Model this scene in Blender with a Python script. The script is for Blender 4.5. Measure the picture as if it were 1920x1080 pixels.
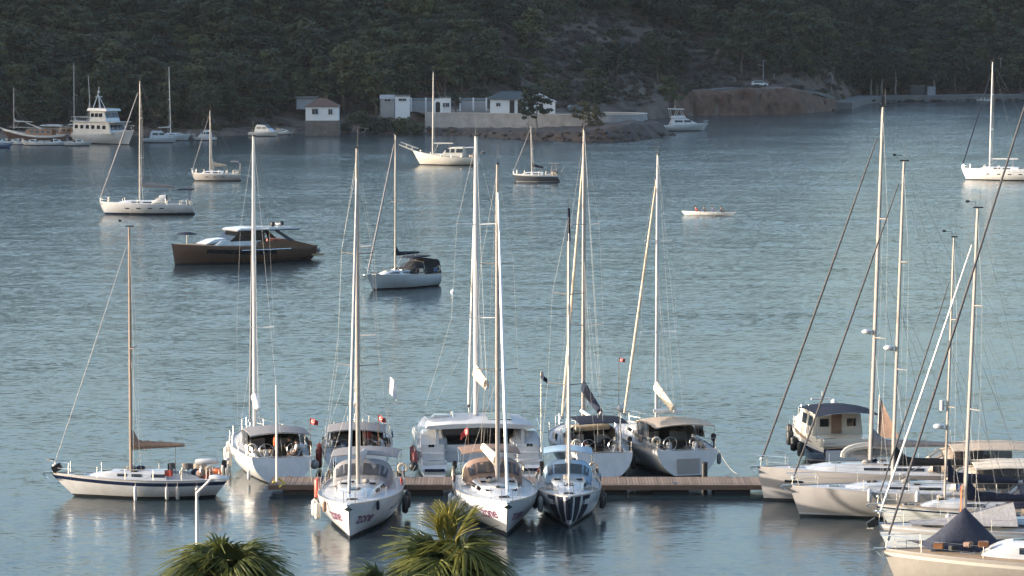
import bpy, bmesh, math, random
from mathutils import Vector, Matrix, noise
R = math.radians
PI = math.pi
random.seed(7)
for _o in list(bpy.data.objects):
    bpy.data.objects.remove(_o)
SC = bpy.context.scene
COL = SC.collection

# ------------------------------------------------------------------ camera
CAM_H, FPX, PITCH = 25.4, 6200.0, 4.785
cam_d = bpy.data.cameras.new('camera')
cam_d.sensor_width = 36.0
cam_d.lens = FPX / 1920 * 36
cam_d.clip_start = 1.0
cam_d.clip_end = 6000
cam = bpy.data.objects.new('camera', cam_d)
COL.objects.link(cam)
cam.location = (0, 0, CAM_H)
cam.rotation_euler = (R(90 - PITCH), 0, 0)
SC.camera = cam

# ------------------------------------------------------------------ light
SUN_EL, SUN_AZ = 10.0, 268.5          # azimuth clockwise from +Y (camera looks along +Y)
w = bpy.data.worlds.new('World')
SC.world = w
w.use_nodes = True
nt = w.node_tree
nt.nodes.clear()
sky = nt.nodes.new('ShaderNodeTexSky')
sky.sky_type = 'NISHITA'
sky.sun_disc = False
sky.sun_elevation = R(SUN_EL)
sky.sun_rotation = R(SUN_AZ)
sky.air_density = 1.0
sky.dust_density = 2.8
sky.ozone_density = 2.0
bg = nt.nodes.new('ShaderNodeBackground')
bg.inputs['Strength'].default_value = 0.15
out = nt.nodes.new('ShaderNodeOutputWorld')
nt.links.new(sky.outputs[0], bg.inputs[0])
nt.links.new(bg.outputs[0], out.inputs[0])

sun_d = bpy.data.lights.new('sun', 'SUN')
sun_d.energy = 3.4
sun_d.angle = R(0.6)
sun_d.color = (1.0, 0.89, 0.77)
sun = bpy.data.objects.new('sun', sun_d)
COL.objects.link(sun)
_sd = Vector((math.sin(R(SUN_AZ)) * math.cos(R(SUN_EL)), math.cos(R(SUN_AZ)) * math.cos(R(SUN_EL)), math.sin(R(SUN_EL))))
sun.rotation_euler = _sd.to_track_quat('Z', 'Y').to_euler()
sun.location = _sd * 300

SC.view_settings.view_transform = 'Standard'
SC.view_settings.look = 'None'
SC.view_settings.gamma = 1.0
SC.view_settings.exposure = 1.84
SC.view_settings.use_curve_mapping = False
SC.render.engine = 'CYCLES'
SC.cycles.use_denoising = True
SC.cycles.max_bounces = 6
SC.cycles.diffuse_bounces = 2
SC.cycles.glossy_bounces = 3
SC.cycles.transmission_bounces = 3
SC.cycles.volume_bounces = 0
SC.cycles.caustics_reflective = False
SC.cycles.caustics_refractive = False
SC.cycles.sample_clamp_indirect = 6.0

# ------------------------------------------------------------------ pixel -> place
_cp, _sp = math.cos(R(PITCH)), math.sin(R(PITCH))
def _ray(px, py):
    a, b = (px - 960) / FPX, (540 - py) / FPX
    return Vector((a, _cp + b * _sp, b * _cp - _sp))
def ground(px, py, z=0.0):
    """the point of the level z that the photo shows at (px, py)"""
    d = _ray(px, py)
    k = (z - CAM_H) / d.z
    return Vector((d.x * k, d.y * k, z))
def at(px, py, Y):
    """the point at ground distance Y that the photo shows at (px, py)"""
    d = _ray(px, py)
    k = Y / d.y
    return Vector((d.x * k, Y, CAM_H + d.z * k))
def pix(p):
    x, y, z = p[0], p[1], p[2] - CAM_H
    dep = y * _cp - z * _sp
    return 960 + FPX * x / dep, 540 - FPX * (z * _cp + y * _sp) / dep

# ------------------------------------------------------------------ materials
MATS = {}
def mat(name, col, rough=0.5, metal=0.0, var=0.10, scale=3.0, spec=0.5, bump=0.0, bscale=20.0, coat=0.0, alpha=None, trans=0.0):
    if name in MATS:
        return MATS[name]
    m = bpy.data.materials.new(name)
    m.use_nodes = True
    t = m.node_tree
    p = t.nodes['Principled BSDF']
    p.inputs['Roughness'].default_value = rough
    p.inputs['Metallic'].default_value = metal
    p.inputs['Specular IOR Level'].default_value = spec
    p.inputs['Coat Weight'].default_value = coat
    if trans:
        p.inputs['Transmission Weight'].default_value = trans
    if alpha is not None:
        p.inputs['Alpha'].default_value = alpha
    tc = t.nodes.new('ShaderNodeTexCoord')
    n1 = t.nodes.new('ShaderNodeTexNoise')
    n1.inputs['Scale'].default_value = scale
    n1.inputs['Detail'].default_value = 5
    n1.inputs['Roughness'].default_value = 0.65
    t.links.new(tc.outputs['Object'], n1.inputs['Vector'])
    mr = t.nodes.new('ShaderNodeMapRange')
    mr.inputs['From Min'].default_value = 0.3
    mr.inputs['From Max'].default_value = 0.7
    mr.inputs['To Min'].default_value = 1 - var
    mr.inputs['To Max'].default_value = 1 + var
    t.links.new(n1.outputs['Fac'], mr.inputs['Value'])
    hs = t.nodes.new('ShaderNodeHueSaturation')
    hs.inputs['Color'].default_value = (*col, 1)
    t.links.new(mr.outputs[0], hs.inputs['Value'])
    t.links.new(hs.outputs[0], p.inputs['Base Color'])
    if bump:
        n2 = t.nodes.new('ShaderNodeTexNoise')
        n2.inputs['Scale'].default_value = bscale
        n2.inputs['Detail'].default_value = 4
        t.links.new(tc.outputs['Object'], n2.inputs['Vector'])
        b = t.nodes.new('ShaderNodeBump')
        b.inputs['Strength'].default_value = bump
        b.inputs['Distance'].default_value = 0.05
        t.links.new(n2.outputs['Fac'], b.inputs['Height'])
        t.links.new(b.outputs[0], p.inputs['Normal'])
    MATS[name] = m
    return m

def foliage_mat(name, c1, c2, scale=0.25, trans=0.12):
    """leaf colour that varies from plant to plant and from leaf clump to leaf clump"""
    if name in MATS:
        return MATS[name]
    m = bpy.data.materials.new(name)
    m.use_nodes = True
    t = m.node_tree
    p = t.nodes['Principled BSDF']
    p.inputs['Roughness'].default_value = 0.62
    p.inputs['Specular IOR Level'].default_value = 0.25
    oi = t.nodes.new('ShaderNodeObjectInfo')
    at_ = t.nodes.new('ShaderNodeAttribute')
    at_.attribute_name = 'tint'
    mul = t.nodes.new('ShaderNodeMath')
    mul.operation = 'MULTIPLY'
    mul.inputs[1].default_value = 0.72
    t.links.new(oi.outputs['Random'], mul.inputs[0])
    m2_ = t.nodes.new('ShaderNodeMath')
    m2_.operation = 'MULTIPLY_ADD'
    m2_.inputs[1].default_value = 0.36
    t.links.new(at_.outputs['Fac'], m2_.inputs[0])
    t.links.new(mul.outputs[0], m2_.inputs[2])
    add = m2_
    mx = t.nodes.new('ShaderNodeMix')
    mx.data_type = 'RGBA'
    mx.inputs['A'].default_value = (*c1, 1)
    mx.inputs['B'].default_value = (*c2, 1)
    t.links.new(add.outputs[0], mx.inputs['Factor'])
    t.links.new(mx.outputs['Result'], p.inputs['Base Color'])
    tr = t.nodes.new('ShaderNodeBsdfTranslucent')
    t.links.new(mx.outputs['Result'], tr.inputs['Color'])
    ms = t.nodes.new('ShaderNodeMixShader')
    ms.inputs[0].default_value = trans
    o = t.nodes['Material Output']
    t.links.new(p.outputs[0], ms.inputs[1])
    t.links.new(tr.outputs[0], ms.inputs[2])
    t.links.new(ms.outputs[0], o.inputs['Surface'])
    MATS[name] = m
    return m

# ------------------------------------------------------------------ mesh helpers
class MB:
    """collects vertices and faces; build() links them as ONE mesh object"""
    def __init__(s):
        s.v, s.f, s.m = [], [], []
    def add(s, vs, fs, mi=0):
        o = len(s.v)
        s.v += [tuple(v) for v in vs]
        s.f += [tuple(i + o for i in f) for f in fs]
        s.m += [mi] * len(fs)
        return s
    def box(s, c, d, rz=0.0, mi=0, ry=0.0, rx=0.0):
        M = Matrix.Translation(c) @ Matrix.Rotation(rz, 4, 'Z') @ Matrix.Rotation(ry, 4, 'Y') @ Matrix.Rotation(rx, 4, 'X')
        vs = [M @ Vector((x * d[0] / 2, y * d[1] / 2, z * d[2] / 2)) for x in (-1, 1) for y in (-1, 1) for z in (-1, 1)]
        return s.add(vs, [(0, 1, 3, 2), (4, 6, 7, 5), (0, 4, 5, 1), (2, 3, 7, 6), (0, 2, 6, 4), (1, 5, 7, 3)], mi)
    def loft(s, rings, closed=True, caps=True, mi=0):
        n = len(rings[0])
        vs = [p for r in rings for p in r]
        fs = []
        for i in range(len(rings) - 1):
            for j in range(n if closed else n - 1):
                a, b = i * n + j, i * n + (j + 1) % n
                fs.append((a, b, b + n, a + n))
        if caps and closed:
            fs.append(tuple(range(n))[::-1])
            fs.append(tuple((len(rings) - 1) * n + j for j in range(n)))
        return s.add(vs, fs, mi)
    def tube(s, pts, r, n=6, mi=0, flat=None):
        pts = [Vector(p) for p in pts]
        k = len(pts)
        rs = r if isinstance(r, (list, tuple)) else [r] * k
        rings = []
        d0 = (pts[1] - pts[0]).normalized()
        u = d0.orthogonal().normalized()
        if abs(d0.z) > 0.8:
            u = Vector((0, 1, 0)) - d0 * d0.y
            u.normalize()
        for i in range(k):
            d = (pts[min(i + 1, k - 1)] - pts[max(i - 1, 0)]).normalized()
            u = (u - d * u.dot(d)).normalized()
            q = d.cross(u)
            fl = flat or 1.0
            rings.append([pts[i] + u * (rs[i] * math.cos(2 * PI * j / n)) + q * (rs[i] * fl * math.sin(2 * PI * j / n)) for j in range(n)])
        return s.loft(rings, True, True, mi)
    def ball(s, c, r, sx=1, sy=1, sz=1, n=10, m=6, mi=0):
        rings = []
        for i in range(m + 1):
            a = PI * (0.02 + 0.96 * i / m)
            rings.append([Vector((c[0] + sx * r * math.sin(a) * math.cos(2 * PI * j / n), c[1] + sy * r * math.sin(a) * math.sin(2 * PI * j / n), c[2] - sz * r * math.cos(a))) for j in range(n)])
        return s.loft(rings, True, True, mi)
    def prism(s, prof, w0, w1=None, mi=0, y0=0.0, z0=None, z1=None):
        """side profile (x, z) swept across; half width w0 at its foot, w1 at its top"""
        w1 = w0 if w1 is None else w1
        zs = [p[1] for p in prof]
        za, zb = (min(zs) if z0 is None else z0), (max(zs) if z1 is None else z1)
        def hw(z):
            return w0 + (w1 - w0) * ((z - za) / (zb - za) if zb > za else 0)
        a = [(x, y0 - hw(z), z) for x, z in prof]
        b = [(x, y0 + hw(z), z) for x, z in prof]
        n = len(prof)
        fs = [tuple(range(n)), tuple(range(2 * n - 1, n - 1, -1))]
        for i in range(n):
            j = (i + 1) % n
            fs.append((i, i + n, j + n, j))
        return s.add(a + b, fs, mi)
    def torus(s, c, r, r2, axis='X', n=20, m=6, mi=0):
        rings = []
        for i in range(n):
            a = 2 * PI * i / n
            ring = []
            for j in range(m):
                b = 2 * PI * j / m
                q = r + r2 * math.cos(b)
                p = (r2 * math.sin(b), q * math.cos(a), q * math.sin(a))
                if axis == 'Z':
                    p = (p[1], p[2], p[0])
                elif axis == 'Y':
                    p = (p[1], p[0], p[2])
                ring.append(Vector(c) + Vector(p))
            rings.append(ring)
        rings.append(rings[0])
        return s.loft(rings, True, False, mi)
    def build(s, name, mats, parent=None, smooth=35, bevel=0.0, loc=None, seg=2):
        me = bpy.data.meshes.new(name)
        me.from_pydata(s.v, [], s.f)
        if not isinstance(mats, (list, tuple)):
            mats = [mats]
        for m in mats:
            me.materials.append(m)
        me.polygons.foreach_set('material_index', s.m)
        bm = bmesh.new()
        bm.from_mesh(me)
        bmesh.ops.recalc_face_normals(bm, faces=bm.faces[:])
        if bevel:
            es = [e for e in bm.edges if len(e.link_faces) == 2 and e.calc_face_angle(0) > 0.5]
            bmesh.ops.bevel(bm, geom=es, offset=bevel, segments=seg, affect='EDGES', clamp_overlap=True)
        bm.to_mesh(me)
        bm.free()
        if smooth:
            me.shade_smooth()
            me.set_sharp_from_angle(angle=R(smooth))
        o = bpy.data.objects.new(name, me)
        COL.objects.link(o)
        if parent is not None:
            o.parent = parent
        if loc is not None:
            o.location = loc
        return o

def empty(name, loc=(0, 0, 0), rz=0.0, rx=0.0):
    o = bpy.data.objects.new(name, None)
    o.empty_display_size = 0.3
    COL.objects.link(o)
    o.location = loc
    o.rotation_euler = (rx, 0, rz)
    return o
def tag(o, label=None, cat=None, group=None, kind=None):
    for k, v in (('label', label), ('category', cat), ('group', group), ('kind', kind)):
        if v:
            o[k] = v
    return o
def dup(o, parent=None):
    c = o.copy()
    COL.objects.link(c)
    c.parent = parent
    for ch in o.children:
        dup(ch, c)
    return c
def lerp(a, b, t):
    return a + (b - a) * t
def sstep(a, b, x):
    t = max(0.0, min(1.0, (x - a) / (b - a)))
    return t * t * (3 - 2 * t)
def interp(tab, x):
    if x <= tab[0][0]:
        return tab[0][1]
    for (a, p), (b, q) in zip(tab, tab[1:]):
        if x <= b:
            return p + (q - p) * (x - a) / (b - a)
    return tab[-1][1]
# ================================================================== WATER
WAVE_RIPPLE, WAVE_CHOP = 0.46, 0.10
def water_mat():
    m = bpy.data.materials.new('sea_water')
    m.use_nodes = True
    t = m.node_tree
    p = t.nodes['Principled BSDF']
    p.inputs['Base Color'].default_value = (0.013, 0.026, 0.032, 1)
    p.inputs['Roughness'].default_value = 0.17
    p.inputs['IOR'].default_value = 1.36
    g = t.nodes.new('ShaderNodeNewGeometry')
    def noise_(scale, sx, sy, detail, rough=0.55, rot=0.0, dist=0.0):
        mp = t.nodes.new('ShaderNodeMapping')
        mp.inputs['Scale'].default_value = (sx, sy, 1)
        mp.inputs['Rotation'].default_value = (0, 0, rot)
        n = t.nodes.new('ShaderNodeTexNoise')
        n.inputs['Scale'].default_value = scale
        n.inputs['Detail'].default_value = detail
        n.inputs['Roughness'].default_value = rough
        n.inputs['Distortion'].default_value = dist
        t.links.new(g.outputs['Position'], mp.inputs['Vector'])
        t.links.new(mp.outputs[0], n.inputs['Vector'])
        return n.outputs['Fac']
    # slopes of the ripples and of the chop, turned straight into the surface normal
    def slope(scale, sx, sy, detail, amp, rough=0.55, rot=0.0, dist=0.0):
        fac = noise_(scale, sx, sy, detail, rough, rot, dist)
        col = fac.node.outputs['Color']
        v = t.nodes.new('ShaderNodeVectorMath')
        v.operation = 'SUBTRACT'
        v.inputs[1].default_value = (0.5, 0.5, 0.5)
        t.links.new(col, v.inputs[0])
        k = t.nodes.new('ShaderNodeVectorMath')
        k.operation = 'MULTIPLY'
        k.inputs[1].default_value = (amp * .8, amp, 0)
        t.links.new(v.outputs[0], k.inputs[0])
        return k.outputs[0]
    ripple = slope(1.9, 0.75, 1.7, 4, WAVE_RIPPLE, 0.66, R(8), 0.4)
    chop = slope(0.20, 0.8, 1.8, 2, WAVE_CHOP, 0.5, R(-6), 0.3)
    wind = noise_(0.020, 0.6, 1.7, 3, 0.5, R(5))
    gust = t.nodes.new('ShaderNodeMapRange')
    gust.inputs['From Min'].default_value = 0.35
    gust.inputs['From Max'].default_value = 0.65
    gust.inputs['To Min'].default_value = 0.45
    gust.inputs['To Max'].default_value = 1.0
    t.links.new(wind, gust.inputs['Value'])
    sm = t.nodes.new('ShaderNodeVectorMath')
    t.links.new(ripple, sm.inputs[0])
    t.links.new(chop, sm.inputs[1])
    sc = t.nodes.new('ShaderNodeVectorMath')
    sc.operation = 'SCALE'
    t.links.new(sm.outputs[0], sc.inputs[0])
    # sheltered water at the pontoon, more breeze out in the open bay
    sp_ = t.nodes.new('ShaderNodeSeparateXYZ')
    t.links.new(g.outputs['Position'], sp_.inputs[0])
    br = t.nodes.new('ShaderNodeMapRange')
    for nm_, v_ in (('From Min', 190), ('From Max', 480), ('To Min', 0.9), ('To Max', 1.6)):
        br.inputs[nm_].default_value = v_
    t.links.new(sp_.outputs['Y'], br.inputs['Value'])
    gm = t.nodes.new('ShaderNodeMath')
    gm.operation = 'MULTIPLY'
    t.links.new(gust.outputs[0], gm.inputs[0])
    t.links.new(br.outputs[0], gm.inputs[1])
    t.links.new(gm.outputs[0], sc.inputs['Scale'])
    up = t.nodes.new('ShaderNodeVectorMath')
    up.inputs[1].default_value = (0, 0, 1)
    t.links.new(sc.outputs[0], up.inputs[0])
    nm = t.nodes.new('ShaderNodeVectorMath')
    nm.operation = 'NORMALIZE'
    t.links.new(up.outputs[0], nm.inputs[0])
    t.links.new(nm.outputs[0], p.inputs['Normal'])
    MATS['sea_water'] = m
    return m
wm = MB()
xs = [-1350, -900, -400, -200, -100, -50, 0, 50, 100, 200, 400, 900, 1350]
ys = [-650, 0, 60, 120, 160, 200, 260, 340, 450, 600, 800, 1100, 1600, 2150]
wm.add([(x, y, 0) for y in ys for x in xs], [(j * len(xs) + i, j * len(xs) + i + 1, (j + 1) * len(xs) + i + 1, (j + 1) * len(xs) + i) for j in range(len(ys) - 1) for i in range(len(xs) - 1)])
water = wm.build('water', water_mat(), smooth=0)
tag(water, 'blue grey rippled bay water', kind='structure')

# ================================================================== LAND
SHORE = [(-2600, 262), (-900, 262), (0, 262), (130, 258), (260, 255), (370, 257), (470, 254), (560, 251), (640, 250), (790, 250), (900, 247), (1000, 243),
         (1100, 236), (1180, 228), (1240, 221), (1300, 217), (1400, 216), (1500, 213), (1560, 208), (1578, 199), (1620, 192), (1900, 189), (2300, 187), (4000, 187)]
_sh = []
for px, py in SHORE:
    g_ = ground(px, py)
    _sh.append(((px - 960) / FPX, g_.y))
def shore_y(u):
    return interp(_sh, u)
def nz(x, y, s, seed=0.0):
    return noise.noise(Vector((x * s, y * s, seed)))
def land_h(x, y):
    u = x / max(y, 1)
    d = y - shore_y(u)
    px = 960 + u * FPX
    if d < -6:
        h = -1.5
    else:
        bank = interp([(0, 1.6), (500, 1.2), (700, 1.6), (1180, 2.2), (1240, 4.0), (1290, 5.4), (1400, 6.0), (1470, 5.9), (1510, 4.9), (1545, 3.0), (1570, 1.6), (1600, 1.5), (1900, 1.6), (1930, 3.0)], px)
        wd = interp([(0, 7), (1180, 7), (1290, 7), (1545, 7), (1570, 3), (1900, 3)], px)
        h = -1.2 + (bank + 1.2) * sstep(-1.5, wd, d)
        flat = interp([(0, 12), (600, 16), (1000, 20), (1200, 16), (1300, 20), (1500, 24), (1570, 26), (1900, 16)], px)
        slope = interp([(0, 0.30), (500, 0.26), (900, 0.24), (1200, 0.26), (1500, 0.25), (1900, 0.30)], px)
        q = max(0.0, d - flat)
        h += slope * (q if q < 110 else 110 + 70 * (1 - math.exp(-(q - 110) / 70)))
        if q > 0:
            k = min(1, q / 60)
            h += k * (9 * nz(x, y, 0.011, 3.1) + 3.5 * nz(x, y, 0.04, 8.0))
        h += 0.5 * nz(x, y, 0.15, 1.0) * min(1, max(0, d) / 6)
    # the mountain west of the bay, whose shadow lies over the far shore
    e = math.hypot((x + 420) / 230, (y - 800) / 290)
    if e < 1.6:
        h = max(h, 235 * sstep(1.0, 0.12, e) - 2 + 10 * nz(x, y, 0.012, 5.0) * sstep(1.1, 0.7, e))
    return h
tm = MB()
gx = [-900, -800, -720] + [-680 + 14 * i for i in range(36)] + [-176 + 3.2 * i for i in range(116)] + [196 + 14 * i for i in range(10)] + [360, 440, 560, 700, 900]
gy = [545 + 12 * i for i in range(6)] + [617 + 3.0 * i for i in range(150)] + [1068 + 9 * i for i in range(14)] + [1210 + 40 * i for i in range(10)] + [1650, 1800, 2100]
tm.add([(x, y, land_h(x, y)) for y in gy for x in gx], [(j * len(gx) + i, j * len(gx) + i + 1, (j + 1) * len(gx) + i + 1, (j + 1) * len(gx) + i) for j in range(len(gy) - 1) for i in range(len(gx) - 1)])
def ground_mat():
    m = bpy.data.materials.new('hill_soil')
    m.use_nodes = True
    t = m.node_tree
    p = t.nodes['Principled BSDF']
    p.inputs['Roughness'].default_value = 0.95
    p.inputs['Specular IOR Level'].default_value = 0.1
    g = t.nodes.new('ShaderNodeNewGeometry')
    n1 = t.nodes.new('ShaderNodeTexNoise')
    n1.inputs['Scale'].default_value = 0.11
    n1.inputs['Detail'].default_value = 9
    n1.inputs['Roughness'].default_value = 0.68
    t.links.new(g.outputs['Position'], n1.inputs['Vector'])
    r = t.nodes.new('ShaderNodeValToRGB')
    e = r.color_ramp.elements
    e[0].position, e[0].color = 0.34, (0.024, 0.023, 0.020, 1)
    e[1].position, e[1].color = 0.66, (0.170, 0.130, 0.106, 1)
    x = e.new(0.5)
    x.color = (0.105, 0.084, 0.071, 1)
    t.links.new(n1.outputs['Fac'], r.inputs[0])
    t.links.new(r.outputs[0], p.inputs['Base Color'])
    n2 = t.nodes.new('ShaderNodeTexNoise')
    n2.inputs['Scale'].default_value = 0.9
    n2.inputs['Detail'].default_value = 6
    t.links.new(g.outputs['Position'], n2.inputs['Vector'])
    b = t.nodes.new('ShaderNodeBump')
    b.inputs['Distance'].default_value = 0.6
    t.links.new(n2.outputs['Fac'], b.inputs['Height'])
    t.links.new(b.outputs[0], p.inputs['Normal'])
    return m
hill = tm.build('hillside', ground_mat(), smooth=60)
tag(hill, 'dark wooded hillside behind the bay', kind='structure')

# unseen hills added behind the viewpoint and east to block low bright sky
q = MB()
rings = []
for i in range(40):
    az = R(lerp(62, 238, i / 39))
    row = []
    for j in range(9):
        f = j / 8
        r_ = lerp(210, 620, f)
        x, y = r_ * math.sin(az), r_ * math.cos(az) + 60
        hh = (120 + 28 * nz(x, y, .006, 4.4)) * math.sin(PI * min(1, f * .62)) ** 1.1 * sstep(62, 80, lerp(62, 238, i / 39)) * sstep(238, 214, lerp(62, 238, i / 39))
        row.append(Vector((x, y, -1 + hh + 5 * nz(x, y, .03, 1.4) * (f > 0))))
    rings.append(row)
q.loft(rings, closed=False, caps=False)
o = q.build('sky_block_hills', mat('sky_block_hill_cover', (.040, .046, .028), .95, var=.5, scale=.08), smooth=60)
tag(o, 'unseen dark hills added behind the viewpoint to block low sky', kind='structure')

# ------------------------------------------------------------------ tree crowns
def crown_mesh(name, kind, seed, m):
    rnd = random.Random(seed)
    V, F, T = [], [], []
    def leaf(p, s, n, tint):
        a = n.orthogonal().normalized()
        b = n.cross(a)
        an = rnd.uniform(0, 6.28)
        a, b = a * math.cos(an) + b * math.sin(an), b * math.cos(an) - a * math.sin(an)
        o = len(V)
        l = s * rnd.uniform(0.8, 1.5)
        for q in (a * l, b * s * 0.55, -a * l, -b * s * 0.55):
            V.append(tuple(p + q + n * rnd.uniform(-0.2, 0.2) * s))
        F.append((o, o + 1, o + 2, o + 3))
        T.append(tint)
    puffs = []
    if kind == 'pine':            # height 1, irregular cone with layered boughs
        for i in range(46):
            z = rnd.uniform(0.24, 1.0)
            w_ = 0.34 * (1.06 - z) ** 0.75 + 0.03
            a = rnd.uniform(0, 6.28)
            rr = w_ * math.sqrt(rnd.uniform(0.15, 1.1))
            puffs.append((Vector((rr * math.cos(a), rr * math.sin(a), z)), rnd.uniform(0.055, 0.115)))
    elif kind == 'round':         # spreading broad crown
        for i in range(44):
            z = rnd.uniform(0.32, 0.97)
            w_ = 0.44 * math.sqrt(max(0.05, 1 - ((z - 0.58) / 0.45) ** 2))
            a = rnd.uniform(0, 6.28)
            rr = w_ * math.sqrt(rnd.uniform(0.1, 1.1))
            puffs.append((Vector((rr * math.cos(a), rr * math.sin(a), z)), rnd.uniform(0.07, 0.14)))
    elif kind == 'tall':          # slender eucalyptus, leaf masses high on the limbs
        for i in range(40):
            z = rnd.uniform(0.38, 1.0)
            w_ = 0.20 * math.sqrt(max(0.08, 1 - ((z - 0.66) / 0.40) ** 2))
            a = rnd.uniform(0, 6.28)
            rr = w_ * math.sqrt(rnd.uniform(0.1, 1.3))
            puffs.append((Vector((rr * math.cos(a), rr * math.sin(a), z)), rnd.uniform(0.045, 0.085)))
    else:                         # shrub
        for i in range(16):
            a = rnd.uniform(0, 6.28)
            rr = 0.5 * math.sqrt(rnd.random())
            puffs.append((Vector((rr * math.cos(a), rr * math.sin(a), rnd.uniform(0.15, 0.75) * (1.15 - rr))), rnd.uniform(0.14, 0.26)))
    per = {'pine': 46, 'round': 46, 'tall': 34, 'shrub': 40}[kind]
    ls = {'pine': 0.030, 'round': 0.034, 'tall': 0.028, 'shrub': 0.075}[kind]
    for c, r_ in puffs:
        tint = rnd.random()
        for k in range(per):
            d = Vector((rnd.gauss(0, 1), rnd.gauss(0, 1), rnd.gauss(0, 0.8) + 0.25)).normalized()
            p = c + Vector((d.x, d.y, d.z * 0.62)) * r_ * rnd.uniform(0.55, 1.12)
            n = (d + Vector((rnd.gauss(0, .5), rnd.gauss(0, .5), rnd.gauss(0, .5) + .3))).normalized()
            leaf(p, ls * rnd.uniform(0.7, 1.3), n, min(1, max(0, tint + rnd.uniform(-.25, .25))))
    me = bpy.data.meshes.new(name)
    me.from_pydata(V, [], F)
    me.materials.append(m)
    a_ = me.attributes.new('tint', 'FLOAT', 'FACE')
    a_.data.foreach_set('value', T)
    return me
def trunk_mesh(name, kind, seed, m):
    rnd = random.Random(seed)
    b = MB()
    top = {'pine': 0.92, 'round': 0.6, 'tall': 0.62}[kind]
    jt = .004 if kind == 'tall' else .012
    r0 = {'pine': 0.022, 'round': 0.03, 'tall': 0.022}[kind]
    pts = [Vector((rnd.uniform(-jt, jt) * i, rnd.uniform(-jt, jt) * i, -0.04 + (top + .04) * i / 6)) for i in range(7)]
    b.tube(pts, [r0 * (1 - 0.8 * i / 6) for i in range(7)], 7)
    for i in range(0 if kind == 'tall' else 9):
        z = rnd.uniform(0.3, 0.85) * top
        a = rnd.uniform(0, 6.28)
        ln = rnd.uniform(.12, .26) * (1.1 - z)
        p = pts[0].lerp(pts[-1], z / top)
        p.z = z
        b.tube([p, p + Vector((math.cos(a) * ln * .6, math.sin(a) * ln * .6, ln * .3)), p + Vector((math.cos(a) * ln, math.sin(a) * ln, ln * .65))], [r0 * .45, r0 * .3, r0 * .12], 5)
    me = bpy.data.meshes.new(name)
    me.from_pydata(b.v, [], b.f)
    me.materials.append(m)
    me.shade_smooth()
    return me
M_PINE = foliage_mat('pine_needles', (0.010, 0.021, 0.018), (0.074, 0.084, 0.034))
M_OLIVE = foliage_mat('broad_leaves', (0.012, 0.023, 0.018), (0.066, 0.078, 0.036))
M_EUCA = foliage_mat('eucalyptus_leaves', (0.020, 0.036, 0.026), (0.050, 0.064, 0.040))
M_SCRUB = foliage_mat('dry_scrub_leaves', (0.070, 0.060, 0.055), (0.140, 0.112, 0.096))
M_DRYTREE = foliage_mat('dry_pine_leaves', (0.045, 0.052, 0.028), (0.115, 0.095, 0.045))
M_BARK = mat('bark', (0.11, 0.085, 0.065), 0.9, bump=0.5, bscale=30)
M_PALEBARK = mat('pale_bark', (0.26, 0.235, 0.20), 0.85, var=0.25)
CROWN, TRUNK = {}, {}
for kind, mm, nn in (('pine', M_PINE, 5), ('round', M_OLIVE, 3), ('tall', M_EUCA, 2), ('shrub', M_SCRUB, 3)):
    for i in range(nn):
        CROWN[kind, i] = crown_mesh(f'{kind}_crown', kind, 100 + i * 7 + len(kind), mm)
        if kind != 'shrub':
            TRUNK[kind, i] = trunk_mesh(f'{kind}_trunk', kind, 50 + i, M_PALEBARK if kind == 'tall' else M_BARK)
CROWN['green', 0] = crown_mesh('bush_crown', 'shrub', 321, M_OLIVE)
CROWN['green', 1] = crown_mesh('bush_crown', 'shrub', 322, M_PINE)
CROWN['dry', 0] = crown_mesh('dry_crown', 'round', 77, M_DRYTREE)

def put_tree(name, label, kind, i, p, h, group=None, wide=1.0, cat='tree', lean=0.0, crown=None):
    t = empty(name, p, random.uniform(0, 6.28), lean)
    t.scale = (h * wide, h * wide, h)
    tag(t, label, cat, group)
    for nm, me in (('trunk', TRUNK.get((kind, i))), ('crown', crown or CROWN[kind, i])):
        if me is None:
            continue
        o = bpy.data.objects.new(nm, me)
        COL.objects.link(o)
        o.parent = t
    return t

# where the slope is bare scrub instead of wood (read off the photograph)
SCRUB_POLY = [(1000, 196), (930, 140), (872, 85), (900, 40), (1000, 15), (1150, 25), (1290, 55), (1400, 98), (1440, 170), (1440, 200), (1200, 215)]
def in_poly(x, y, P):
    c = False
    j = len(P) - 1
    for i in range(len(P)):
        if (P[i][1] > y) != (P[j][1] > y) and x < (P[j][0] - P[i][0]) * (y - P[i][1]) / (P[j][1] - P[i][1]) + P[i][0]:
            c = not c
        j = i
    return c
rt = random.Random(11)
cand = []
tries = 0
cell = {}
def free_spot(x, y, r):
    ci, cj = int(x // 6), int(y // 6)
    for a in range(ci - 1, ci + 2):
        for b in range(cj - 1, cj + 2):
            for (qx, qy, qr) in cell.get((a, b), ()):
                if (qx - x) ** 2 + (qy - y) ** 2 < (0.74 * (r + qr)) ** 2:
                    return False
    cell.setdefault((ci, cj), []).append((x, y, r))
    return True
scrubs = []
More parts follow.
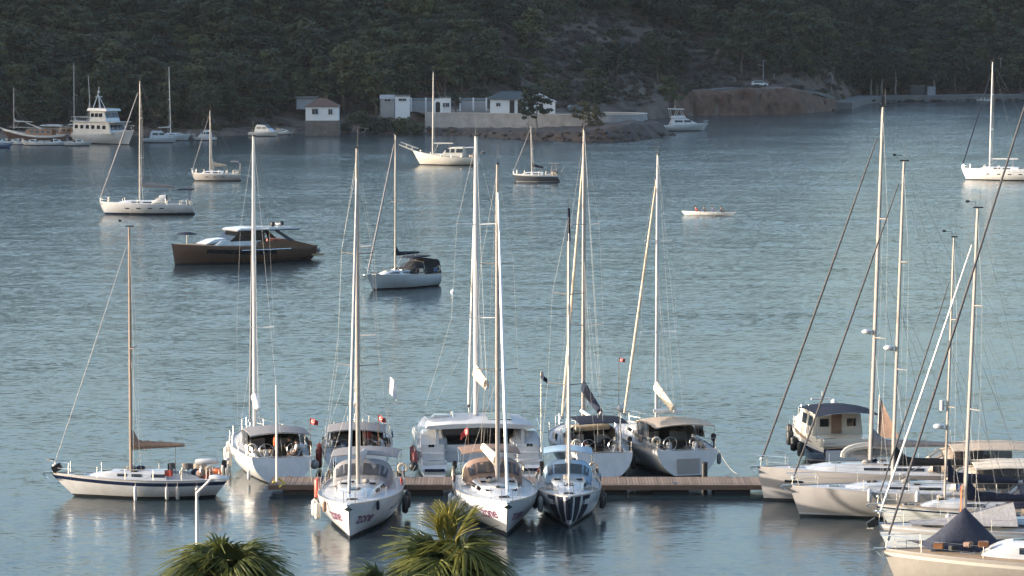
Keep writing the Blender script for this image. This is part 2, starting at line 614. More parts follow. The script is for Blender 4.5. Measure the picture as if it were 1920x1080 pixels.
while len(cand) < 2600 and tries < 60000:
    tries += 1
    y = rt.uniform(640, 1120)
    u = rt.uniform(-0.185, 0.185)
    x = u * y
    d = y - shore_y(u)
    px = 960 + u * FPX
    keep_off = interp([(0, 10), (360, 9), (560, 24), (700, 22), (780, 36), (1050, 40), (1180, 26), (1300, 30), (1400, 32), (1560, 34), (1640, 14), (1900, 12)], px)
    if d < keep_off or d > 260:
        continue
    z = land_h(x, y)
    if z > 48:
        continue
    qx, qy = pix((x, y, z + 1.5))
    n_ = nz(x, y, 0.02, 9.3)
    if in_poly(qx, qy, SCRUB_POLY):
        if rt.random() < 0.03:
            scrubs.append((x, y, z, rt.uniform(1.0, 2.3)))
        if rt.random() > 0.012:
            continue
    h = rt.choice((rt.uniform(5, 8), rt.uniform(8, 12.5))) * (1 + 0.3 * n_)
    if not free_spot(x, y, h * 0.36):
        if rt.random() < 0.25:
            scrubs.append((x, y, z, rt.uniform(0.9, 1.9)))
        continue
    cand.append((d - keep_off, x, y, z, h, n_))
# the first row that stands clear along the shore: trees of their own; the wood behind them: one mass
cand.sort()
front, behind = cand[:130], cand[130:]
for d, x, y, z, h, n_ in front:
    right = x / y > 0.09
    k = rt.random()
    if right and k < 0.55:
        put_tree('broadleaf_tree', 'dark rounded tree in the row behind the concrete quay road', 'round', rt.randrange(3), (x, y, z), h * 1.05, 'rounded trees behind the quay road', 1.05)
    elif right:
        put_tree('pine_tree', 'dark pine among the rounded trees behind the concrete quay road', 'pine', rt.randrange(5), (x, y, z), h * 1.2, 'pines behind the quay road', 1.0)
    elif k < 0.72:
        put_tree('pine_tree', 'dark green pine in the front row of the wood above the shore', 'pine', rt.randrange(5), (x, y, z), h * 1.15, 'pines in the front row of the wood', 1.1)
    else:
        put_tree('broadleaf_tree', 'dark green bushy broadleaf tree in the front row of the wood', 'round', rt.randrange(3), (x, y, z), h, 'broadleaf trees in the front row of the wood', 1.0)

PROTO = bpy.data.collections.new('wood_prototypes')
def proto(name, me):
    o = bpy.data.objects.new(name, me)
    PROTO.objects.link(o)
for i in range(5):
    proto(f'a{i}', CROWN['pine', i])
for i in range(3):
    proto(f'b{i}', CROWN['round', i])
for i in range(3):
    proto(f'c{i}', CROWN['shrub', i])
for i in range(2):
    proto(f'd{i}', CROWN['green', i])
def scatter(name, pts, label, cat):
    """pts: (x, y, z, scale, widen, rot, index)"""
    me = bpy.data.meshes.new(name)
    me.from_pydata([p[:3] for p in pts], [], [])
    for nm, tp, vals in (('scl', 'FLOAT_VECTOR', [c for p in pts for c in (p[3] * p[4], p[3] * p[4], p[3])]), ('rot', 'FLOAT_VECTOR', [c for p in pts for c in (0, 0, p[5])])):
        a = me.attributes.new(nm, tp, 'POINT')
        a.data.foreach_set('vector', vals)
    a = me.attributes.new('idx', 'INT', 'POINT')
    a.data.foreach_set('value', [p[6] for p in pts])
    o = bpy.data.objects.new(name, me)
    COL.objects.link(o)
    ng = bpy.data.node_groups.new(name, 'GeometryNodeTree')
    ng.interface.new_socket('Geometry', in_out='INPUT', socket_type='NodeSocketGeometry')
    ng.interface.new_socket('Geometry', in_out='OUTPUT', socket_type='NodeSocketGeometry')
    N = ng.nodes.new
    gi, go = N('NodeGroupInput'), N('NodeGroupOutput')
    ip = N('GeometryNodeInstanceOnPoints')
    ci = N('GeometryNodeCollectionInfo')
    ci.inputs['Collection'].default_value = PROTO
    ci.inputs['Separate Children'].default_value = True
    ci.inputs['Reset Children'].default_value = True
    ip.inputs['Pick Instance'].default_value = True
    def named(nm, tp):
        q = N('GeometryNodeInputNamedAttribute')
        q.data_type = tp
        q.inputs['Name'].default_value = nm
        return q.outputs['Attribute']
    L = ng.links.new
    L(gi.outputs[0], ip.inputs['Points'])
    L(ci.outputs[0], ip.inputs['Instance'])
    L(named('idx', 'INT'), ip.inputs['Instance Index'])
    L(named('rot', 'FLOAT_VECTOR'), ip.inputs['Rotation'])
    L(named('scl', 'FLOAT_VECTOR'), ip.inputs['Scale'])
    L(ip.outputs[0], go.inputs[0])
    md = o.modifiers.new('scatter', 'NODES')
    md.node_group = ng
    tag(o, label, cat, kind='stuff')
    return o
dry = []
k = 0
while k < 1500:
    y = rt.uniform(690, 960)
    u = rt.uniform(-0.02, 0.085)
    z = land_h(u * y, y)
    if y - shore_y(u) < 22 or not in_poly(*pix((u * y, y, z + .5)), SCRUB_POLY):
        k += .1
        continue
    k += 1
    dry.append((u * y, y, z, rt.uniform(0.6, 1.9)))
pts = []
for d, x, y, z, h, n_ in behind:
    pine = rt.random() < 0.5 + 0.4 * n_
    pts.append((x, y, z - 0.2, h * (1.15 if pine else 0.95), rt.uniform(1.05, 1.5), rt.uniform(0, 6.28), rt.randrange(5) if pine else 5 + rt.randrange(3)))
scatter('pine_wood', pts, 'dark pine wood covering the hillside behind the bay', 'wood')
pts = [(x, y, z - 0.15, s, 1.25, rt.uniform(0, 6.28), 8 + rt.randrange(3) if rt.random() < .8 else 11 + rt.randrange(2)) for x, y, z, s in scrubs]
pts += [(x, y, z - 0.15, s, 1.3, rt.uniform(0, 6.28), 8 + rt.randrange(3) if rt.random() < .93 else 11) for x, y, z, s in dry]
for k in range(4200):     # low growth along the banks and under the trees
    y = rt.uniform(645, 1000)
    u = rt.uniform(-0.17, 0.17)
    d = y - shore_y(u)
    px = 960 + u * FPX
    if d < 3.5 or d > 60 or (1300 < px < 1930 and d < 12) or (540 < px < 660 and d < 24) or 705 < px < 1190 and d < 40:
        continue
    if 1290 < px < 1560 and rt.random() < .5:
        continue
    pts.append((u * y, y, land_h(u * y, y) - 0.15, rt.uniform(0.7, 2.0), 1.2, rt.uniform(0, 6.28), 11 + rt.randrange(2) if rt.random() < (.75 if px < 1150 else .4) else 8 + rt.randrange(3)))
scatter('hill_scrub', pts, 'low grey brown scrub on the open slope and the banks', 'scrub')
# ================================================================== BOAT MATERIALS
GEL = mat('white_gelcoat', (0.50, 0.495, 0.49), 0.22, var=0.11, scale=1.6, coat=0.3)
GEL2 = mat('cream_gelcoat', (0.56, 0.52, 0.45), 0.28, var=0.06, scale=0.8, coat=0.2)
GEL3 = mat('pale_grey_gelcoat', (0.36, 0.335, 0.315), 0.25, var=0.06, scale=0.8, coat=0.3)
DECK = mat('deck_nonskid', (0.50, 0.49, 0.48), 0.6, var=0.10, scale=2.5)
TEAK = mat('teak_deck', (0.36, 0.24, 0.14), 0.7, var=0.18, scale=6)
WOOD = mat('varnished_wood', (0.22, 0.10, 0.045), 0.35, var=0.2, scale=5, coat=0.3)
NAVY = mat('navy_paint', (0.012, 0.018, 0.045), 0.2, coat=0.4)
BLUEP = mat('blue_paint', (0.05, 0.12, 0.25), 0.3, coat=0.3)
ANTI = mat('antifouling_black', (0.012, 0.013, 0.016), 0.6)
ANTIB = mat('antifouling_blue', (0.015, 0.025, 0.05), 0.6)
GLASS = mat('dark_glass', (0.010, 0.012, 0.015), 0.06, spec=0.6)
VINYL = mat('clear_vinyl', (0.05, 0.052, 0.055), 0.12, alpha=0.7)
ALU = mat('anodised_mast', (0.42, 0.375, 0.34), 0.34, metal=0.35, var=0.06)
ALUW = mat('white_mast', (0.62, 0.59, 0.55), 0.35, var=0.05)
BRONZE = mat('brown_mast', (0.24, 0.18, 0.145), 0.4, metal=0.2)
STEEL = mat('stainless_steel', (0.66, 0.66, 0.66), 0.22, metal=0.9, var=0.05)
WIRE = mat('rigging_wire', (0.20, 0.20, 0.20), 0.5, metal=0.3)
BLACK = mat('black_rubber', (0.012, 0.012, 0.013), 0.55)
ROPE = mat('rope', (0.30, 0.27, 0.23), 0.9)
ROPEY = mat('yellow_rope', (0.62, 0.48, 0.08), 0.85)
ORANGE = mat('orange_plastic', (0.75, 0.16, 0.04), 0.5)
RED = mat('red_cloth', (0.40, 0.045, 0.04), 0.8)
WHITEC = mat('white_cloth', (0.80, 0.79, 0.77), 0.85, bump=0.3, bscale=6)
def cloth(name, c):
    return mat(name, c, 0.88, var=0.14, scale=4, bump=0.45, bscale=9, spec=0.2)
C_GREY = cloth('grey_canvas', (0.22, 0.21, 0.21))
C_LGREY = cloth('light_grey_canvas', (0.40, 0.39, 0.38))
C_TAN = cloth('tan_canvas', (0.46, 0.36, 0.27))
C_BROWN = cloth('brown_canvas', (0.24, 0.16, 0.12))
C_NAVY = cloth('navy_canvas', (0.014, 0.018, 0.034))
C_BLUE = cloth('pale_blue_canvas', (0.28, 0.38, 0.46))
C_CREAM = cloth('cream_canvas', (0.66, 0.55, 0.42))
C_SAIL = cloth('sailcloth', (0.72, 0.68, 0.62))
C_BLACK = cloth('black_canvas', (0.02, 0.02, 0.022))

# ================================================================== HULL
class Hull:
    def __init__(s, L, B, fs, fb, rake=0.8, ts=0.8, srake=-0.25, depth=0.45, p=2.1, tm=0.42, flare=0.45, dip=0.0):
        s.L, s.B, s.fs, s.fb, s.rake, s.ts, s.srake, s.depth, s.p, s.tm, s.flare, s.dip = L, B, fs, fb, rake, ts, srake, depth, p, tm, flare, dip
    def sheer(s, t):
        return s.fs + (s.fb - s.fs) * t ** 1.8 - s.dip * math.sin(PI * t)
    def hb(s, t):
        if t < s.tm:
            f = s.ts + (1 - s.ts) * math.sin(PI / 2 * t / s.tm)
        else:
            f = 1 - ((t - s.tm) / (1 - s.tm)) ** s.p
        return s.B / 2 * max(f, 0.012)
    def keel(s, t):
        if t < 0.5:
            return -s.depth * (1 - 0.72 * (1 - t / 0.5) ** 2)
        return -s.depth
    def xat(s, t, z):
        q = 1 - z / s.fb
        xb = s.L / 2 - (s.rake * q if q <= 1 else s.rake * (1 + 1.8 * (q - 1)))
        xs = -s.L / 2 + s.srake * (1 - z / s.fs) * -1 if s.srake < 0 else -s.L / 2 + s.srake * (1 - z / s.fs)
        if s.srake < 0:       # reversed transom: its foot reaches aft
            xs = -s.L / 2 + abs(s.srake) * max(0.0, min(1.0, z / s.fs))
        return xs + (xb - xs) * t
    def yat(s, t, z):
        zk = s.keel(t)
        v = max(0.0, min(1.0, (z - zk) / (s.sheer(t) - zk)))
        e = lerp(s.flare, 1.05, sstep(0.45, 1.0, t))
        return s.hb(t) * math.sin(v * PI / 2) ** e
    def side(s, t, z, sgn=1, off=0.0):
        y = s.yat(t, z)
        return Vector((s.xat(t, z), sgn * (y + off), z))
    def t_of_x(s, x, z):
        x0, x1 = s.xat(0, z), s.xat(1, z)
        return (x - x0) / (x1 - x0)
    def mesh(s, mats, stripe=(0.26, 0.12), boot=(0.05, 0.13), n=26):
        """mats: hull, antifouling, boot stripe, cove stripe"""
        b = MB()
        rings, V = [], []
        rows = 13
        ts = [1 - (1 - i / n) ** 1.25 for i in range(n + 1)]
        for t in ts:
            sh, zk = s.sheer(t), s.keel(t)
            zs = [zk, zk * 0.55, zk * 0.2, boot[0], boot[1]]
            a, c = boot[1], sh - stripe[0]
            zs += [lerp(a, c, k) for k in (0.2, 0.4, 0.6, 0.8)] + [c, sh - stripe[1], sh - 0.01 - stripe[1] * .4, sh]
            rings.append(zs)
        for sg in (1, -1):
            vs = [s.side(t, z, sg) for t, zs in zip(ts, rings) for z in zs]
            fs, ms = [], []
            for i in range(n):
                for j in range(rows - 1):
                    fs.append((i * rows + j, i * rows + j + 1, (i + 1) * rows + j + 1, (i + 1) * rows + j))
                    ms.append(1 if j < 3 else 2 if j == 3 else 3 if j == 9 else 0)
            o = len(b.v)
            b.v += [tuple(v) for v in vs]
            b.f += [tuple(k + o for k in f) for f in fs]
            b.m += ms
        # transom
        zs = rings[0]
        tv = [s.side(0, z, 1) for z in zs] + [s.side(0, z, -1) for z in zs][::-1]
        o = len(b.v)
        b.v += [tuple(v) for v in tv]
        m_ = 2 * rows
        for j in range(rows - 1):
            b.f.append((o + j, o + j + 1, o + m_ - 2 - j, o + m_ - 1 - j))
            b.m.append(1 if j < 3 else 0)
        return b
    def deckz(s, t, y):
        h = s.hb(t)
        return s.sheer(t) - 0.015 + 0.07 * (1 - min(1, (y / h) ** 2)) * min(1, h)
    def deck(s, t0=0.0, t1=1.0, well=None, n=24, inset=0.02):
        """well: (t_a, t_b, half width) opening for the cockpit"""
        b = MB()
        cuts = sorted(set([t0, t1] + ([well[0], well[1]] if well else []) + [t0 + (t1 - t0) * i / n for i in range(n + 1)]))
        for a, c in zip(cuts, cuts[1:]):
            mid = (a + c) / 2
            if well and well[0] <= mid <= well[1]:
                spans = [(-1, None), (None, 1)]
            else:
                spans = [(-1, 1)]
            for lo, hi in spans:
                k = 8 if len(spans) == 1 else 2
                quad = []
                for t in (a, c):
                    h = max(0.004, s.hb(t) - inset)
                    y0 = -h if lo == -1 else min(well[2], h * .9)
                    y1 = h if hi == 1 else -min(well[2], h * .9)
                    row = []
                    for j in range(k + 1):
                        y = lerp(y0, y1, j / k)
                        z = s.deckz(t, y)
                        row.append((s.xat(t, s.sheer(t)), y, z))
                    quad.append(row)
                b.loft(quad, closed=False, caps=False)
        return b

def arch(b, x, w, z0, h, n=9, sq=0.6, y0=0.0):
    """points of a rounded arch across the boat at x"""
    pts = []
    for i in range(n):
        a = PI * i / (n - 1)
        c, s_ = math.cos(a), math.sin(a)
        pts.append(Vector((x, y0 + w * math.copysign(abs(c) ** sq, c), z0 + h * abs(s_) ** sq)))
    return pts

class Boat:
    """a boat on the water: root Empty at its waterline centre, +x is the bow"""
    def __init__(s, name, label, cat, pos, theta, group=None, heel=0.0):
        s.root = empty(name, (pos[0], pos[1], 0), R(theta))
        if heel:
            s.root.rotation_euler = (R(heel), 0, R(theta))
        s.M = Matrix.Translation((pos[0], pos[1], 0)) @ Matrix.Rotation(R(theta), 4, 'Z')
        s.theta = theta
        tag(s.root, label, cat, group)
    def w(s, x, y, z):
        return s.M @ Vector((x, y, z))
    def part(s, b, name, mats, parent=None, **k):
        return b.build(name, mats, parent or s.root, **k)

def bow_at(px, py, theta, L, rake):
    g_ = ground(px, py)
    d = Vector((math.cos(R(theta)), math.sin(R(theta)), 0))
    return g_ - d * (L / 2 - rake)
def stern_at(px, py, theta, L, srake=0.0):
    g_ = ground(px, py)
    d = Vector((math.cos(R(theta)), math.sin(R(theta)), 0))
    return g_ + d * (L / 2 - srake)

def side_strip(b, xs, prof, z0f, z1f, sgn, off=0.012, mi=0):
    """thin raised pane along a cabin side. prof(x) -> (half width at foot, at top, z foot, z top)"""
    o_, i_ = [], []
    for x in xs:
        w0, w1, za, zb = prof(x)
        ring = []
        for f, q in ((z0f, off), (z1f, off), (z1f, -0.02), (z0f, -0.02)):
            ring.append((x, sgn * (lerp(w0, w1, f) + q), lerp(za, zb, f)))
        o_.append(ring)
    b.loft(o_, True, True, mi)
    return b

def rig(B, h, mt, H, rake=1.0, r=0.095, col=ALU, spreaders=2, sw=1.0, boom=None, jib=None, zdeck=None, vane=True, radar=None, stays=True, wire=0.0045, top_col=None, backstay=True, dome=None, base_x=None, boxes=()):
    """mast with spreaders, stays, boom and furled headsail; H = masthead above the water"""
    x0 = base_x if base_x is not None else h.xat(mt, 1.0)
    z0 = zdeck
    dx = -math.tan(R(rake))
    def mp(z):
        return Vector((x0 + dx * (z - z0), 0, z))
    b = MB()
    ks = [0, .3, .6, .8, .93, 1]
    b.tube([mp(lerp(z0, H, k)) for k in ks], [r, r, r * .97, r * .9, r * .75, r * .6], 10, flat=0.72)
    mast = B.part(b, 'mast', col)
    if top_col:
        t_ = MB()
        t_.tube([mp(H - 1.6), mp(H + 0.02)], [r * .98, r * .7], 10, flat=.74)
        B.part(t_, 'mast_top', top_col, mast)
    if vane:
        v = MB()
        p = mp(H)
        v.box((p.x - .02, 0, H + .03), (r * 3.6, r * 1.2, .06))
        v.tube([(p.x + .1, 0, H), (p.x + .1, 0, H + .28)], .012, 5)
        v.tube([(p.x + .1, 0, H + .28), (p.x + .45, 0, H + .30)], .012, 5)
        v.box((p.x + .48, 0, H + .31), (.16, .01, .10))
        v.tube([(p.x - .1, .03, H), (p.x - .1, .03, H + .9)], .007, 4)
        B.part(v, 'masthead_gear', BLACK, mast)
    tips = []
    ch = h.side(max(0.02, mt - 0.02), h.sheer(mt), 1)
    for i in range(spreaders):
        z = lerp(z0, H, (i + 1) / (spreaders + 1) + (.02 if spreaders == 2 else 0))
        p = mp(z)
        yw = sw * (1 - .22 * i)
        for sg in (1, -1):
            q = MB()
            e = Vector((p.x - .32 * yw, sg * yw, z + .06))
            q.tube([p, e], [.045, .03], 6, flat=.5)
            B.part(q, 'spreader', col, mast)
        tips.append((p.x - .32 * yw, yw, z + .06))
    if stays:
        for sg in (1, -1):
            q = MB()
            path = [Vector((ch.x - .1, sg * (ch.y - .06), ch.z))] + [Vector((a, sg * b_, c)) for a, b_, c in tips] + [mp(H - .25)]
            for a, c in zip(path, path[1:]):
                q.tube([a, c], wire, 4)
            B.part(q, 'shroud', WIRE, mast)
            q = MB()
            lo = mp(lerp(z0, H, 1 / (spreaders + 1)) - .1)
            q.tube([Vector((ch.x - .55, sg * (ch.y - .10), ch.z)), lo], wire, 4)
            B.part(q, 'lower_shroud', WIRE, mast)
        if backstay:
            q = MB()
            q.tube([mp(H), Vector((-h.L / 2 + .25, 0, h.sheer(0)))], wire, 4)
            B.part(q, 'backstay', WIRE, mast)
    if jib is not None:
        f, rj, jc, foot = jib           # fraction of the mast height, radius, cloth, foot height
        a = Vector((h.L / 2 - .18, 0, h.fb + foot))
        c = mp(lerp(z0, H, f))
        c.x += r
        q = MB()
        q.tube([Vector((h.L / 2 - .12, 0, h.fb)), a], .015, 5)
        q.tube([a, a + (c - a) * .008], .11, 8)
        B.part(q, 'furler_drum', STEEL, mast)
        q = MB()
        n = 22
        rr = []
        for i in range(n + 1):
            t = i / n
            rr.append(rj * (0.55 + .55 * math.sin(PI * min(1, .12 + t * .86)) ** .6) * (1 + .06 * math.sin(i * 2.3)) * (1 - .25 * t))
        q.tube([a + (c - a) * (.01 + .97 * i / n) - Vector((0, 0, .10 * math.sin(PI * i / n))) for i in range(n + 1)], rr, 8)
        B.part(q, 'furled_headsail', jc, mast)
    if boom is not None:
        bl, bz, cov, ch_, lift = boom['len'], boom['z'], boom.get('cover'), boom.get('h', .4), boom.get('lift', 2)
        g_ = mp(bz)
        ang = R(lift)
        yaw = R(boom.get('yaw', 0))
        def bp(d, up=0.0, side=0.0):
            return g_ + Vector((-d * math.cos(ang) * math.cos(yaw) + side * math.sin(yaw), d * math.cos(ang) * math.sin(yaw) + side * math.cos(yaw), d * math.sin(ang) + up))
        q = MB()
        q.tube([bp(.05), bp(bl)], [.085, .075], 8, flat=1.35)
        bo = B.part(q, 'boom', boom.get('col', col), mast)
        q = MB()
        q.tube([bp(bl - .1), mp(H)], .006, 4)
        B.part(q, 'topping_lift', WIRE, mast)
        if cov is not None:
            q = MB()
            rings = []
            st = boom.get('style', 'cover')
            n = 16
            rn = random.Random(int(bl * 100))
            for i in range(n + 1):
                t = i / n
                d = .12 + (bl * boom.get('frac', .94) - .12) * t
                if st == 'bag':
                    hh = ch_ * (1.0 - .35 * t)
                    wd = .20 * (1 - .3 * t) + .02
                elif st == 'tri':
                    hh = ch_ * (1 - .55 * t)
                    wd = .17
                else:
                    hh = ch_ * (1.25 - 0.75 * t) * (1 + rn.uniform(-.06, .06)) + (.55 * (1 - t * 9) if t < .11 else 0)
                    wd = .15 * (1 - .25 * t)
                ring = []
                m = 10
                for j in range(m):
                    a = 2 * PI * j / m
                    up = hh * (.5 - .5 * math.cos(a)) - .09
                    sd = wd * math.sin(a) * (1.25 - .5 * (.5 - .5 * math.cos(a)))
                    ring.append(bp(d, up, sd))
                rings.append(ring)
            q.loft(rings)
            B.part(q, 'sail_cover', cov, bo, smooth=60)
            if boom.get('lazy', True):
                q = MB()
                for fr in (.35, .75):
                    for sg in (-1, 1):
                        q.tube([bp(bl * fr, ch_ * .6, sg * .15), mp(lerp(z0, H, .58))], .005, 4)
                B.part(q, 'lazy_jacks', WIRE, bo)
        q = MB()
        q.tube([bp(bl * .28, -.08), mp(z0 + .15) - Vector((.12, 0, 0))], .022, 6)
        B.part(q, 'boom_vang', ALU, bo)
        q = MB()
        q.tube([bp(bl * .82, -.08), Vector((bp(bl * .82).x, 0, h.sheer(.2) + .2))], .018, 5)
        B.part(q, 'mainsheet', ROPE, bo)
    if radar:
        z = lerp(z0, H, radar)
        p = mp(z)
        q = MB()
        q.loft([[Vector((p.x + .42 + rr_ * math.cos(a * PI / 6), rr_ * math.sin(a * PI / 6), z + zz)) for a in range(12)] for rr_, zz in ((.20, -.10), (.27, -.05), (.27, .05), (.16, .12))])
        q.box((p.x + .18, 0, z - .12), (.40, .12, .05))
        B.part(q, 'radar_dome', GEL, mast)
    for (f_, wd_, ht_) in boxes:
        p = mp(lerp(z0, H, f_))
        q = MB()
        q.tube([(p.x + .30, 0, p.z - ht_ / 2), (p.x + .30, 0, p.z + ht_ / 2)], wd_, 10)
        q.box((p.x + .14, 0, p.z), (.2, .05, .05))
        B.part(q, 'radar_reflector', GEL, mast)
    # halyards gathered at the mast foot
    q = MB()
    for k in range(2):
        p0, p1 = mp(z0 + .3), mp(H - .4)
        o_ = Vector((r * .9, (k - 1) * .05, 0))
        q.tube([p0 + o_, p1 + o_ * .6], .006, 4)
    B.part(q, 'halyards', ROPE, mast)
    return mast, mp

def rails(B, h, n=6, hgt=.6, pulpit=True, pushpit=True, wire=.006, tl=(.10, .90)):
    for sg in (1, -1):
        tops = []
        for i in range(n):
            t = lerp(tl[0], tl[1], i / (n - 1))
            p = h.side(t, h.sheer(t), sg, -.05)
            q = MB()
            q.tube([p, p + Vector((0, 0, hgt))], .014, 5)
            B.part(q, 'stanchion', STEEL)
            tops.append(p)
        for k in (1.0, .5):
            q = MB()
            for a, c in zip(tops, tops[1:]):
                q.tube([a + Vector((0, 0, hgt * k)), c + Vector((0, 0, hgt * k))], wire, 4)
            B.part(q, 'lifeline', WIRE)
    if pulpit:
        q = MB()
        P = []
        for sg in (1, -1):
            a, c = h.side(.90, h.sheer(.9), sg, -.05), h.side(.965, h.sheer(.965), sg, -.02)
            up = Vector((0, 0, hgt + .04))
            P.append((a + up, c + up))
            q.tube([a, a + up], .016, 5)
            q.tube([c, c + up + Vector((.12, 0, 0))], .016, 5)
            q.tube([a + up * .5, c + up * .5 + Vector((.06, 0, 0))], .012, 5)
        tip = Vector((h.L / 2 + .12, 0, h.fb + hgt + .04))
        q.tube([P[0][0], P[0][1] + Vector((.12, 0, 0)), tip + Vector((0, .12, 0)), tip + Vector((0, -.12, 0)), P[1][1] + Vector((.12, 0, 0)), P[1][0]], .017, 6)
        B.part(q, 'pulpit', STEEL)
    if pushpit:
        q = MB()
        for k in (1, .5):
            pa = []
            for sg in (1, -1):
                row = []
                for t in (.12, .05, .012):
                    p = h.side(t, h.sheer(t), sg, -.06)
                    if k == 1:
                        q.tube([p, p + Vector((0, 0, hgt))], .015, 5)
                    row.append(p + Vector((0, 0, hgt * k)))
                e = row[-1].copy()
                e.y *= .55
                q.tube(row + [e], .016, 5)
        B.part(q, 'pushpit', STEEL)

def roof(B, h, x0, x1, w0, w1, hh0, hh1, mats=GEL, wins=(), nose=1.0, zf=None, win_mat=GLASS, wf=(.35, .75)):
    """coachroof from x0 (aft) to x1 (fore): half widths w0..w1, heights hh0..hh1, sloping nose"""
    def prof(x):
        t = (x - x0) / (x1 - x0)
        k = min(1.0, (1 - t) * (x1 - x0) / nose) if nose > 0 else 1
        w_ = lerp(w0, w1, t ** 1.3) * (0.72 + .28 * math.sin(PI / 2 * k))
        hh = lerp(hh0, hh1, t) * (math.sin(PI / 2 * max(k, 0)) ** .8 if k < 1 else 1)
        tt = h.t_of_x(x, h.fs)
        z = h.deckz(max(0, min(1, tt)), w_) - .03
        return w_, w_ * .86, z, z + max(hh, .02)
    b = MB()
    rings = []
    n = 20
    for i in range(n + 1):
        x = lerp(x0, x1, i / n)
        w_, wt, za, zb = prof(x)
        r_ = []
        for y, z in ((w_, za), (lerp(w_, wt, .5), lerp(za, zb, .5)), (wt, lerp(za, zb, .86)), (wt * .9, lerp(za, zb, .97)), (wt * .5, zb + .035), (0, zb + .05)):
            r_.append((x, y, z))
        r_ = r_ + [(x, -y, z) for x, y, z in r_[::-1][1:]]
        rings.append(r_)
    b.loft(rings, True, True)
    o = B.part(b, 'coachroof', mats, smooth=40)
    for xa, xb in wins:
        for sg in (1, -1):
            q = MB()
            side_strip(q, [lerp(xa, xb, i / 5) for i in range(6)], prof, wf[0], wf[1], sg)
            B.part(q, 'window', win_mat, o)
    return o, prof

def hatch(B, parent, x, y, z, d=.55, ry=0.0, mat_=GLASS):
    q = MB()
    q.box((x, y, z + .02), (d, d, .05), ry=ry)
    B.part(q, 'hatch', mat_, parent, bevel=.015)

def sprayhood(B, x0, x1, w_, z0, hgt, col, glass=True):
    """canvas hood over the companionway, open aft; x0 aft edge, x1 forward foot"""
    rings = []
    for k, (f, hh, ww) in enumerate(((0, 1, 1), (.3, .98, .99), (.55, .88, .96), (.78, .58, .93), (1, .04, .90))):
        rings.append(arch(None, lerp(x0, x1, f), w_ * ww, z0, hgt * hh, 13, .62))
    b = MB()
    b.loft(rings, closed=False, caps=False)
    inner = [[p + Vector((-.01, -.03 * (1 if p.y > 0 else -1), -.03)) for p in r_] for r_ in rings]
    b.loft(inner, closed=False, caps=False)
    b.loft([rings[0], inner[0]], closed=False, caps=False)
    o = B.part(b, 'sprayhood', col, smooth=50)
    if glass:
        for a, c in ((1, 3), (4, 5), (7, 8), (9, 11)):
            pass
        q = MB()
        for (j0, j1) in ((2, 4), (4, 6), (6, 8), (8, 10)):
            pa = [rings[1][j0].lerp(rings[2][j0], .6), rings[1][j1].lerp(rings[2][j1], .6), rings[3][j1].lerp(rings[4][j1], .25), rings[3][j0].lerp(rings[4][j0], .25)]
            cen = sum(pa, Vector()) / 4
            up = Vector((.075, 0, .06))
            V = [cen + (p - cen) * .84 + up for p in pa]
            q.add(V + [v - up * 1.6 for v in V], [(0, 1, 2, 3), (4, 7, 6, 5), (0, 4, 5, 1), (1, 5, 6, 2), (2, 6, 7, 3), (3, 7, 4, 0)])
        B.part(q, 'hood_window', VINYL, o)
    q = MB()
    q.tube([p + Vector((-.02, 0, .01)) for p in rings[0]], .018, 5)
    B.part(q, 'grab_rail', STEEL, o)
    return o

def bimini(B, x0, x1, w_, z, col, zfoot, crown=.16, frame=True):
    b = MB()
    n, m = 8, 9
    top, bot = [], []
    for i in range(n + 1):
        t = i / n
        row = []
        for j in range(m + 1):
            q = -1 + 2 * j / m
            row.append(Vector((lerp(x0, x1, t), w_ * q, z + crown * (1 - q * q) - .10 * (2 * t - 1) ** 2 - .05 * math.sin(PI * 3 * t) ** 2 * .5)))
        top.append(row)
        bot.append([p - Vector((0, 0, .035)) for p in row])
    b.loft(top, closed=False, caps=False)
    b.loft(bot, closed=False, caps=False)
    for a, c in ((top[0], bot[0]), (top[-1], bot[-1]), ([r_[0] for r_ in top], [r_[0] for r_ in bot]), ([r_[-1] for r_ in top], [r_[-1] for r_ in bot])):
        b.loft([a, c], closed=False, caps=False)
    o = B.part(b, 'bimini', col, smooth=50)
    if frame:
        for xt, xb in ((x0 + .06, x0 + .5), (x1 - .06, x1 - .5), ((x0 + x1) / 2, (x0 + x1) / 2)):
            q = MB()
            i = 0 if xt < (x0 + x1) / 2 - .1 else n if xt > (x0 + x1) / 2 + .1 else n // 2
            row = bot[i]
            q.tube([Vector((xb, -w_ * .98, zfoot))] + [p - Vector((0, 0, .015)) for p in row] + [Vector((xb, w_ * .98, zfoot))], .014, 5)
            B.part(q, 'bimini_frame', STEEL, o)
    return o

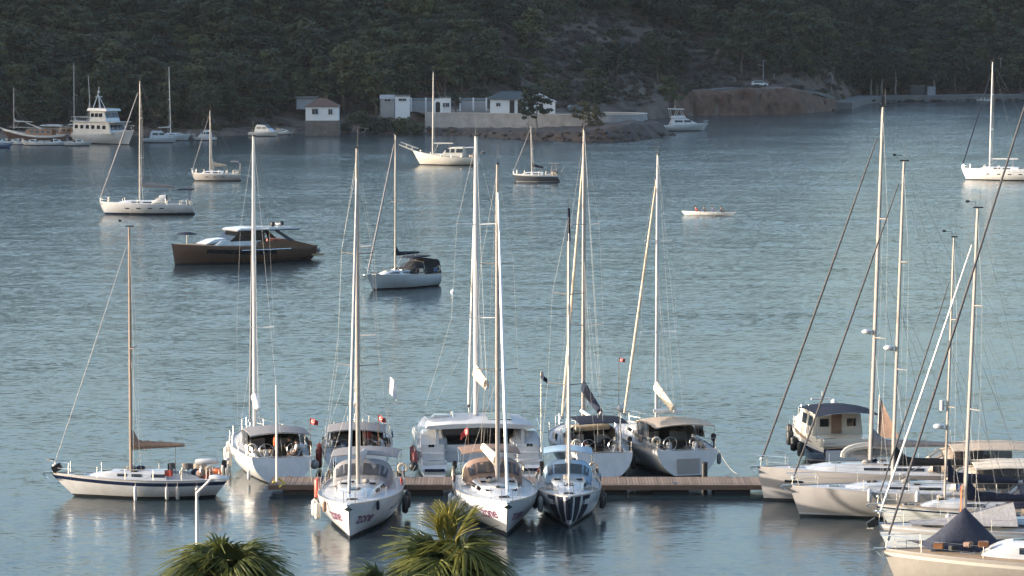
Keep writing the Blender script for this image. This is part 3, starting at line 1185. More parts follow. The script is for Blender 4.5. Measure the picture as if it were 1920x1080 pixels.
def cockpit(B, h, xa, xb, w_, zf, seat=.42, wheel=1, twin=False, teak=True):
    """well between xa (aft) and xb: floor, seats, steering"""
    zt = h.fs + .0
    q = MB()
    q.add([(xa, -w_, zt), (xb, -w_, zt), (xb, w_, zt), (xa, w_, zt), (xa, -w_, zf), (xb, -w_, zf), (xb, w_, zf), (xa, w_, zf)],
          [(4, 5, 6, 7), (0, 4, 5, 1), (2, 6, 7, 3), (1, 5, 6, 2), (0, 3, 7, 4)])
    well = B.part(q, 'cockpit_well', TEAK if teak else GEL, smooth=0)
    for sg in (1, -1):
        q = MB()
        q.box(((xa + xb) / 2 + .25, sg * (w_ - .27), zf + seat / 2), ((xb - xa) - .6, .5, seat))
        B.part(q, 'cockpit_seat', GEL, bevel=.03)
        q = MB()
        q.box(((xa + xb) / 2 + .25, sg * (w_ - .27), zf + seat + .045), ((xb - xa) - .7, .46, .07))
        B.part(q, 'seat_cushion', C_GREY, bevel=.02)
        # coaming
        q = MB()
        q.prism([(xa + .3, zt - .05), (xb, zt - .05), (xb, zt + .32), (xa + .9, zt + .22)], .09, .06, y0=sg * (w_ + .09))
        B.part(q, 'coaming', GEL, bevel=.03)
        q = MB()
        q.tube([(xb - 1.0, sg * (w_ + .09), zt + .28), (xb - 1.0, sg * (w_ + .09), zt + .46)], [.10, .08], 10)
        B.part(q, 'winch', STEEL)
    for yy in ((-.75, .75) if twin else (0,)):
        q = MB()
        q.box((xa + .75, yy, zf + .45), (.22, .28, .9))
        ped = B.part(q, 'pedestal', GEL, bevel=.04)
        q = MB()
        rw = .38 if twin else .5
        q.torus((xa + .58, yy, zf + .85), rw, .018, 'X', 20, 5)
        for k in range(5):
            a = k * 2 * PI / 5
            q.tube([(xa + .58, yy, zf + .85), (xa + .58, yy + rw * math.cos(a), zf + .85 + rw * math.sin(a))], .009, 4)
        B.part(q, 'steering_wheel', STEEL, ped)
    if not twin:
        q = MB()
        q.box(((xa + xb) / 2 + .5, 0, zf + .42), (1.0, .5, .06))
        q.box(((xa + xb) / 2 + .5, 0, zf + .2), (.5, .12, .4))
        B.part(q, 'cockpit_table', TEAK, bevel=.01)
    return well

def anchor(B, h, scale=1.0, col=STEEL):
    x = h.L / 2
    q = MB()
    q.box((x + .10 * scale, 0, h.fb + .02), (.55 * scale, .16 * scale, .07))
    B.part(q, 'bow_roller', STEEL)
    q = MB()
    q.tube([(x - .35 * scale, 0, h.fb + .08), (x + .42 * scale, 0, h.fb - .02)], .03 * scale, 6)
    s_ = scale
    q.add([(x + .46 * s_, 0, h.fb - .02), (x + .18 * s_, .22 * s_, h.fb - .20 * s_), (x + .02 * s_, 0, h.fb - .34 * s_), (x + .18 * s_, -.22 * s_, h.fb - .20 * s_), (x + .26 * s_, 0, h.fb - .10 * s_)],
          [(0, 1, 4), (1, 2, 4), (2, 3, 4), (3, 0, 4), (0, 3, 2, 1)])
    B.part(q, 'anchor', col, smooth=0)

def toe_rail(B, h, col=ALU, hgt=.05, t0=0.0):
    for sg in (1, -1):
        q = MB()
        rings = []
        for i in range(27):
            t = lerp(t0, .995, i / 26)
            z = h.sheer(t)
            p = h.side(t, z, sg, -.012)
            rings.append([p + Vector((0, sg * .018, -.012)), p + Vector((0, sg * .018, hgt)), p + Vector((0, -sg * .02, hgt)), p + Vector((0, -sg * .02, -.012))])
        q.loft(rings)
        B.part(q, 'toe_rail', col)

def fender(p, label, col=GEL, r=.13, ln=.62, group=None, ball=False, name='fender'):
    """p: world point where its line is made fast (rail); hangs below"""
    e = empty(name, p)
    q = MB()
    if ball:
        q.ball((0, 0, -.55), .26, n=12, m=8)
    else:
        k = ln / 2
        q.loft([[Vector((rr * math.cos(a * PI / 5), rr * math.sin(a * PI / 5), z)) for a in range(10)] for rr, z in ((.03, -.22), (.05, -.26), (r * .8, -.30), (r, -.36), (r, -.30 - ln + .06), (r * .8, -.30 - ln), (.05, -.34 - ln))])
    q.build('body', col, e)
    q = MB()
    q.tube([(0, 0, 0), (0, 0, -.3)], .01, 4)
    q.build('line', ROPE, e)
    tag(e, label, 'fender', group)
    return e

def flag(p, label, ht=1.3, w_=.75, h_=.5, kind='red', yaw=0.0, tilt=0.0, droop=.5, group=None, rake=0.0):
    """ensign on its staff; p = foot of the staff in the world"""
    e = empty('flag', p, yaw)
    q = MB()
    top = Vector((-rake * ht, 0, ht))
    q.tube([(0, 0, 0), top], .014, 5)
    q.build('staff', WOOD if kind == 'red' else STEEL, e)
    def fp(a, c, off=0.0):
        # a along the fly, c down the hoist
        x = a * w_ * (1 - .3 * droop)
        z = top.z - .03 - c * h_ - droop * a * a * w_ * .75
        y = .10 * math.sin(a * 7 + c * 1.3) * a + .05 * math.sin(a * 13 + c * 3) * a + off
        return Vector((top.x * (1 - c * h_ / ht) + x, y, z))
    n, m = 12, 7
    q = MB()
    g1 = [[fp(i / n, j / m, .004) for j in range(m + 1)] for i in range(n + 1)]
    g2 = [[fp(i / n, j / m, -.004) for j in range(m + 1)] for i in range(n + 1)]
    q.loft(g1, closed=False, caps=False)
    q.loft(g2, closed=False, caps=False)
    c_ = q.build('cloth', RED if kind == 'red' else C_NAVY if kind == 'dark' else WHITEC, e, smooth=80)
    if kind == 'red':
        q = MB()
        for sg in (.010, -.010):
            # crescent and star
            o_ = [(.36 + .19 * math.cos(t), .5 + .27 * math.sin(t)) for t in [R(40 + 280 * k / 14) for k in range(15)]]
            i_ = [(.41 + .15 * math.cos(t), .5 + .215 * math.sin(t)) for t in [R(40 + 280 * k / 14) for k in range(15)]]
            V = [fp(a, c, sg) for a, c in o_] + [fp(a, c, sg) for a, c in i_]
            q.add(V, [(k, k + 1, 16 + k, 15 + k) for k in range(14)])
            st = []
            for k in range(10):
                rr = .10 if k % 2 == 0 else .042
                a = R(36 * k + 180)
                st.append(fp(.62 + rr * math.cos(a) * .7, .5 + rr * math.sin(a), sg))
            q.add([fp(.62, .5, sg)] + st, [(0, k + 1, (k + 1) % 10 + 1) for k in range(10)])
        q.build('emblem', WHITEC, c_, smooth=0)
    elif kind == 'white':
        q = MB()
        for sg in (.010, -.010):
            for (a0, a1, c0, c1) in ((.2, .8, .22, .32), (.3, .75, .42, .50), (.25, .6, .62, .70)):
                V = [fp(lerp(a0, a1, k / 4), c, sg) for k in range(5) for c in (c0, c1)]
                q.add(V, [(2 * k, 2 * k + 1, 2 * k + 3, 2 * k + 2) for k in range(4)])
        q.build('emblem', mat('grey_print', (.38, .38, .42), .8), c_, smooth=0)
    tag(e, label, 'flag', group)
    return e

def hull_text(B, h, word, x_start, z0, size, sg, cols, parent, slant=0.0):
    """lettering laid on the topsides; reads from left to right for someone facing that side"""
    cu = bpy.data.curves.new('lettering', 'FONT')
    cu.body = word
    cu.size = size
    cu.offset = 0.012
    cu.resolution_u = 3
    cu.space_character = 0.95
    to = bpy.data.objects.new('lettering', cu)
    COL.objects.link(to)
    dg = bpy.context.evaluated_depsgraph_get()
    me = bpy.data.meshes.new_from_object(to.evaluated_get(dg))
    bpy.data.objects.remove(to)
    bm = bmesh.new()
    bm.from_mesh(me)
    bmesh.ops.subdivide_edges(bm, edges=[e for e in bm.edges if e.calc_length() > .12], cuts=2)
    bmesh.ops.triangulate(bm, faces=bm.faces[:])
    xs_ = [v.co.x for v in bm.verts]
    wd = max(xs_) - min(xs_)
    for v in bm.verts:
        u, vv = v.co.x, v.co.y
        z = z0 + vv + slant * u
        # starboard (sg -1): bow is on the right of the reader; port (+1): bow is on the left
        x = x_start + u if sg < 0 else x_start - u
        t = h.t_of_x(x, z)
        v.co = h.side(t, z, sg, .012)
    bm.to_mesh(me)
    bm.free()
    me.materials.clear()
    me.materials.append(cols)
    o = bpy.data.objects.new('lettering', me)
    COL.objects.link(o)
    o.parent = parent
    return o
# ================================================================== SAILING YACHTS
def letter_mat():
    m = bpy.data.materials.new('bow_lettering')
    m.use_nodes = True
    t = m.node_tree
    p = t.nodes['Principled BSDF']
    p.inputs['Roughness'].default_value = 0.4
    tc = t.nodes.new('ShaderNodeTexCoord')
    sx = t.nodes.new('ShaderNodeSeparateXYZ')
    r = t.nodes.new('ShaderNodeValToRGB')
    r.color_ramp.elements[0].position = 0.15
    r.color_ramp.elements[0].color = (0.03, 0.012, 0.06, 1)
    r.color_ramp.elements[1].position = 0.9
    r.color_ramp.elements[1].color = (0.12, 0.03, 0.07, 1)
    t.links.new(tc.outputs['Generated'], sx.inputs[0])
    t.links.new(sx.outputs['X'], r.inputs[0])
    t.links.new(r.outputs[0], p.inputs['Base Color'])
    return m
LETTER = letter_mat()

def solve_x(B, px, z, lo, hi):
    best, bx = 1e9, 0
    for i in range(401):
        x = lerp(lo, hi, i / 400)
        d = abs(pix(B.w(x, 0, z))[0] - px)
        if d < best:
            best, bx = d, x
    return bx

C_DKGREY = cloth('dark_grey_canvas', (.085, .082, .085))
def yacht(label, pos, theta, L, Bm, fs, fb, mast_py, mast_t=.57, mast_px=None, hull=(GEL, ANTI, NAVY, GEL), rake=.7, ts=.82, srake=-.45, mrake=1.0, mr=.10, mcol=ALU,
          boom=None, jib=('f',), jfrac=.93, jr=.075, jcol=C_SAIL, jfoot=.35, hood=None, bim=None, bimz=1.95, stripe=(.26, .12), boot=(.05, .13), detail=2, wins=((-.6, .5), (.9, 1.9)),
          roofh=(.48, .34), roofmat=GEL, deckmat=DECK, spread=2, sw=1.05, radar=None, twin=False, name='sailing_yacht', cat='sailboat', group=None, portholes=0, top_col=None, boxes=(), tm=.42, p=2.1,
          anchor_on=True, well=True, nrail=6, wire=.0045, backstay=True, railh=.6, roof_x=None, dip=0.0, bim_len=None, jib_on=True, ph_mat=GLASS, hoodh=1.0):
    B = Boat(name, label, cat, pos, theta, group)
    h = Hull(L, Bm, fs, fb, rake, ts, srake, p=p, tm=tm, dip=dip)
    B.h = h
    hb_ = h.mesh(list(hull), stripe, boot)
    hull_o = B.part(hb_, 'hull', list(hull), smooth=40)
    B.hull = hull_o
    xa, xb = -L / 2 + abs(srake) + .15, -L * .13
    cw = min(Bm * .30, Bm / 2 * ts - .28)
    ta, tb = h.t_of_x(xa, fs), h.t_of_x(xb, fs)
    B.part(h.deck(well=(ta, tb, cw) if well else None), 'deck', deckmat, smooth=60)
    if well:
        cockpit(B, h, xa, xb, cw, fs - .55, twin=twin)
    else:
        q = MB()
        q.box(((xa + xb) / 2, 0, fs + .12), ((xb - xa) * .9, cw * 2, .3))
        B.part(q, 'cockpit_coaming', roofmat, bevel=.06)
    rx0, rx1 = roof_x or (xb - .1, L * .30)
    ro, prof = roof(B, h, rx0, rx1, Bm * .33, Bm * .20, roofh[0], roofh[1], roofmat, [(a, c) for a, c in wins], nose=min(1.6, (rx1 - rx0) * .35))
    if detail >= 1:
        mx = mast_px
    z0 = None
    if mast_px is not None:
        xm = solve_x(B, mast_px, fs + .5, -L * .3, L * .4)
    else:
        xm = h.xat(mast_t, 1.0)
    zt = prof(xm)[3] + .04 if rx0 < xm < rx1 else h.deckz(h.t_of_x(xm, 1), 0)
    Y = B.w(xm, 0, 0).y
    H = at(960, mast_py, Y).z
    B.H, B.xm = H, xm
    bo = dict(boom) if boom else None
    if bo:
        bo.setdefault('z', zt + .85)
        bo.setdefault('len', L * .33)
    mast, mp = rig(B, h, h.t_of_x(xm, 1), H, mrake, mr, mcol, spread, sw, bo, (jfrac, jr, jcol, jfoot) if jib_on else None, zt, base_x=xm, radar=radar, top_col=top_col, boxes=boxes, wire=wire, backstay=backstay)
    B.mp = mp
    if detail >= 1:
        toe_rail(B, h, ALU if detail > 1 else GEL)
        rails(B, h, nrail, railh)
        if anchor_on:
            anchor(B, h)
    if detail >= 2:
        for (x, y) in ((rx1 + .55, 0), (lerp(rx0, rx1, .78), 0)):
            tt = h.t_of_x(x, fs)
            z = prof(x)[3] + .03 if rx0 < x < rx1 else h.deckz(tt, 0)
            hatch(B, ro if rx0 < x < rx1 else B.part(MB().box((x, y, z + .005), (.62, .62, .03)), 'hatch_frame', GEL), x, y, z, .5, ry=.08 if rx0 < x < rx1 else 0)
        for sg in (1, -1):
            hatch(B, ro, lerp(rx0, rx1, .42), sg * Bm * .17, prof(lerp(rx0, rx1, .42))[3] + .02, .34)
            q = MB()
            q.tube([(lerp(rx0, rx1, a), sg * Bm * .22, prof(lerp(rx0, rx1, a))[3] + .09) for a in (.2, .4, .6)], .018, 5)
            B.part(q, 'handrail', TEAK, ro)
        q = MB()
        q.box((rx0 - .01, 0, fs + .28), (.03, .62, .9))
        B.part(q, 'companionway', C_BLACK)
        # coiled lines, bags and gear about the deck
        rn = random.Random(int(abs(pos[0]) * 100))
        for k in range(5):
            q = MB()
            x = rn.uniform(xm - .9, xm + .3) if k < 3 else rn.uniform(xa + .4, xb - .2)
            y = rn.uniform(-.5, .5) if k < 3 else rn.choice((-1, 1)) * (cw - .25)
            z = zt + .02 if k < 3 else fs
            q.ball((x, y, z + .06), rn.uniform(.10, .20), 1.3, 1, .6, 8, 5)
            B.part(q, 'rope_coil' if k < 3 else 'gear_bag', ROPE if k < 2 else C_NAVY if k == 2 else (C_LGREY if k == 3 else C_BROWN))
        rn2 = random.Random(int(abs(pos[1]) * 77))
        tcol = [cloth('red_towel', (.38, .07, .05)), cloth('blue_towel', (.07, .13, .26)), C_CREAM, C_DKGREY, C_TAN, C_BLACK]
        for k in range(6):              # towels and gear hung along the lifelines
            t_ = rn2.uniform(.06, .42)
            sg = rn2.choice((1, -1))
            p_ = h.side(t_, h.sheer(t_), sg, -.05)
            wd_ = rn2.uniform(.25, .6)
            q = MB()
            g_ = []
            for i in range(5):
                g_.append([p_ + Vector((-wd_ / 2 + wd_ * i / 4, sg * (.03 * math.sin(i * 1.7) + o_), railh - d_)) for d_, o_ in ((0, .0), (.16, .03), (.30 + .12 * rn2.random(), .035), (.16, -.02), (0, -.03))])
            q.loft(g_, closed=True, caps=False)
            B.part(q, 'hung_towel', tcol[rn2.randrange(6)], smooth=70)
        q = MB()
        p_ = h.side(.035, h.sheer(.035), -1, -.12)
        q.box((p_.x, p_.y, p_.z + .62), (.26, .24, .42))
        q.box((p_.x - .05, p_.y, p_.z + .25), (.12, .10, .5))
        B.part(q, 'outboard_motor', BLACK, bevel=.05)
        q = MB()
        p_ = h.side(.03, h.sheer(.03), 1, -.10)
        q.torus((p_.x, p_.y, p_.z + .5), .22, .06, 'X', 14, 6)
        B.part(q, 'horseshoe_buoy', C_CREAM)
        for k in range(4):
            q = MB()
            x = rn2.uniform(xa + .2, xb - .3)
            y = rn2.uniform(-cw + .2, cw - .2)
            q.box((x, y, fs - .1 + .25 * rn2.random()), (rn2.uniform(.25, .6), rn2.uniform(.2, .5), rn2.uniform(.2, .5)), rz=rn2.random() * 3)
            B.part(q, 'cockpit_gear', tcol[rn2.randrange(6)], bevel=.05)
    if hood:
        sprayhood(B, xb - .8, xb + .9, Bm * .37, fs + .22, hoodh, hood)
    if bim:
        x1_ = xb - .35
        x0_ = xa + .15 if bim_len is None else x1_ - bim_len
        for sg in (1, -1):              # rolled and hanging side screens between bimini and rail
            q = MB()
            ws_ = Bm * .395
            z1_, z2_ = fs + bimz - .62, fs + .35
            xq = lerp(x0_, x1_, .35 if sg > 0 else .55)
            g_ = [[Vector((lerp(xq, x1_, i / 6), sg * (ws_ + .03 * math.sin(i * 2.1)), z)) for z in (z1_, lerp(z1_, z2_, .5), z2_)] for i in range(7)]
            q.loft(g_, closed=False, caps=False)
            q.loft([[p - Vector((0, sg * .015, 0)) for p in r_] for r_ in g_], closed=False, caps=False)
            B.part(q, 'side_screen', VINYL, smooth=60)
        bimini(B, x0_, x1_, Bm * .40, fs + bimz - .55, bim, fs + .25)
    for k in range(portholes):
        for sg in (1, -1):
            q = MB()
            xs_ = [lerp(-L * .22, L * .26, (k + .5) / portholes) + d for d in (-.26, -.09, .09, .26)]
            rings = []
            for x in xs_:
                ring = []
                for zf, off in ((.62, .012), (.72, .012), (.72, -.02), (.62, -.02)):
                    z = fs * zf
                    ring.append(h.side(h.t_of_x(x, z), z, sg, off))
                rings.append(ring)
            q.loft(rings)
            B.part(q, 'hull_window', ph_mat, hull_o)
    return B

def fend(B, ts, sg, label, col=GEL, group=None, zoff=0.0, **k):
    for t in ts:
        z = B.h.sheer(t)
        p = B.h.side(t, z, sg, .02 + k.get('r', .13))
        p = B.M @ p
        p.z += zoff
        fender(p, label, col, group=group, **k)

# ---- side-on sloop at the west end of the pontoon
th = 180
pA = bow_at(143, 930, th, 9.4, 1.35)
A = yacht('white sloop with navy sheer stripe and brown sail cover, lying side-on off the pontoon end', pA, th, 9.4, 3.0, .98, 1.22, 425, mast_px=246, hull=(GEL, ANTI, ANTI, NAVY), rake=1.25, ts=.55, srake=.75,
          mrake=0.1, mr=.115, mcol=BRONZE, boom=dict(cover=C_BROWN, h=.42, len=2.85, lift=3, col=BRONZE, z=2.55, lazy=False), jr=.022, jcol=C_LGREY, stripe=(.27, .08), roofh=(.42, .30), wins=((-1.4, -.7), (-.2, .35), (.6, 1.1)),
          spread=1, sw=.9, anchor_on=True, p=1.9, dip=.06, roof_x=(-1.5, 2.6))
fend(A, (.52,), 1, 'slim white fender amidships on the side-on sloop with navy stripe', r=.09, ln=.7)
fend(A, (.34, .28), 1, 'grey fender of a pair aft on the side-on sloop with navy stripe', GEL3, 'fenders of the side-on sloop', r=.10, ln=.6)
fend(A, (.17,), 1, 'pale square-ended fender near the stern of the navy-striped sloop', GEL2, r=.12, ln=.5)
q = MB()
q.box((4.35, 0, 1.5), (.5, .4, .35), ry=.5)
q.tube([(4.5, -.3, 1.9), (4.9, 0, 1.95), (4.5, .3, 1.9)], .03, 5)
A.part(q, 'folded_anchor', BLACK, bevel=.04)
for k, (x, y, z, s_) in enumerate(((-3.3, .3, 1.25, .3), (-3.7, -.3, 1.3, .34), (-2.9, -.4, 1.2, .26), (-4.1, .1, 1.3, .28))):
    q = MB()
    q.ball((x, y, z), s_, 1, .8, .8)
    A.part(q, 'gear_bundle', (C_BROWN, C_TAN, C_NAVY, ORANGE)[k])
q = MB()
xc_ = solve_x(A, 389, 1.8, -6, 0)
q.tube([(xc_ + .62, .2, 1.84), (xc_ + .5, .2, 1.84), (xc_ - .5, .2, 1.88), (xc_ - .62, .2, 1.88)], [.10, .16, .16, .10], 10)
q.tube([(xc_ + .3, .2, 1.1), (xc_ + .3, .2, 1.8)], .02, 5)
q.tube([(xc_ - .3, .2, 1.1), (xc_ - .3, .2, 1.8)], .02, 5)
A.part(q, 'life_raft_canister', GEL)
q = MB()
q.tube([(-4.6, 0, 1.0), (-4.6, 0, 1.9)], .02, 5)
q.ball((-4.6, 0, 1.95), .12, 1, 1, .6)
A.part(q, 'stern_light', GEL)

# ---- stern-to yachts on the far side of the pontoon
th = 103
pB = stern_at(531, 906, th, 12.2)
Bb = yacht('white yacht stern-to with grey bimini and raised white gangway pole', pB, th, 12.2, 4.1, 1.35, 1.55, 255, mast_px=478, hull=(GEL, ANTI, GEL, GEL), ts=.80, srake=-.35, mrake=.6, mr=.115, mcol=ALUW,
           boom=dict(cover=C_SAIL, h=.30, len=4.2, lift=-3, yaw=6, style='bag', col=ALUW, z=3.55), jr=.07, jcol=C_GREY, hood=C_GREY, bim=C_GREY, bimz=1.8, twin=True, portholes=2, bim_len=3.3)
q = MB()
q.tube([Bb.M.inverted() @ ground(519, 903, 1.0), Bb.M.inverted() @ at(518, 722, ground(519, 903, 1.0).y)], [.06, .05], 8)
Bb.part(q, 'raised_gangway', ALUW)
fend(Bb, (.72, .55, .40), 1, 'long white fender on the sunlit side of the yacht with the gangway pole', GEL2, 'fenders on the yacht with the gangway pole', r=.14, ln=.8)
fend(Bb, (.015,), -1, 'round grey ball fender at the stern corner of the gangway-pole yacht', C_GREY, ball=True, zoff=.1)
fend(Bb, (.02,), 1, 'short white fender at the port stern corner of the gangway-pole yacht', GEL, r=.09, ln=.45, zoff=-.4)
flag(Bb.w(-6.0, -1.5, 1.5), 'small red ensign with white crescent above the grey bimini beside the gangway pole', ht=2.0, w_=.46, h_=.30, yaw=R(-20), droop=.3)
q = MB()
q.tube([Bb.M.inverted() @ Vector(p) for p in (ground(512, 905, .6), ground(522, 897, .9), ground(535, 908, .55), ground(524, 912, .5))], .06, 6)
o = q.build('mooring_line', ROPEY, Bb.root)

th = 92
pC2 = stern_at(668, 899, th, 12.0)
C2 = yacht('white yacht with grey bimini and grey mainsail bag, stern-to behind the lettered bow yacht', pC2, th, 12.0, 4.0, 1.4, 1.55, 305, mast_t=.57, ts=.85, srake=-.3, mrake=0.4, mr=.11, mcol=ALU,
           boom=dict(cover=C_LGREY, h=.95, len=4.4, lift=3, style='tri', col=ALUW, z=3.4), jr=.07, hood=C_GREY, bim=C_GREY, bimz=1.75, twin=True, bim_len=3.4)
flag(C2.w(-5.6, -1.2, 1.6), 'small red ensign behind the grey bimini of the yacht hidden by the lettered bow', ht=1.9, w_=.46, h_=.30, yaw=R(-25), droop=.45)
flag(C2.w(-5.2, -1.75, 1.5), 'tall white printed banner flag flying above the grey bimini', ht=4.1, w_=.62, h_=.95, kind='white', yaw=R(-10), droop=1.0)
fend(C2, (.5, .35, .2), 1, 'orange red fender between the two yachts moored back to back', mat('faded_red_fender', (.50, .09, .06), .5), 'red fenders of the back-to-back yachts', r=.15, ln=.8)

th = 101
pG = stern_at(1136, 897, th, 11.8)
G = yacht('white yacht with navy stack-pack sail cover and navy awning, stern-to behind the blue-bowed yacht', pG, th, 11.8, 3.9, 1.35, 1.55, 243, mast_px=1094, ts=.80, srake=-.30, mrake=.2, mr=.11, mcol=ALU,
          boom=dict(cover=C_NAVY, h=.75, len=4.6, lift=-9, style='tri', col=ALU, z=4.1), jr=.085, jcol=C_CREAM, hood=C_TAN, twin=True, wins=((-.6, .5),))
bimini(G, -5.4, -2.1, 1.35, 3.05, C_NAVY, 1.6, crown=.06)
q = MB()
q.tube([(-2.6, 1.0, 2.35), (-2.7, -.9, 2.45)], .17, 10)
G.part(q, 'rolled_canvas', C_CREAM)
q = MB()
q.tube([(-1.2, .4, 3.2), (-2.0, -.5, 2.6)], .10, 8)
G.part(q, 'rolled_sail', WHITEC)
fend(G, (.12, .25, .4), -1, 'black fender crowded on the shaded side between two stern-to yachts', BLACK, 'black fenders between the stern-to yachts', r=.16, ln=.8)
flag(G.w(-2.0, -1.6, 1.5), 'little red pennant flying from the navy-awning yacht', ht=4.7, w_=.35, h_=.2, kind='red', yaw=R(-15), droop=.2)
q = MB()
q.tube([(-5.5, -.9, 1.4), (-5.5, -.9, 3.6)], .03, 6)
q.ball((-5.5, -.9, 3.75), .2, .4, 1, 1)
for k in range(3):
    a = k * 2.1
    q.box((-5.4, -.9 + .25 * math.cos(a), 3.75 + .25 * math.sin(a)), (.03, .5, .08), rx=a)
G.part(q, 'wind_generator', GEL)
q = MB()
q.box((-3.2, 1.45, 2.0), (.9, .5, .5))
G.part(q, 'life_raft', BLACK, bevel=.08)

th = 105
pH = stern_at(1291, 893, th, 12.3)
Hh = yacht('white yacht with tan bimini and tan mainsail bag, stern-to at the pontoon', pH, th, 12.3, 4.3, 1.4, 1.6, 290, mast_px=1231, ts=.80, srake=-.25, mrake=.3, mr=.10, mcol=ALUW,
           boom=dict(cover=C_CREAM, h=.62, len=4.4, lift=-10, yaw=4, style='bag', col=ALUW, z=4.1), jr=.085, jcol=C_CREAM, hood=C_TAN, bim=C_TAN, bimz=1.9, twin=True, bim_len=3.6)
q = MB()
q.box((-6.12, 0, .55), (.06, 1.3, .85))
Hh.part(q, 'transom_gate', GEL3, Hh.hull, bevel=.02)
for k in range(4):
    q = MB()
    q.ball((-1.9 + .3 * k, 1.5 - .22 * k, 1.9 + .1 * (k % 2)), .34, 1.3, 1, .7)
    Hh.part(q, 'folded_canvas', C_TAN if k % 2 else C_CREAM)
q = MB()
q.tube([(-3.2, 1.1, 3.3), (-3.2, -.6, 3.25)], .10, 8)
Hh.part(q, 'rolled_screen', WHITEC)
fend(Hh, (.35, .5), 1, 'black fender on the shaded flank of the tan-bimini yacht', BLACK, 'black fenders of the tan-bimini yacht', r=.15, ln=.8)
fend(Hh, (.01,), -1, 'small grey fender at the stern corner of the tan-bimini yacht', C_GREY, r=.12, ln=.5)

# ---- bow-on yachts on the near side of the pontoon
th = -92.2
pC = bow_at(656, 1011, th, 12.4, .55)
C = yacht('white charter yacht bow-on with dark lettering on the bow and grey sprayhood', pC, th, 12.4, 4.15, 1.42, 1.75, 278, mast_t=.565, ts=.88, srake=-.3, mrake=0.0, rake=.55, mr=.11, mcol=ALU, boot=(.10, .17),
          hull=(GEL, ANTI, NAVY, GEL), boom=dict(cover=C_LGREY, h=.75, len=4.3, lift=2, style='tri', col=ALUW), jr=.085, jcol=C_LGREY, hood=C_GREY, hoodh=1.18, twin=True, p=2.5, portholes=2)
bimini(C, -5.6, -2.5, 1.7, 3.0, C_GREY, 1.7)
hull_text(C, C.h, 'zone', C.h.xat(.955, .9), .72, .78, 1, LETTER, C.hull, -.06)
hull_text(C, C.h, 'zone', C.h.xat(.955, .9) - 1.6, .72, .78, -1, LETTER, C.hull, .06)
fend(C, (.60, .72), -1, 'tan and white fender on the sunlit bow quarter of the grey-hooded lettered yacht', GEL2, 'sunlit fenders of the grey-hooded lettered yacht', r=.15, ln=.75)
fend(C, (.82,), -1, 'dark fender high on the sunlit bow of the grey-hooded lettered yacht', C_BROWN, r=.10, ln=.45, zoff=.2)
fend(C, (.84,), 1, 'small dark fender high on the shaded bow of the grey-hooded lettered yacht', C_NAVY, r=.08, ln=.35, zoff=.25)
fend(C, (.46, .30), 1, 'black fender on the shaded quarter of the grey-hooded lettered yacht', BLACK, 'black fenders of the grey-hooded lettered yacht', r=.16, ln=.8)
fend(C, (.36,), -1, 'faded red fender aft on the sunlit side of the grey-hooded lettered yacht', mat('faded_red_fender', (.50, .09, .06), .5), r=.17, ln=.9, zoff=.7)
th = -84.5
pE = bow_at(950, 1004, th, 12.2, .6)
E = yacht('white charter yacht bow-on with pinkish lettering on the bow and brown sprayhood', pE, th, 12.2, 4.1, 1.38, 1.7, 308, mast_t=.565, ts=.86, srake=-.3, mrake=0.0, rake=.6, mr=.11, mcol=ALU, boot=(.09, .16),
          hull=(GEL, ANTI, NAVY, GEL), boom=dict(cover=C_CREAM, h=.62, len=4.3, lift=4, style='bag', col=ALUW, yaw=-5), jr=.085, jcol=WHITEC, hood=C_BROWN, hoodh=1.18, twin=True, p=2.45, portholes=2)
bimini(E, -5.5, -2.7, 1.5, 3.0, C_BROWN, 1.7)
hull_text(E, E.h, 'zone', E.h.xat(.955, .9), .70, .74, 1, LETTER, E.hull, -.06)
hull_text(E, E.h, 'zone', E.h.xat(.955, .9) - 1.55, .70, .74, -1, LETTER, E.hull, .06)
for (x, y) in ((2.7, .55), (2.7, -.55)):
    hatch(E, E.root, x, y, E.h.deckz(.7, y) + .22, .5)
fend(E, (.42, .55, .66), -1, 'white fender on the sunlit side of the brown-hooded lettered yacht', GEL, 'white fenders of the brown-hooded lettered yacht', r=.15, ln=.7)
fend(E, (.60, .45), 1, 'white fender squeezed between two bow-on yachts', GEL3, 'fenders between the two bow-on yachts', r=.14, ln=.7)
flag(E.w(-5.0, -1.0, 2.6), 'red ensign drooping over the brown sprayhood in front of the catamaran', ht=1.4, w_=.5, h_=.36, yaw=R(150), droop=.8)

th = -90.5
pF = bow_at(1067, 990, th, 10.3, .5)
F = yacht('white yacht bow-on with navy panels hung on the bow and pale blue sprayhood', pF, th, 10.3, 3.35, 1.25, 1.6, 392, mast_t=.575, ts=.85, srake=-.3, mrake=0.0, rake=.5, mr=.09, mcol=ALU, boot=(.08, .14),
          hull=(GEL, ANTI, NAVY, GEL), boom=dict(cover=C_SAIL, h=.35, len=3.4, lift=2, col=ALU), jr=.06, jcol=C_LGREY, hood=C_BLUE, twin=False, p=2.3, top_col=C_NAVY, wins=((-.5, .4), (.7, 1.5)))
bimini(F, -4.7, -2.4, 1.25, 2.85, C_BLUE, 1.5)
for sg in (1, -1):
    for (t0, t1) in ((.80, .88), (.905, .955)):
        q = MB()
        rings = []
        for k in range(5):
            t = lerp(t0, t1, k / 4)
            sh = F.h.sheer(t)
            ring = []
            for zf, off in ((.14, .03), (.5, .03), (.98, .03), (.98, .005), (.5, .005), (.14, .005)):
                ring.append(F.h.side(t, sh * zf, sg, off))
            rings.append(ring)
        q.loft(rings)
        F.part(q, 'bow_panel', C_NAVY, F.hull)
q = MB()
rings = []
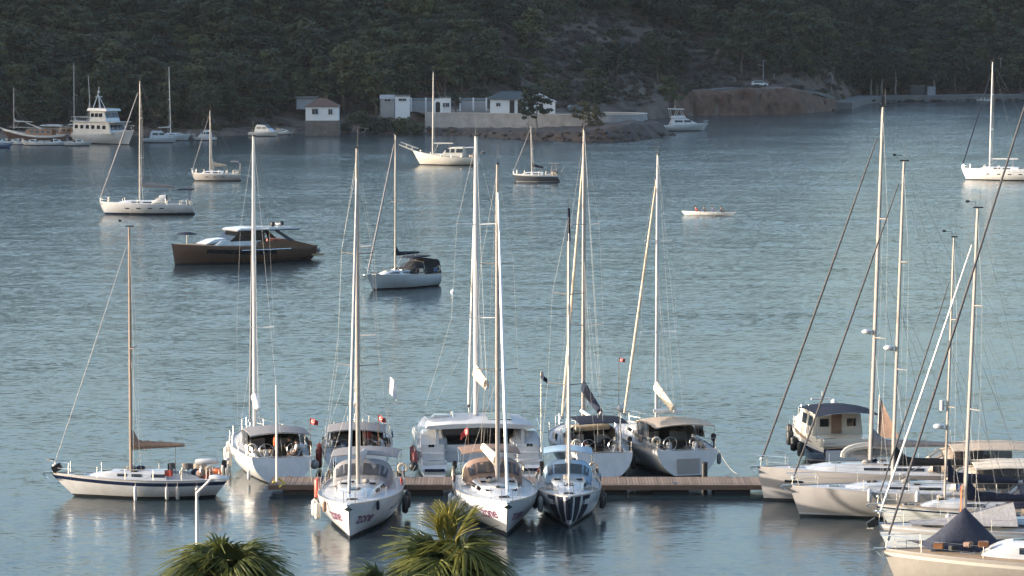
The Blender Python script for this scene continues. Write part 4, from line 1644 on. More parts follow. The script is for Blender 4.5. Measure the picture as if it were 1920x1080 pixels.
for zf in (.25, .5, .75, .99):
    z = F.h.fb * zf
    rings.append([F.h.side(.975, z, 1, .03), F.h.side(.998, z, 1, .05) + Vector((.03, 0, 0)), F.h.side(.998, z, -1, .05) + Vector((.03, 0, 0)), F.h.side(.975, z, -1, .03)])
q.loft(rings)
F.part(q, 'stem_guard', C_NAVY, F.hull)
for sg in (1, -1):
    q = MB()
    q.torus((1.6, sg * 1.15, F.h.sheer(.66) + .12), .30, .045, 'Z', 16, 6)
    F.part(q, 'rope_coil', ROPE)
fend(F, (.62, .5), 1, 'black fender on the open side of the navy-panelled bow-on yacht', BLACK, 'black fenders of the navy-panelled yacht', r=.13, ln=.6)
fend(F, (.62, .48), -1, 'dark blue fender on the sunlit side of the navy-panelled bow-on yacht', ANTIB, 'blue fenders of the navy-panelled yacht', r=.13, ln=.6)

# ---- yachts with their bows to the left, moored side by side off the eastern pier
pJ = bow_at(1433, 938, 180.5, 15.2, .35)
J = yacht('grey beige yacht farthest along the eastern row, with long slot windows in the hull', pJ, 180.5, 15.2, 4.6, 1.50, 1.75, 200, mast_px=1632, hull=(GEL3, ANTI, ANTI, GEL3), rake=.35, ts=.85, srake=-.3, mrake=1.55, mr=.15, mcol=ALU,
          boom=dict(cover=C_GREY, h=.38, len=5.6, lift=1, col=ALU), jr=.062, jcol=C_DKGREY, jfrac=.93, hood=C_TAN, bim=C_TAN, twin=True, roofh=(.42, .26), wins=((-.9, 2.2),), boxes=(), radar=.37, sw=1.3, roof_x=(-2.0, 5.1))
for x0_ in (5.35, 2.3):
    q = MB()
    rings = []
    for x in (x0_, x0_ + .3, x0_ + .6, x0_ + .9):
        rings.append([J.h.side(J.h.t_of_x(x, z), z, 1, o_) for z, o_ in ((1.02, .012), (1.16, .012), (1.16, -.02), (1.02, -.02))])
    q.loft(rings)
    J.part(q, 'hull_window', GLASS, J.hull)
pK = bow_at(1500, 968, 180, 14.0, .55)
K = yacht('pale grey yacht with black boot stripe and black boom cover, second in the eastern row', pK, 180, 14.0, 4.3, 1.32, 1.55, 302, mast_px=1673, hull=(GEL3, ANTI, GEL, GEL3), rake=.55, ts=.85, srake=-.3, mrake=1.5, mr=.125, mcol=ALU, boot=(.12, .22),
          boom=dict(cover=C_BLACK, h=.42, len=5.2, lift=1, col=ALU), jr=.055, jcol=C_DKGREY, jfrac=.95, hood=C_CREAM, bim=C_CREAM, twin=True, roofh=(.36, .26), wins=((-.5, .6), (1.1, 2.2)), radar=.42, sw=1.2)
gL = at(1640, 953, 161)
pL = Vector((gL.x + 5.6, 161, 0))
L_ = yacht('weathered grey yacht with thin mast and sage topsides, third in the eastern row', pL, 180, 11.2, 3.5, 1.05, 1.25, 445, mast_px=1771, hull=(mat('sage_gelcoat', (.48, .49, .46), .35, coat=.2), ANTI, GEL, NAVY), rake=.9, ts=.7, srake=.3, mrake=1.4, mr=.085, mcol=ALU,
           boom=dict(cover=C_NAVY, h=.5, len=3.8, lift=0, col=ALU), jr=.045, jcol=C_DKGREY, jfrac=.85, hood=C_NAVY, deckmat=TEAK, roofh=(.42, .32), wins=((-1.2, -.2), (.3, 1.2)), boxes=((.36, .11, .5),), sw=.8, radar=.28, stripe=(.16, .08))
gN = at(1642, 993, 153.4)
pN = Vector((gN.x + 6.2, 153.4, 0))
N_ = yacht('blue grey yacht with white furled headsail and grey awning, fourth in the eastern row', pN, 180, 12.4, 4.0, 1.25, 1.45, 390, mast_px=1808, hull=(mat('blue_grey_gelcoat', (.44, .47, .50), .3, coat=.3), ANTI, GEL, GEL3), rake=.75, ts=.8, srake=-.2, mrake=1.8, mr=.125, mcol=ALU,
           boom=dict(cover=C_NAVY, h=.45, len=4.2, lift=0, col=ALU), jr=.055, jcol=C_SAIL, jfrac=.90, hood=C_GREY, roofh=(.45, .32), sw=1.1, jfoot=.5)
# grey awning stretched over its foredeck
q = MB()
g1 = []
for i in range(11):
    t = i / 10
    row = []
    for j in range(9):
        s_ = -1 + 2 * j / 8
        zc = lerp(1.55, 2.55, t ** 1.4)
        row.append(Vector((lerp(4.6, -.2, t), s_ * lerp(.7, 1.75, t), zc - (zc - 1.55) * .92 * abs(s_) ** 1.3)))
    g1.append(row)
q.loft(g1, closed=False, caps=False)
q.loft([[p - Vector((0, 0, .02)) for p in r_] for r_ in g1], closed=False, caps=False)
N_.part(q, 'foredeck_awning', cloth('mid_grey_canvas', (.27, .26, .26)), smooth=60)
q = MB()
for k in range(5):
    q.tube([(N_.xm + .2, -.12 + .06 * k, 1.7), (N_.xm + .15, -.12 + .06 * k, 3.3)], .02, 5)
N_.part(q, 'orange_lines', ORANGE)
# anchor pulled up on its bow
q = MB()
q.box((6.35, 0, 1.5), (.5, .3, .35), ry=.6)
q.tube([(6.3, -.3, 1.3), (6.6, 0, 1.25), (6.3, .3, 1.3)], .05, 6)
N_.part(q, 'anchor', BLACK, bevel=.05)
fend(J, (.5,), 1, 'flat grey fender on the foremost eastern yacht beside the pale boat', GEL3, r=.15, ln=.6)
fend(K, (.72, .55), 1, 'white fender standing on the second yacht of the eastern row', GEL, 'fenders of the second eastern yacht', r=.12, ln=.6, zoff=.45)
fend(L_, (.70, .5), 1, 'white fender hung on the sage yacht in the eastern row', GEL, 'fenders of the sage yacht', r=.14, ln=.55, zoff=.1)

# ---- the big cream yacht at the bottom right with the navy tent
gP = at(1655, 1046, 142.0)
thP = 175
dP = Vector((math.cos(R(thP)), math.sin(R(thP)), 0))
pP = Vector((gP.x, 142.0, 0)) - dP * 8.2
P_ = yacht('cream yacht with teak foredeck and long dark cabin windows under a pointed navy tent', pP, thP, 16.4, 4.8, 1.75, 2.15, -60, mast_t=.60, hull=(mat('ivory_gelcoat', (.33, .30, .26), .3, coat=.2), ANTI, NAVY, GEL2), rake=.9, ts=.8, srake=-.3, mrake=1.5, mr=.15, mcol=ALU,
           jr=.055, jcol=C_DKGREY, jfrac=.95, jfoot=.4, deckmat=TEAK, roofh=(.95, .6), wins=((-2.6, -.2), (.4, 2.4)), sw=1.3, roof_x=(-3.5, 4.0), spread=3, hood=C_NAVY, boom=dict(cover=C_SAIL, h=.5, len=5.5, lift=1, z=5.2))
# the tent: one peak, scalloped edges, made fast at four corners
def tent_pt(a, b):
    """a, b in -1..1 over the tent's floor plan"""
    r_ = max(abs(a), abs(b))
    m_ = min(abs(a), abs(b))
    rs_ = min(1.0, (a * a + b * b) ** .5)
    pull = .34 * (1 - (m_ / r_) ** 2) * r_ ** 2 if r_ > 0 else 0
    x, y = 2.2 * a, 1.9 * b
    if abs(a) >= abs(b):
        x -= math.copysign(pull, a) * 1.3
    else:
        y -= math.copysign(pull, b) * 1.3
    return Vector((x, y, 1.55 * (1 - rs_) ** 1.25 + .16 * (1 - r_)))
P_tent = empty('tent', at(1808, 1024, 143.2), R(4))
q = MB()
n = 16
V = [tent_pt(-1 + 2 * i / n, -1 + 2 * j / n) for i in range(n + 1) for j in range(n + 1)]
Fc = [(i * (n + 1) + j, i * (n + 1) + j + 1, (i + 1) * (n + 1) + j + 1, (i + 1) * (n + 1) + j) for i in range(n) for j in range(n)]
q.add(V, Fc)
q.add([v - Vector((0, 0, .02)) for v in V], Fc)
q.build('canopy', cloth('slate_navy_canvas', (.030, .034, .050)), P_tent, smooth=80)
for a, b in ((-1, -1), (-1, 1), (1, -1), (1, 1)):
    q = MB()
    p = tent_pt(a, b)
    q.tube([(p.x, p.y, -.4), p], .025, 6)
    q.build('pole', STEEL, P_tent)
q = MB()
q.tube([tent_pt(0, 0), tent_pt(0, 0) + Vector((-.1, 0, 3.2))], .012, 5)
q.build('hoist_line', ROPE, P_tent)
tag(P_tent, 'navy pointed tent awning stretched over the cream teak-decked yacht', 'awning')
q = MB()
q.box((.3, 0, 3.05), (2.6, 2.0, .25))
P_.part(q, 'deck_saloon_top', GEL, bevel=.08)
for k, (x, y, z, s_, m_) in enumerate(((3.9, .5, 2.5, .22, WOOD), (4.5, -.3, 2.35, .2, C_BROWN), (5.2, .4, 2.3, .18, BLACK), (5.8, .1, 2.35, .22, WOOD), (1.2, 1.5, 2.3, .3, C_TAN), (-.5, 1.7, 2.4, .3, WOOD))):
    q = MB()
    q.box((x, y, z), (s_ * 2, s_ * 1.6, s_ * 1.2), rz=k)
    P_.part(q, 'deck_box', m_, bevel=.03)
# ================================================================== PONTOON
PX0, PX1, PY0, PY1, PZ = -12.75, 16.5, 172.6, 175.6, 0.55
dock = empty('pontoon', ((PX0 + PX1) / 2, PY0, 0))
tag(dock, 'long brown planked pontoon floating between the two rows of yachts', 'pontoon')
M_PLANK = mat('weathered_plank', (0.185, 0.125, 0.088), 0.8, var=0.22, scale=5, bump=.3, bscale=12)
M_PLANK2 = mat('weathered_plank_pale', (0.235, 0.165, 0.118), 0.8, var=0.2, scale=5, bump=.3, bscale=12)
M_BEAM = mat('pontoon_fascia', (0.11, 0.07, 0.048), 0.75, var=.2, scale=3)
pl = MB()
pl.box((0, (PY1 - PY0) / 2, 0), (.152, PY1 - PY0 - .04, .04))
n = int((PX1 - PX0) / .165)
ox = (PX0 + PX1) / 2
rp = random.Random(4)
base = pl.build('plank', M_PLANK, dock)
alt = base.data.copy()
alt.materials.clear()
alt.materials.append(M_PLANK2)
for i in range(n):
    o = base if i == 0 else bpy.data.objects.new('plank', base.data if rp.random() < .6 else alt)
    if i:
        COL.objects.link(o)
        o.parent = dock
    o.location = (PX0 - ox + .08 + i * .165, rp.uniform(-.01, .01), PZ - .02 + rp.uniform(-.006, .006))
for y, nm in ((-.05, 'fascia_beam'), (PY1 - PY0 + .05, 'fascia_beam')):
    q = MB()
    q.box((0, y, PZ - .13), (PX1 - PX0, .08, .25))
    q.build(nm, M_BEAM, dock)
nf = 9
for i in range(nf):
    q = MB()
    q.box((lerp(PX0, PX1, (i + .5) / nf) - ox, (PY1 - PY0) / 2, .06), (1.9, PY1 - PY0 - .4, .42))
    q.build('float', mat('black_float', (.02, .02, .022), .7), dock, bevel=.05)
q = MB()
q.box((PX0 - ox - .04, (PY1 - PY0) / 2, PZ - .13), (.08, PY1 - PY0 + .1, .25))
q.build('end_beam', M_BEAM, dock)
for i in range(10):
    q = MB()
    x = lerp(PX0, PX1, (i + .3) / 10) - ox
    yy = .18 if i % 2 else PY1 - PY0 - .2
    q.box((x, yy, PZ + .05), (.1, .08, .1))
    q.tube([(x - .18, yy, PZ + .11), (x + .18, yy, PZ + .11)], .025, 6)
    q.build('cleat', STEEL, dock)
def pile(px, py0, py1, label, Y):
    a, b = at(px, py1, Y), at(px, py0, Y)
    e = empty('mooring_pile', (a.x, a.y, 0))
    q = MB()
    q.tube([(0, 0, -1), (0, 0, b.z)], .165, 14)
    q.build('shaft', mat('tarred_pile', (.014, .014, .015), .5), e)
    q = MB()
    q.tube([(0, 0, b.z - .02), (0, 0, b.z + .05)], [.19, .15], 14)
    q.build('cap', BLACK, e)
    tag(e, label, 'pile')
pile(747, 885, 915, 'black mooring pile beside the grey-hooded lettered yacht', 172.35)
pile(1321, 868, 895, 'black mooring pile beside the stern of the tan-bimini yacht', 175.9)
def line(name, pts, label, m_=ROPE, r=.018, sag=.25):
    q = MB()
    P = []
    for a, b in zip(pts, pts[1:]):
        for k in range(9):
            t = k / 8
            p = Vector(a).lerp(Vector(b), t)
            p.z -= sag * 4 * t * (1 - t)
            P.append(p)
    q.tube(P, r, 5)
    o = q.build(name, m_)
    tag(o, label, 'rope')
dk = lambda px: at(px, 905, 174.0)
line('mooring_rope', [Bb.w(-5.9, -1.5, 1.35), (ground(585, 905, .6))], 'mooring rope from the gangway-pole yacht to the pontoon')
line('mooring_rope', [Hh.w(-5.9, -1.8, 1.4), ground(1385, 890, .65)], 'slack mooring rope from the tan-bimini yacht to the pontoon planks')
line('mooring_rope', [at(781, 868, 178), ground(757, 893, .75)], 'mooring rope from the catamaran to the pontoon pile')

# ================================================================== CATAMARAN
th = 94
gD = ground(905, 903)
dD = Vector((math.cos(R(th)), math.sin(R(th)), 0))
Ld, Bd = 13.6, 6.95
D = Boat('catamaran', 'large white sailing catamaran with black wraparound windows, stern-to at the pontoon', 'catamaran', gD + dD * (Ld / 2), th)
for sg in (1, -1):
    hh = Hull(Ld, 1.75, 1.0, 1.95, .4, .82, -1.1, depth=.5, p=2.6, tm=.4, flare=.35)
    hb_ = hh.mesh([GEL, ANTI, NAVY, GEL], (.3, .15), (.06, .14))
    hb_.v = [(x, y + sg * (Bd / 2 - .88), z) for x, y, z in hb_.v]
    ho = D.part(hb_, 'hull', [GEL, ANTI, NAVY, GEL], smooth=40)
    dk_ = hh.deck(inset=.0)
    dk_.v = [(x, y + sg * (Bd / 2 - .88), z) for x, y, z in dk_.v]
    D.part(dk_, 'hull_deck', DECK, smooth=60)
    yy = sg * (Bd / 2 - .88)
    # high topsides and the steps down to the water
    q = MB()
    q.prism([(-Ld / 2 + 2.6, .9), (Ld / 2 - 3.2, 1.3), (Ld / 2 - 3.2, 1.75), (-Ld / 2 + 3.0, 2.05)], .86, .80, y0=yy)
    D.part(q, 'topside', GEL, ho, bevel=.08)
    for k in range(4):
        q = MB()
        q.box((-Ld / 2 + .65 + .5 * k, yy, .45 + .30 * k), (.55 + .0 * k, 1.25, .30 + .6 * (k * .3)))
        D.part(q, 'transom_step', GEL, ho, bevel=.04)
    q = MB()
    q.box((-Ld / 2 + .10, yy, .62), (.08, 1.1, .16))
    D.part(q, 'transom_stripe', NAVY, ho, bevel=.02)
    q = MB()
    q.box((-Ld / 2 + 1.9, yy + sg * .1, 1.72), (.06, .32, .14))
    D.part(q, 'stern_vent', GLASS, ho)
    q = MB()
    q.prism([(-Ld / 2 + 1.9, 1.3), (-Ld / 2 + 4.4, 1.3), (-Ld / 2 + 4.4, 2.35), (-Ld / 2 + 3.1, 2.35)], .80, .6, y0=yy)
    D.part(q, 'quarter_seat', GEL, ho, bevel=.10)
    for k in range(3):
        q = MB()
        q.tube([(-Ld / 2 + 1.6, yy + sg * .7, 1.1), (-Ld / 2 + 1.6, yy + sg * .7, 2.5), (-Ld / 2 + 4.6, yy + sg * .7, 2.9)], .016, 5)
    D.part(q, 'quarter_rail', STEEL, ho)
q = MB()
q.prism([(-Ld / 2 + 2.3, .75), (Ld / 2 - 4.6, .75), (Ld / 2 - 4.0, 1.45), (-Ld / 2 + 2.3, 1.45)], Bd / 2 - 1.5)
D.part(q, 'bridge_deck', GEL, bevel=.05)
# saloon: dark glass band between white coamings, open cockpit aft
q = MB()
q.prism([(-Ld / 2 + 4.6, 1.4), (2.6, 1.4), (1.6, 2.45), (-Ld / 2 + 4.6, 2.45)], 2.65, 2.35)
sal = D.part(q, 'saloon', GEL, bevel=.12)
q = MB()
q.prism([(-Ld / 2 + 4.9, 1.75), (2.3, 1.75), (1.85, 2.3), (-Ld / 2 + 4.9, 2.3)], 2.60, 2.45)
D.part(q, 'side_windows', GLASS, sal)
q = MB()
q.box((-Ld / 2 + 4.58, .0, 1.93), (.04, 3.9, 1.0))
D.part(q, 'saloon_door', GLASS, sal)
q = MB()
q.box((-Ld / 2 + 4.58, 1.95, 1.98), (.045, .75, .45))
D.part(q, 'aft_window', GLASS, sal, bevel=.02)
q = MB()
q.box((-Ld / 2 + 4.57, -1.9, 1.95), (.05, .8, .9))
D.part(q, 'dark_screen', C_BLACK, sal)
# hard top over the cockpit
q = MB()
rings = []
for i in range(9):
    t = i / 8
    x = lerp(-Ld / 2 + 2.2, .4, t)
    w_ = 3.0 - .5 * t ** 2
    rings.append([(x, -w_, 2.65 - .05 * t), (x, -w_ * .96, 2.78), (x, -w_ * .5, 2.87), (x, 0, 2.90), (x, w_ * .5, 2.87), (x, w_ * .96, 2.78), (x, w_, 2.65 - .05 * t), (x, w_ * .9, 2.57), (x, 0, 2.68), (x, -w_ * .9, 2.57)])
q.loft(rings)
top = D.part(q, 'hard_top', DECK, smooth=50)
for sg in (1, -1):
    q = MB()
    q.prism([(-Ld / 2 + 2.3, 1.4), (-Ld / 2 + 2.65, 1.4), (-Ld / 2 + 2.65, 2.65), (-Ld / 2 + 2.4, 2.65)], .09, y0=sg * 2.35)
    D.part(q, 'top_post', GEL, top)
q = MB()
q.box((-Ld / 2 + 2.5, 0, 1.5), (.5, 3.8, .4))
D.part(q, 'aft_bench', GEL, bevel=.06)
q = MB()
q.box((-.9, 2.0, 2.86), (.9, .9, .22))
D.part(q, 'helm_station', GEL, top, bevel=.06)
for k in range(3):
    q = MB()
    q.box((-2.5 + 1.0 * k, -1.2, 2.90), (.8, 1.3, .04))
    D.part(q, 'solar_panel', GLASS, top)
for k in range(4):
    q = MB()
    q.tube([(-1.2 + .4 * k, 1.3, 2.84), (-1.2 + .4 * k, 1.3, 3.02)], [.11, .08], 8)
    D.part(q, 'winch', STEEL, top)
D.h = Hull(Ld, Bd * 1.0, 1.5, 1.9, .3, .9, -.3)
xm = solve_x(D, 893, 2.9, -3, .2)
HD = at(960, 255, D.w(xm, 0, 0).y).z
rig(D, D.h, D.h.t_of_x(xm, 1), HD, .5, .15, ALUW, 2, 1.4, dict(len=5.2, z=5.0, cover=C_TAN, h=.85, lift=0, style='bag', col=ALUW, yaw=-3), (.92, .08, C_SAIL, .6), 2.85, base_x=xm, backstay=False)
for k in range(3):
    fender(D.w(-5.6 + 1.3 * k, Bd / 2 + .16, 1.75), 'dark red fender on the outer hull of the catamaran', mat('dark_red_fender', (.25, .05, .05), .5), r=.16, ln=.8, group='red fenders of the catamaran')
fender(D.w(-6.3, Bd / 2 + .25, 1.35), 'black ball fender at the corner of the catamaran', BLACK, ball=True)
flag(D.w(-5.0, -3.3, 1.9), 'dark flag hanging from a rigging line of the catamaran', ht=3.9, w_=.5, h_=.35, kind='dark', yaw=R(-40), droop=.9)

# ================================================================== MOTOR BOATS
def cabin(B, prof, w0, w1, name='cabin', m=GEL, bevel=.06, y0=0.0, parent=None):
    q = MB()
    q.prism(prof, w0, w1, y0=y0)
    return B.part(q, name, m, parent, bevel=bevel)
def panes(B, parent, xs, z0, z1, w0, w1, za, zb, slant=0.0, m=GLASS, name='window', sides=(1, -1)):
    """side windows: xs list of (x0, x1); cabin half width runs w0 (za) .. w1 (zb)"""
    def hw(z):
        return w0 + (w1 - w0) * (z - za) / (zb - za)
    for a, c in xs:
        for sg in sides:
            q = MB()
            V = []
            for off in (.02, -.03):
                for x, z in ((a, z0), (c, z0), (c - slant, z1), (a - slant * .4, z1)):
                    V.append((x, sg * (hw(z) + off), z))
            q.add(V, [(0, 1, 2, 3), (4, 7, 6, 5), (0, 4, 5, 1), (1, 5, 6, 2), (2, 6, 7, 3), (3, 7, 4, 0)])
            B.part(q, name, m, parent)
def front_pane(B, parent, x0, z0, x1, z1, w_, ys, m=GLASS, name='windscreen'):
    for a, c in ys:
        q = MB()
        d = Vector((z1 - z0, 0, x0 - x1)).normalized() * .025
        V = [Vector((x0, a, z0)), Vector((x0, c, z0)), Vector((x1, c, z1)), Vector((x1, a, z1))]
        V = [v + d for v in V] + [v - d for v in V]
        q.add(V, [(0, 1, 2, 3), (4, 7, 6, 5), (0, 4, 5, 1), (1, 5, 6, 2), (2, 6, 7, 3), (3, 7, 4, 0)])
        B.part(q, name, m, parent)
def motorhull(B, L, Bm, fs, fb, mats, rake=1.0, ts=.88, srake=.0, p=2.3, stripe=(.3, .15), boot=(.06, .14), deckmat=DECK, flare=.5, dip=0.0):
    h = Hull(L, Bm, fs, fb, rake, ts, srake if srake else .02, .5, p, .38, flare, dip)
    B.h = h
    B.hull = B.part(h.mesh(list(mats), stripe, boot), 'hull', list(mats), smooth=40)
    B.part(h.deck(), 'deck', deckmat, smooth=60)
    return h

# ---- bronze motor yacht under way
M_BRONZE = mat('bronze_hull_paint', (0.165, 0.090, 0.056), 0.2, metal=.25, var=.05, coat=.6)
th = 213
gM = ground(328, 497)
dM = Vector((math.cos(R(th)), math.sin(R(th)), 0))
Lm = 15.6
Mb = Boat('motor_yacht', 'bronze brown motor yacht with white hardtop crossing the bay', 'motor yacht', gM - dM * (Lm / 2 - .35), th)
h = motorhull(Mb, Lm, 4.7, 1.55, 2.15, (M_BRONZE, ANTI, ANTI, M_BRONZE), rake=.35, p=2.8, deckmat=TEAK)
for sg in (1, -1):
    q = MB()
    rings = []
    for i in range(10):
        x = lerp(4.6, -3.0, i / 9)
        zc = lerp(1.32, 1.0, i / 9)
        rings.append([h.side(h.t_of_x(x, z), z, sg, o_) for z, o_ in ((zc - .22, .02), (zc + .22, .02), (zc + .22, -.02), (zc - .22, -.02))])
    q.loft(rings)
    Mb.part(q, 'hull_window', GLASS, Mb.hull)
    for x in (-5.0, -5.9):
        q = MB()
        p = h.side(h.t_of_x(x, 1.1), 1.1, sg, .0)
        q.tube([p - Vector((0, sg * .03, 0)), p + Vector((0, sg * .03, 0))], .13, 10)
        Mb.part(q, 'porthole', GLASS, Mb.hull)
    q = MB()
    q.tube([h.side(h.t_of_x(x, 1.35), 1.35, sg, .03) for x in (-4.6, -2.6, -.6, 1.0)], .035, 6)
    Mb.part(q, 'rub_rail', STEEL, Mb.hull)
    q = MB()
    q.prism([(-7.6, 1.5), (-.8, 1.6), (-.8, 2.2), (-5.2, 2.1)], .06, y0=sg * 2.12)
    Mb.part(q, 'bulwark', M_BRONZE, Mb.hull, bevel=.02)
ca = cabin(Mb, [(-1.6, 1.6), (3.9, 1.8), (2.9, 2.35), (-1.6, 2.45)], 1.75, 1.6, 'foredeck_cabin', GEL, .12)
cabin(Mb, [(2.0, 2.2), (4.6, 2.0), (3.4, 2.45), (2.0, 2.55)], 1.2, 1.0, 'sun_pad', GEL, .12)
wh = cabin(Mb, [(-2.0, 1.6), (2.2, 1.6), (2.0, 2.3), (.6, 3.3), (-2.0, 3.3)], 1.72, 1.5, 'wheelhouse', GLASS, .06)
for x in (-1.95, -.6, .55):
    for sg in (1, -1):
        q = MB()
        q.tube([(x + .25, sg * 1.66, 2.3), (x, sg * 1.52, 3.32)], .06, 6)
        Mb.part(q, 'window_post', BLACK, wh)
q = MB()
q.prism([(-6.0, 3.25), (1.3, 3.3), (.9, 3.48), (-1.0, 3.58), (-5.9, 3.42)], 1.75, 1.6)
ht = Mb.part(q, 'hard_top', GEL, bevel=.06)
q = MB()
q.prism([(-6.02, 3.17), (1.2, 3.2), (1.2, 3.27), (-6.02, 3.27)], 1.7)
Mb.part(q, 'hard_top_lining', BLACK, ht)
for sg in (1, -1):
    q = MB()
    q.add([(-5.6, sg * 1.9, 1.9), (-4.9, sg * 1.9, 1.9), (-3.0, sg * 1.55, 3.25), (-3.5, sg * 1.55, 3.25), (-5.6, sg * 1.78, 1.9), (-4.9, sg * 1.78, 1.9), (-3.0, sg * 1.43, 3.25), (-3.5, sg * 1.43, 3.25)],
          [(0, 1, 2, 3), (4, 7, 6, 5), (0, 4, 5, 1), (1, 5, 6, 2), (2, 6, 7, 3), (3, 7, 4, 0)])
    Mb.part(q, 'top_strut', BLACK, ht)
q = MB()
q.ball((-3.6, .3, 3.75), .26, 1, 1, 1)
q.tube([(-3.6, .3, 3.45), (-3.6, .3, 3.6)], .06, 6)
Mb.part(q, 'satellite_dome', BLACK, ht)
q = MB()
q.ball((-5.0, -.4, 3.75), .26, 1, 1, 1)
Mb.part(q, 'satellite_dome', BLACK, ht)
q = MB()
q.box((-4.3, 0, 3.75), (.12, 1.5, .12))
q.tube([(-4.3, 0, 3.4), (-4.3, 0, 3.75)], .06, 6)
Mb.part(q, 'radar_scanner', GEL, ht)
for k in range(3):
    q = MB()
    q.box((-4.3 - .6 * (k % 2), (-.9, .9, 0)[k], 1.95), (1.3, .7, .5))
    Mb.part(q, 'sofa', mat('coral_cushion', (.42, .16, .12), .8), bevel=.08)
q = MB()
q.box((-8.0, 0, .55), (1.4, 4.0, .18))
Mb.part(q, 'swim_platform', TEAK, bevel=.03)
# parasol over the foredeck
um = empty('parasol', Mb.w(6.1, 0, 2.1))
q = MB()
q.tube([(0, 0, 0), (0, 0, 1.05)], .025, 6)
q.build('pole', STEEL, um)
q = MB()
q.loft([[Vector((r_ * math.cos(k * PI / 8), r_ * math.sin(k * PI / 8), z)) for k in range(16)] for r_, z in ((1.1, .96), (.7, 1.10), (.3, 1.17), (.03, 1.2))])
q.build('canopy', C_NAVY, um, smooth=20)
tag(um, 'small dark parasol open on the foredeck of the bronze motor yacht', 'parasol')
# tender on the stern
td = empty('tender', Mb.w(-8.1, .1, .66), R(th + 90))
q = MB()
q.tube([(-1.2, .55, .25), (.4, .6, .25), (1.1, .35, .32), (1.35, 0, .36), (1.1, -.35, .32), (.4, -.6, .25), (-1.2, -.55, .25)], .2, 8)
q.build('inflatable_tube', C_GREY, td)
q = MB()
q.box((0, 0, .14), (2.2, .9, .2))
q.build('floor', GEL, td)
q = MB()
q.box((-1.3, 0, .5), (.3, .3, .6))
q.build('outboard', BLACK, td, bevel=.05)
tag(td, 'grey inflatable tender carried on the stern of the bronze motor yacht', 'dinghy')

# ---- navy launch with canvas top beyond the pontoon
th = 99
gI = ground(1594, 887)
dI = Vector((math.cos(R(th)), math.sin(R(th)), 0))
Li = 10.6
I = Boat('motor_launch', 'navy hulled launch with white cabin and navy canvas top, brown steadying sail aft', 'motor boat', gI + dI * (Li / 2), th)
h = motorhull(I, Li, 3.7, 1.55, 2.35, (NAVY, ANTI, GEL, GEL), rake=.8, ts=.82, p=2.4, stripe=(.22, .02), deckmat=TEAK)
toe_rail(I, h, GEL2, .09)
c_ = cabin(I, [(-2.6, 1.5), (2.0, 1.7), (1.5, 2.6), (.4, 3.5), (-2.6, 3.5)], 1.5, 1.3, 'wheelhouse', GEL2, .08)
panes(I, c_, [(-2.2, -1.2), (-.9, .1)], 2.55, 3.2, 1.5, 1.3, 1.5, 3.5)
for y in (-.75, .1, .8):
    q = MB()
    q.box((-2.62, y, 2.85), (.04, .5 if y != .1 else .6, .5 if y != .1 else 1.4))
    I.part(q, 'aft_window' if y != .1 else 'cabin_door', GLASS if y != .1 else C_BROWN, c_)
front_pane(I, c_, 1.5, 2.65, .5, 3.42, 1.3, [(-1.15, -.4), (-.35, .35), (.4, 1.15)])
cabin(I, [(1.8, 1.75), (4.2, 2.1), (3.6, 2.5), (1.7, 2.6)], 1.1, .9, 'trunk_cabin', GEL2, .1)
bimini(I, -4.9, -.6, 1.75, 3.72, C_NAVY, 1.9, crown=.22)
q = MB()
q.box((-3.9, 0, 1.85), (2.2, 3.3, .5))
I.part(q, 'cockpit_seat', GEL2, bevel=.08)
q = MB()
q.box((-5.48, 0, 1.15), (.06, 2.9, .7))
I.part(q, 'transom_panel', GEL, I.hull, bevel=.03)
q = MB()
q.tube([(1.0, 0, 3.5), (1.0, 0, 4.4)], .03, 6)
q.box((1.0, .1, 3.9), (.14, 1.1, .12))
q.ball((.6, -.6, 3.75), .2)
I.part(q, 'radar_scanner', GEL, c_)
rails(I, h, 6, .65)
I.root.scale = (1, 1, .87)
q = MB()
q.tube([(-5.3, -1.55, 1.6), (-5.45, -1.6, 5.0)], .04, 6)
ms = I.part(q, 'mizzen_mast', ALU)
q = MB()
V = []
for i in range(7):
    for j in range(5):
        t, s_ = i / 6, j / 4
        V.append(Vector((-5.35 - .06 * t - 1.25 * s_ * (1 - t) * .55, -1.62 - .98 * s_ * (1 - t) - .05 * math.sin(PI * s_), lerp(2.2, 4.75, t) + .06 * s_)))
Fc = [(i * 5 + j, i * 5 + j + 1, (i + 1) * 5 + j + 1, (i + 1) * 5 + j) for i in range(6) for j in range(4)]
q.add(V, Fc)
q.add([v + Vector((.0, 0, 0)) + Vector((.01, .01, 0)) for v in V], Fc)
I.part(q, 'mizzen_sail', C_BROWN, ms, smooth=80)
for t in (.75, .6, .45, .3):
    fender(I.M @ (h.side(t, h.sheer(t), 1, .2)), 'black fender hung along the navy launch', BLACK, r=.2, ln=.75, group='black fenders of the navy launch')

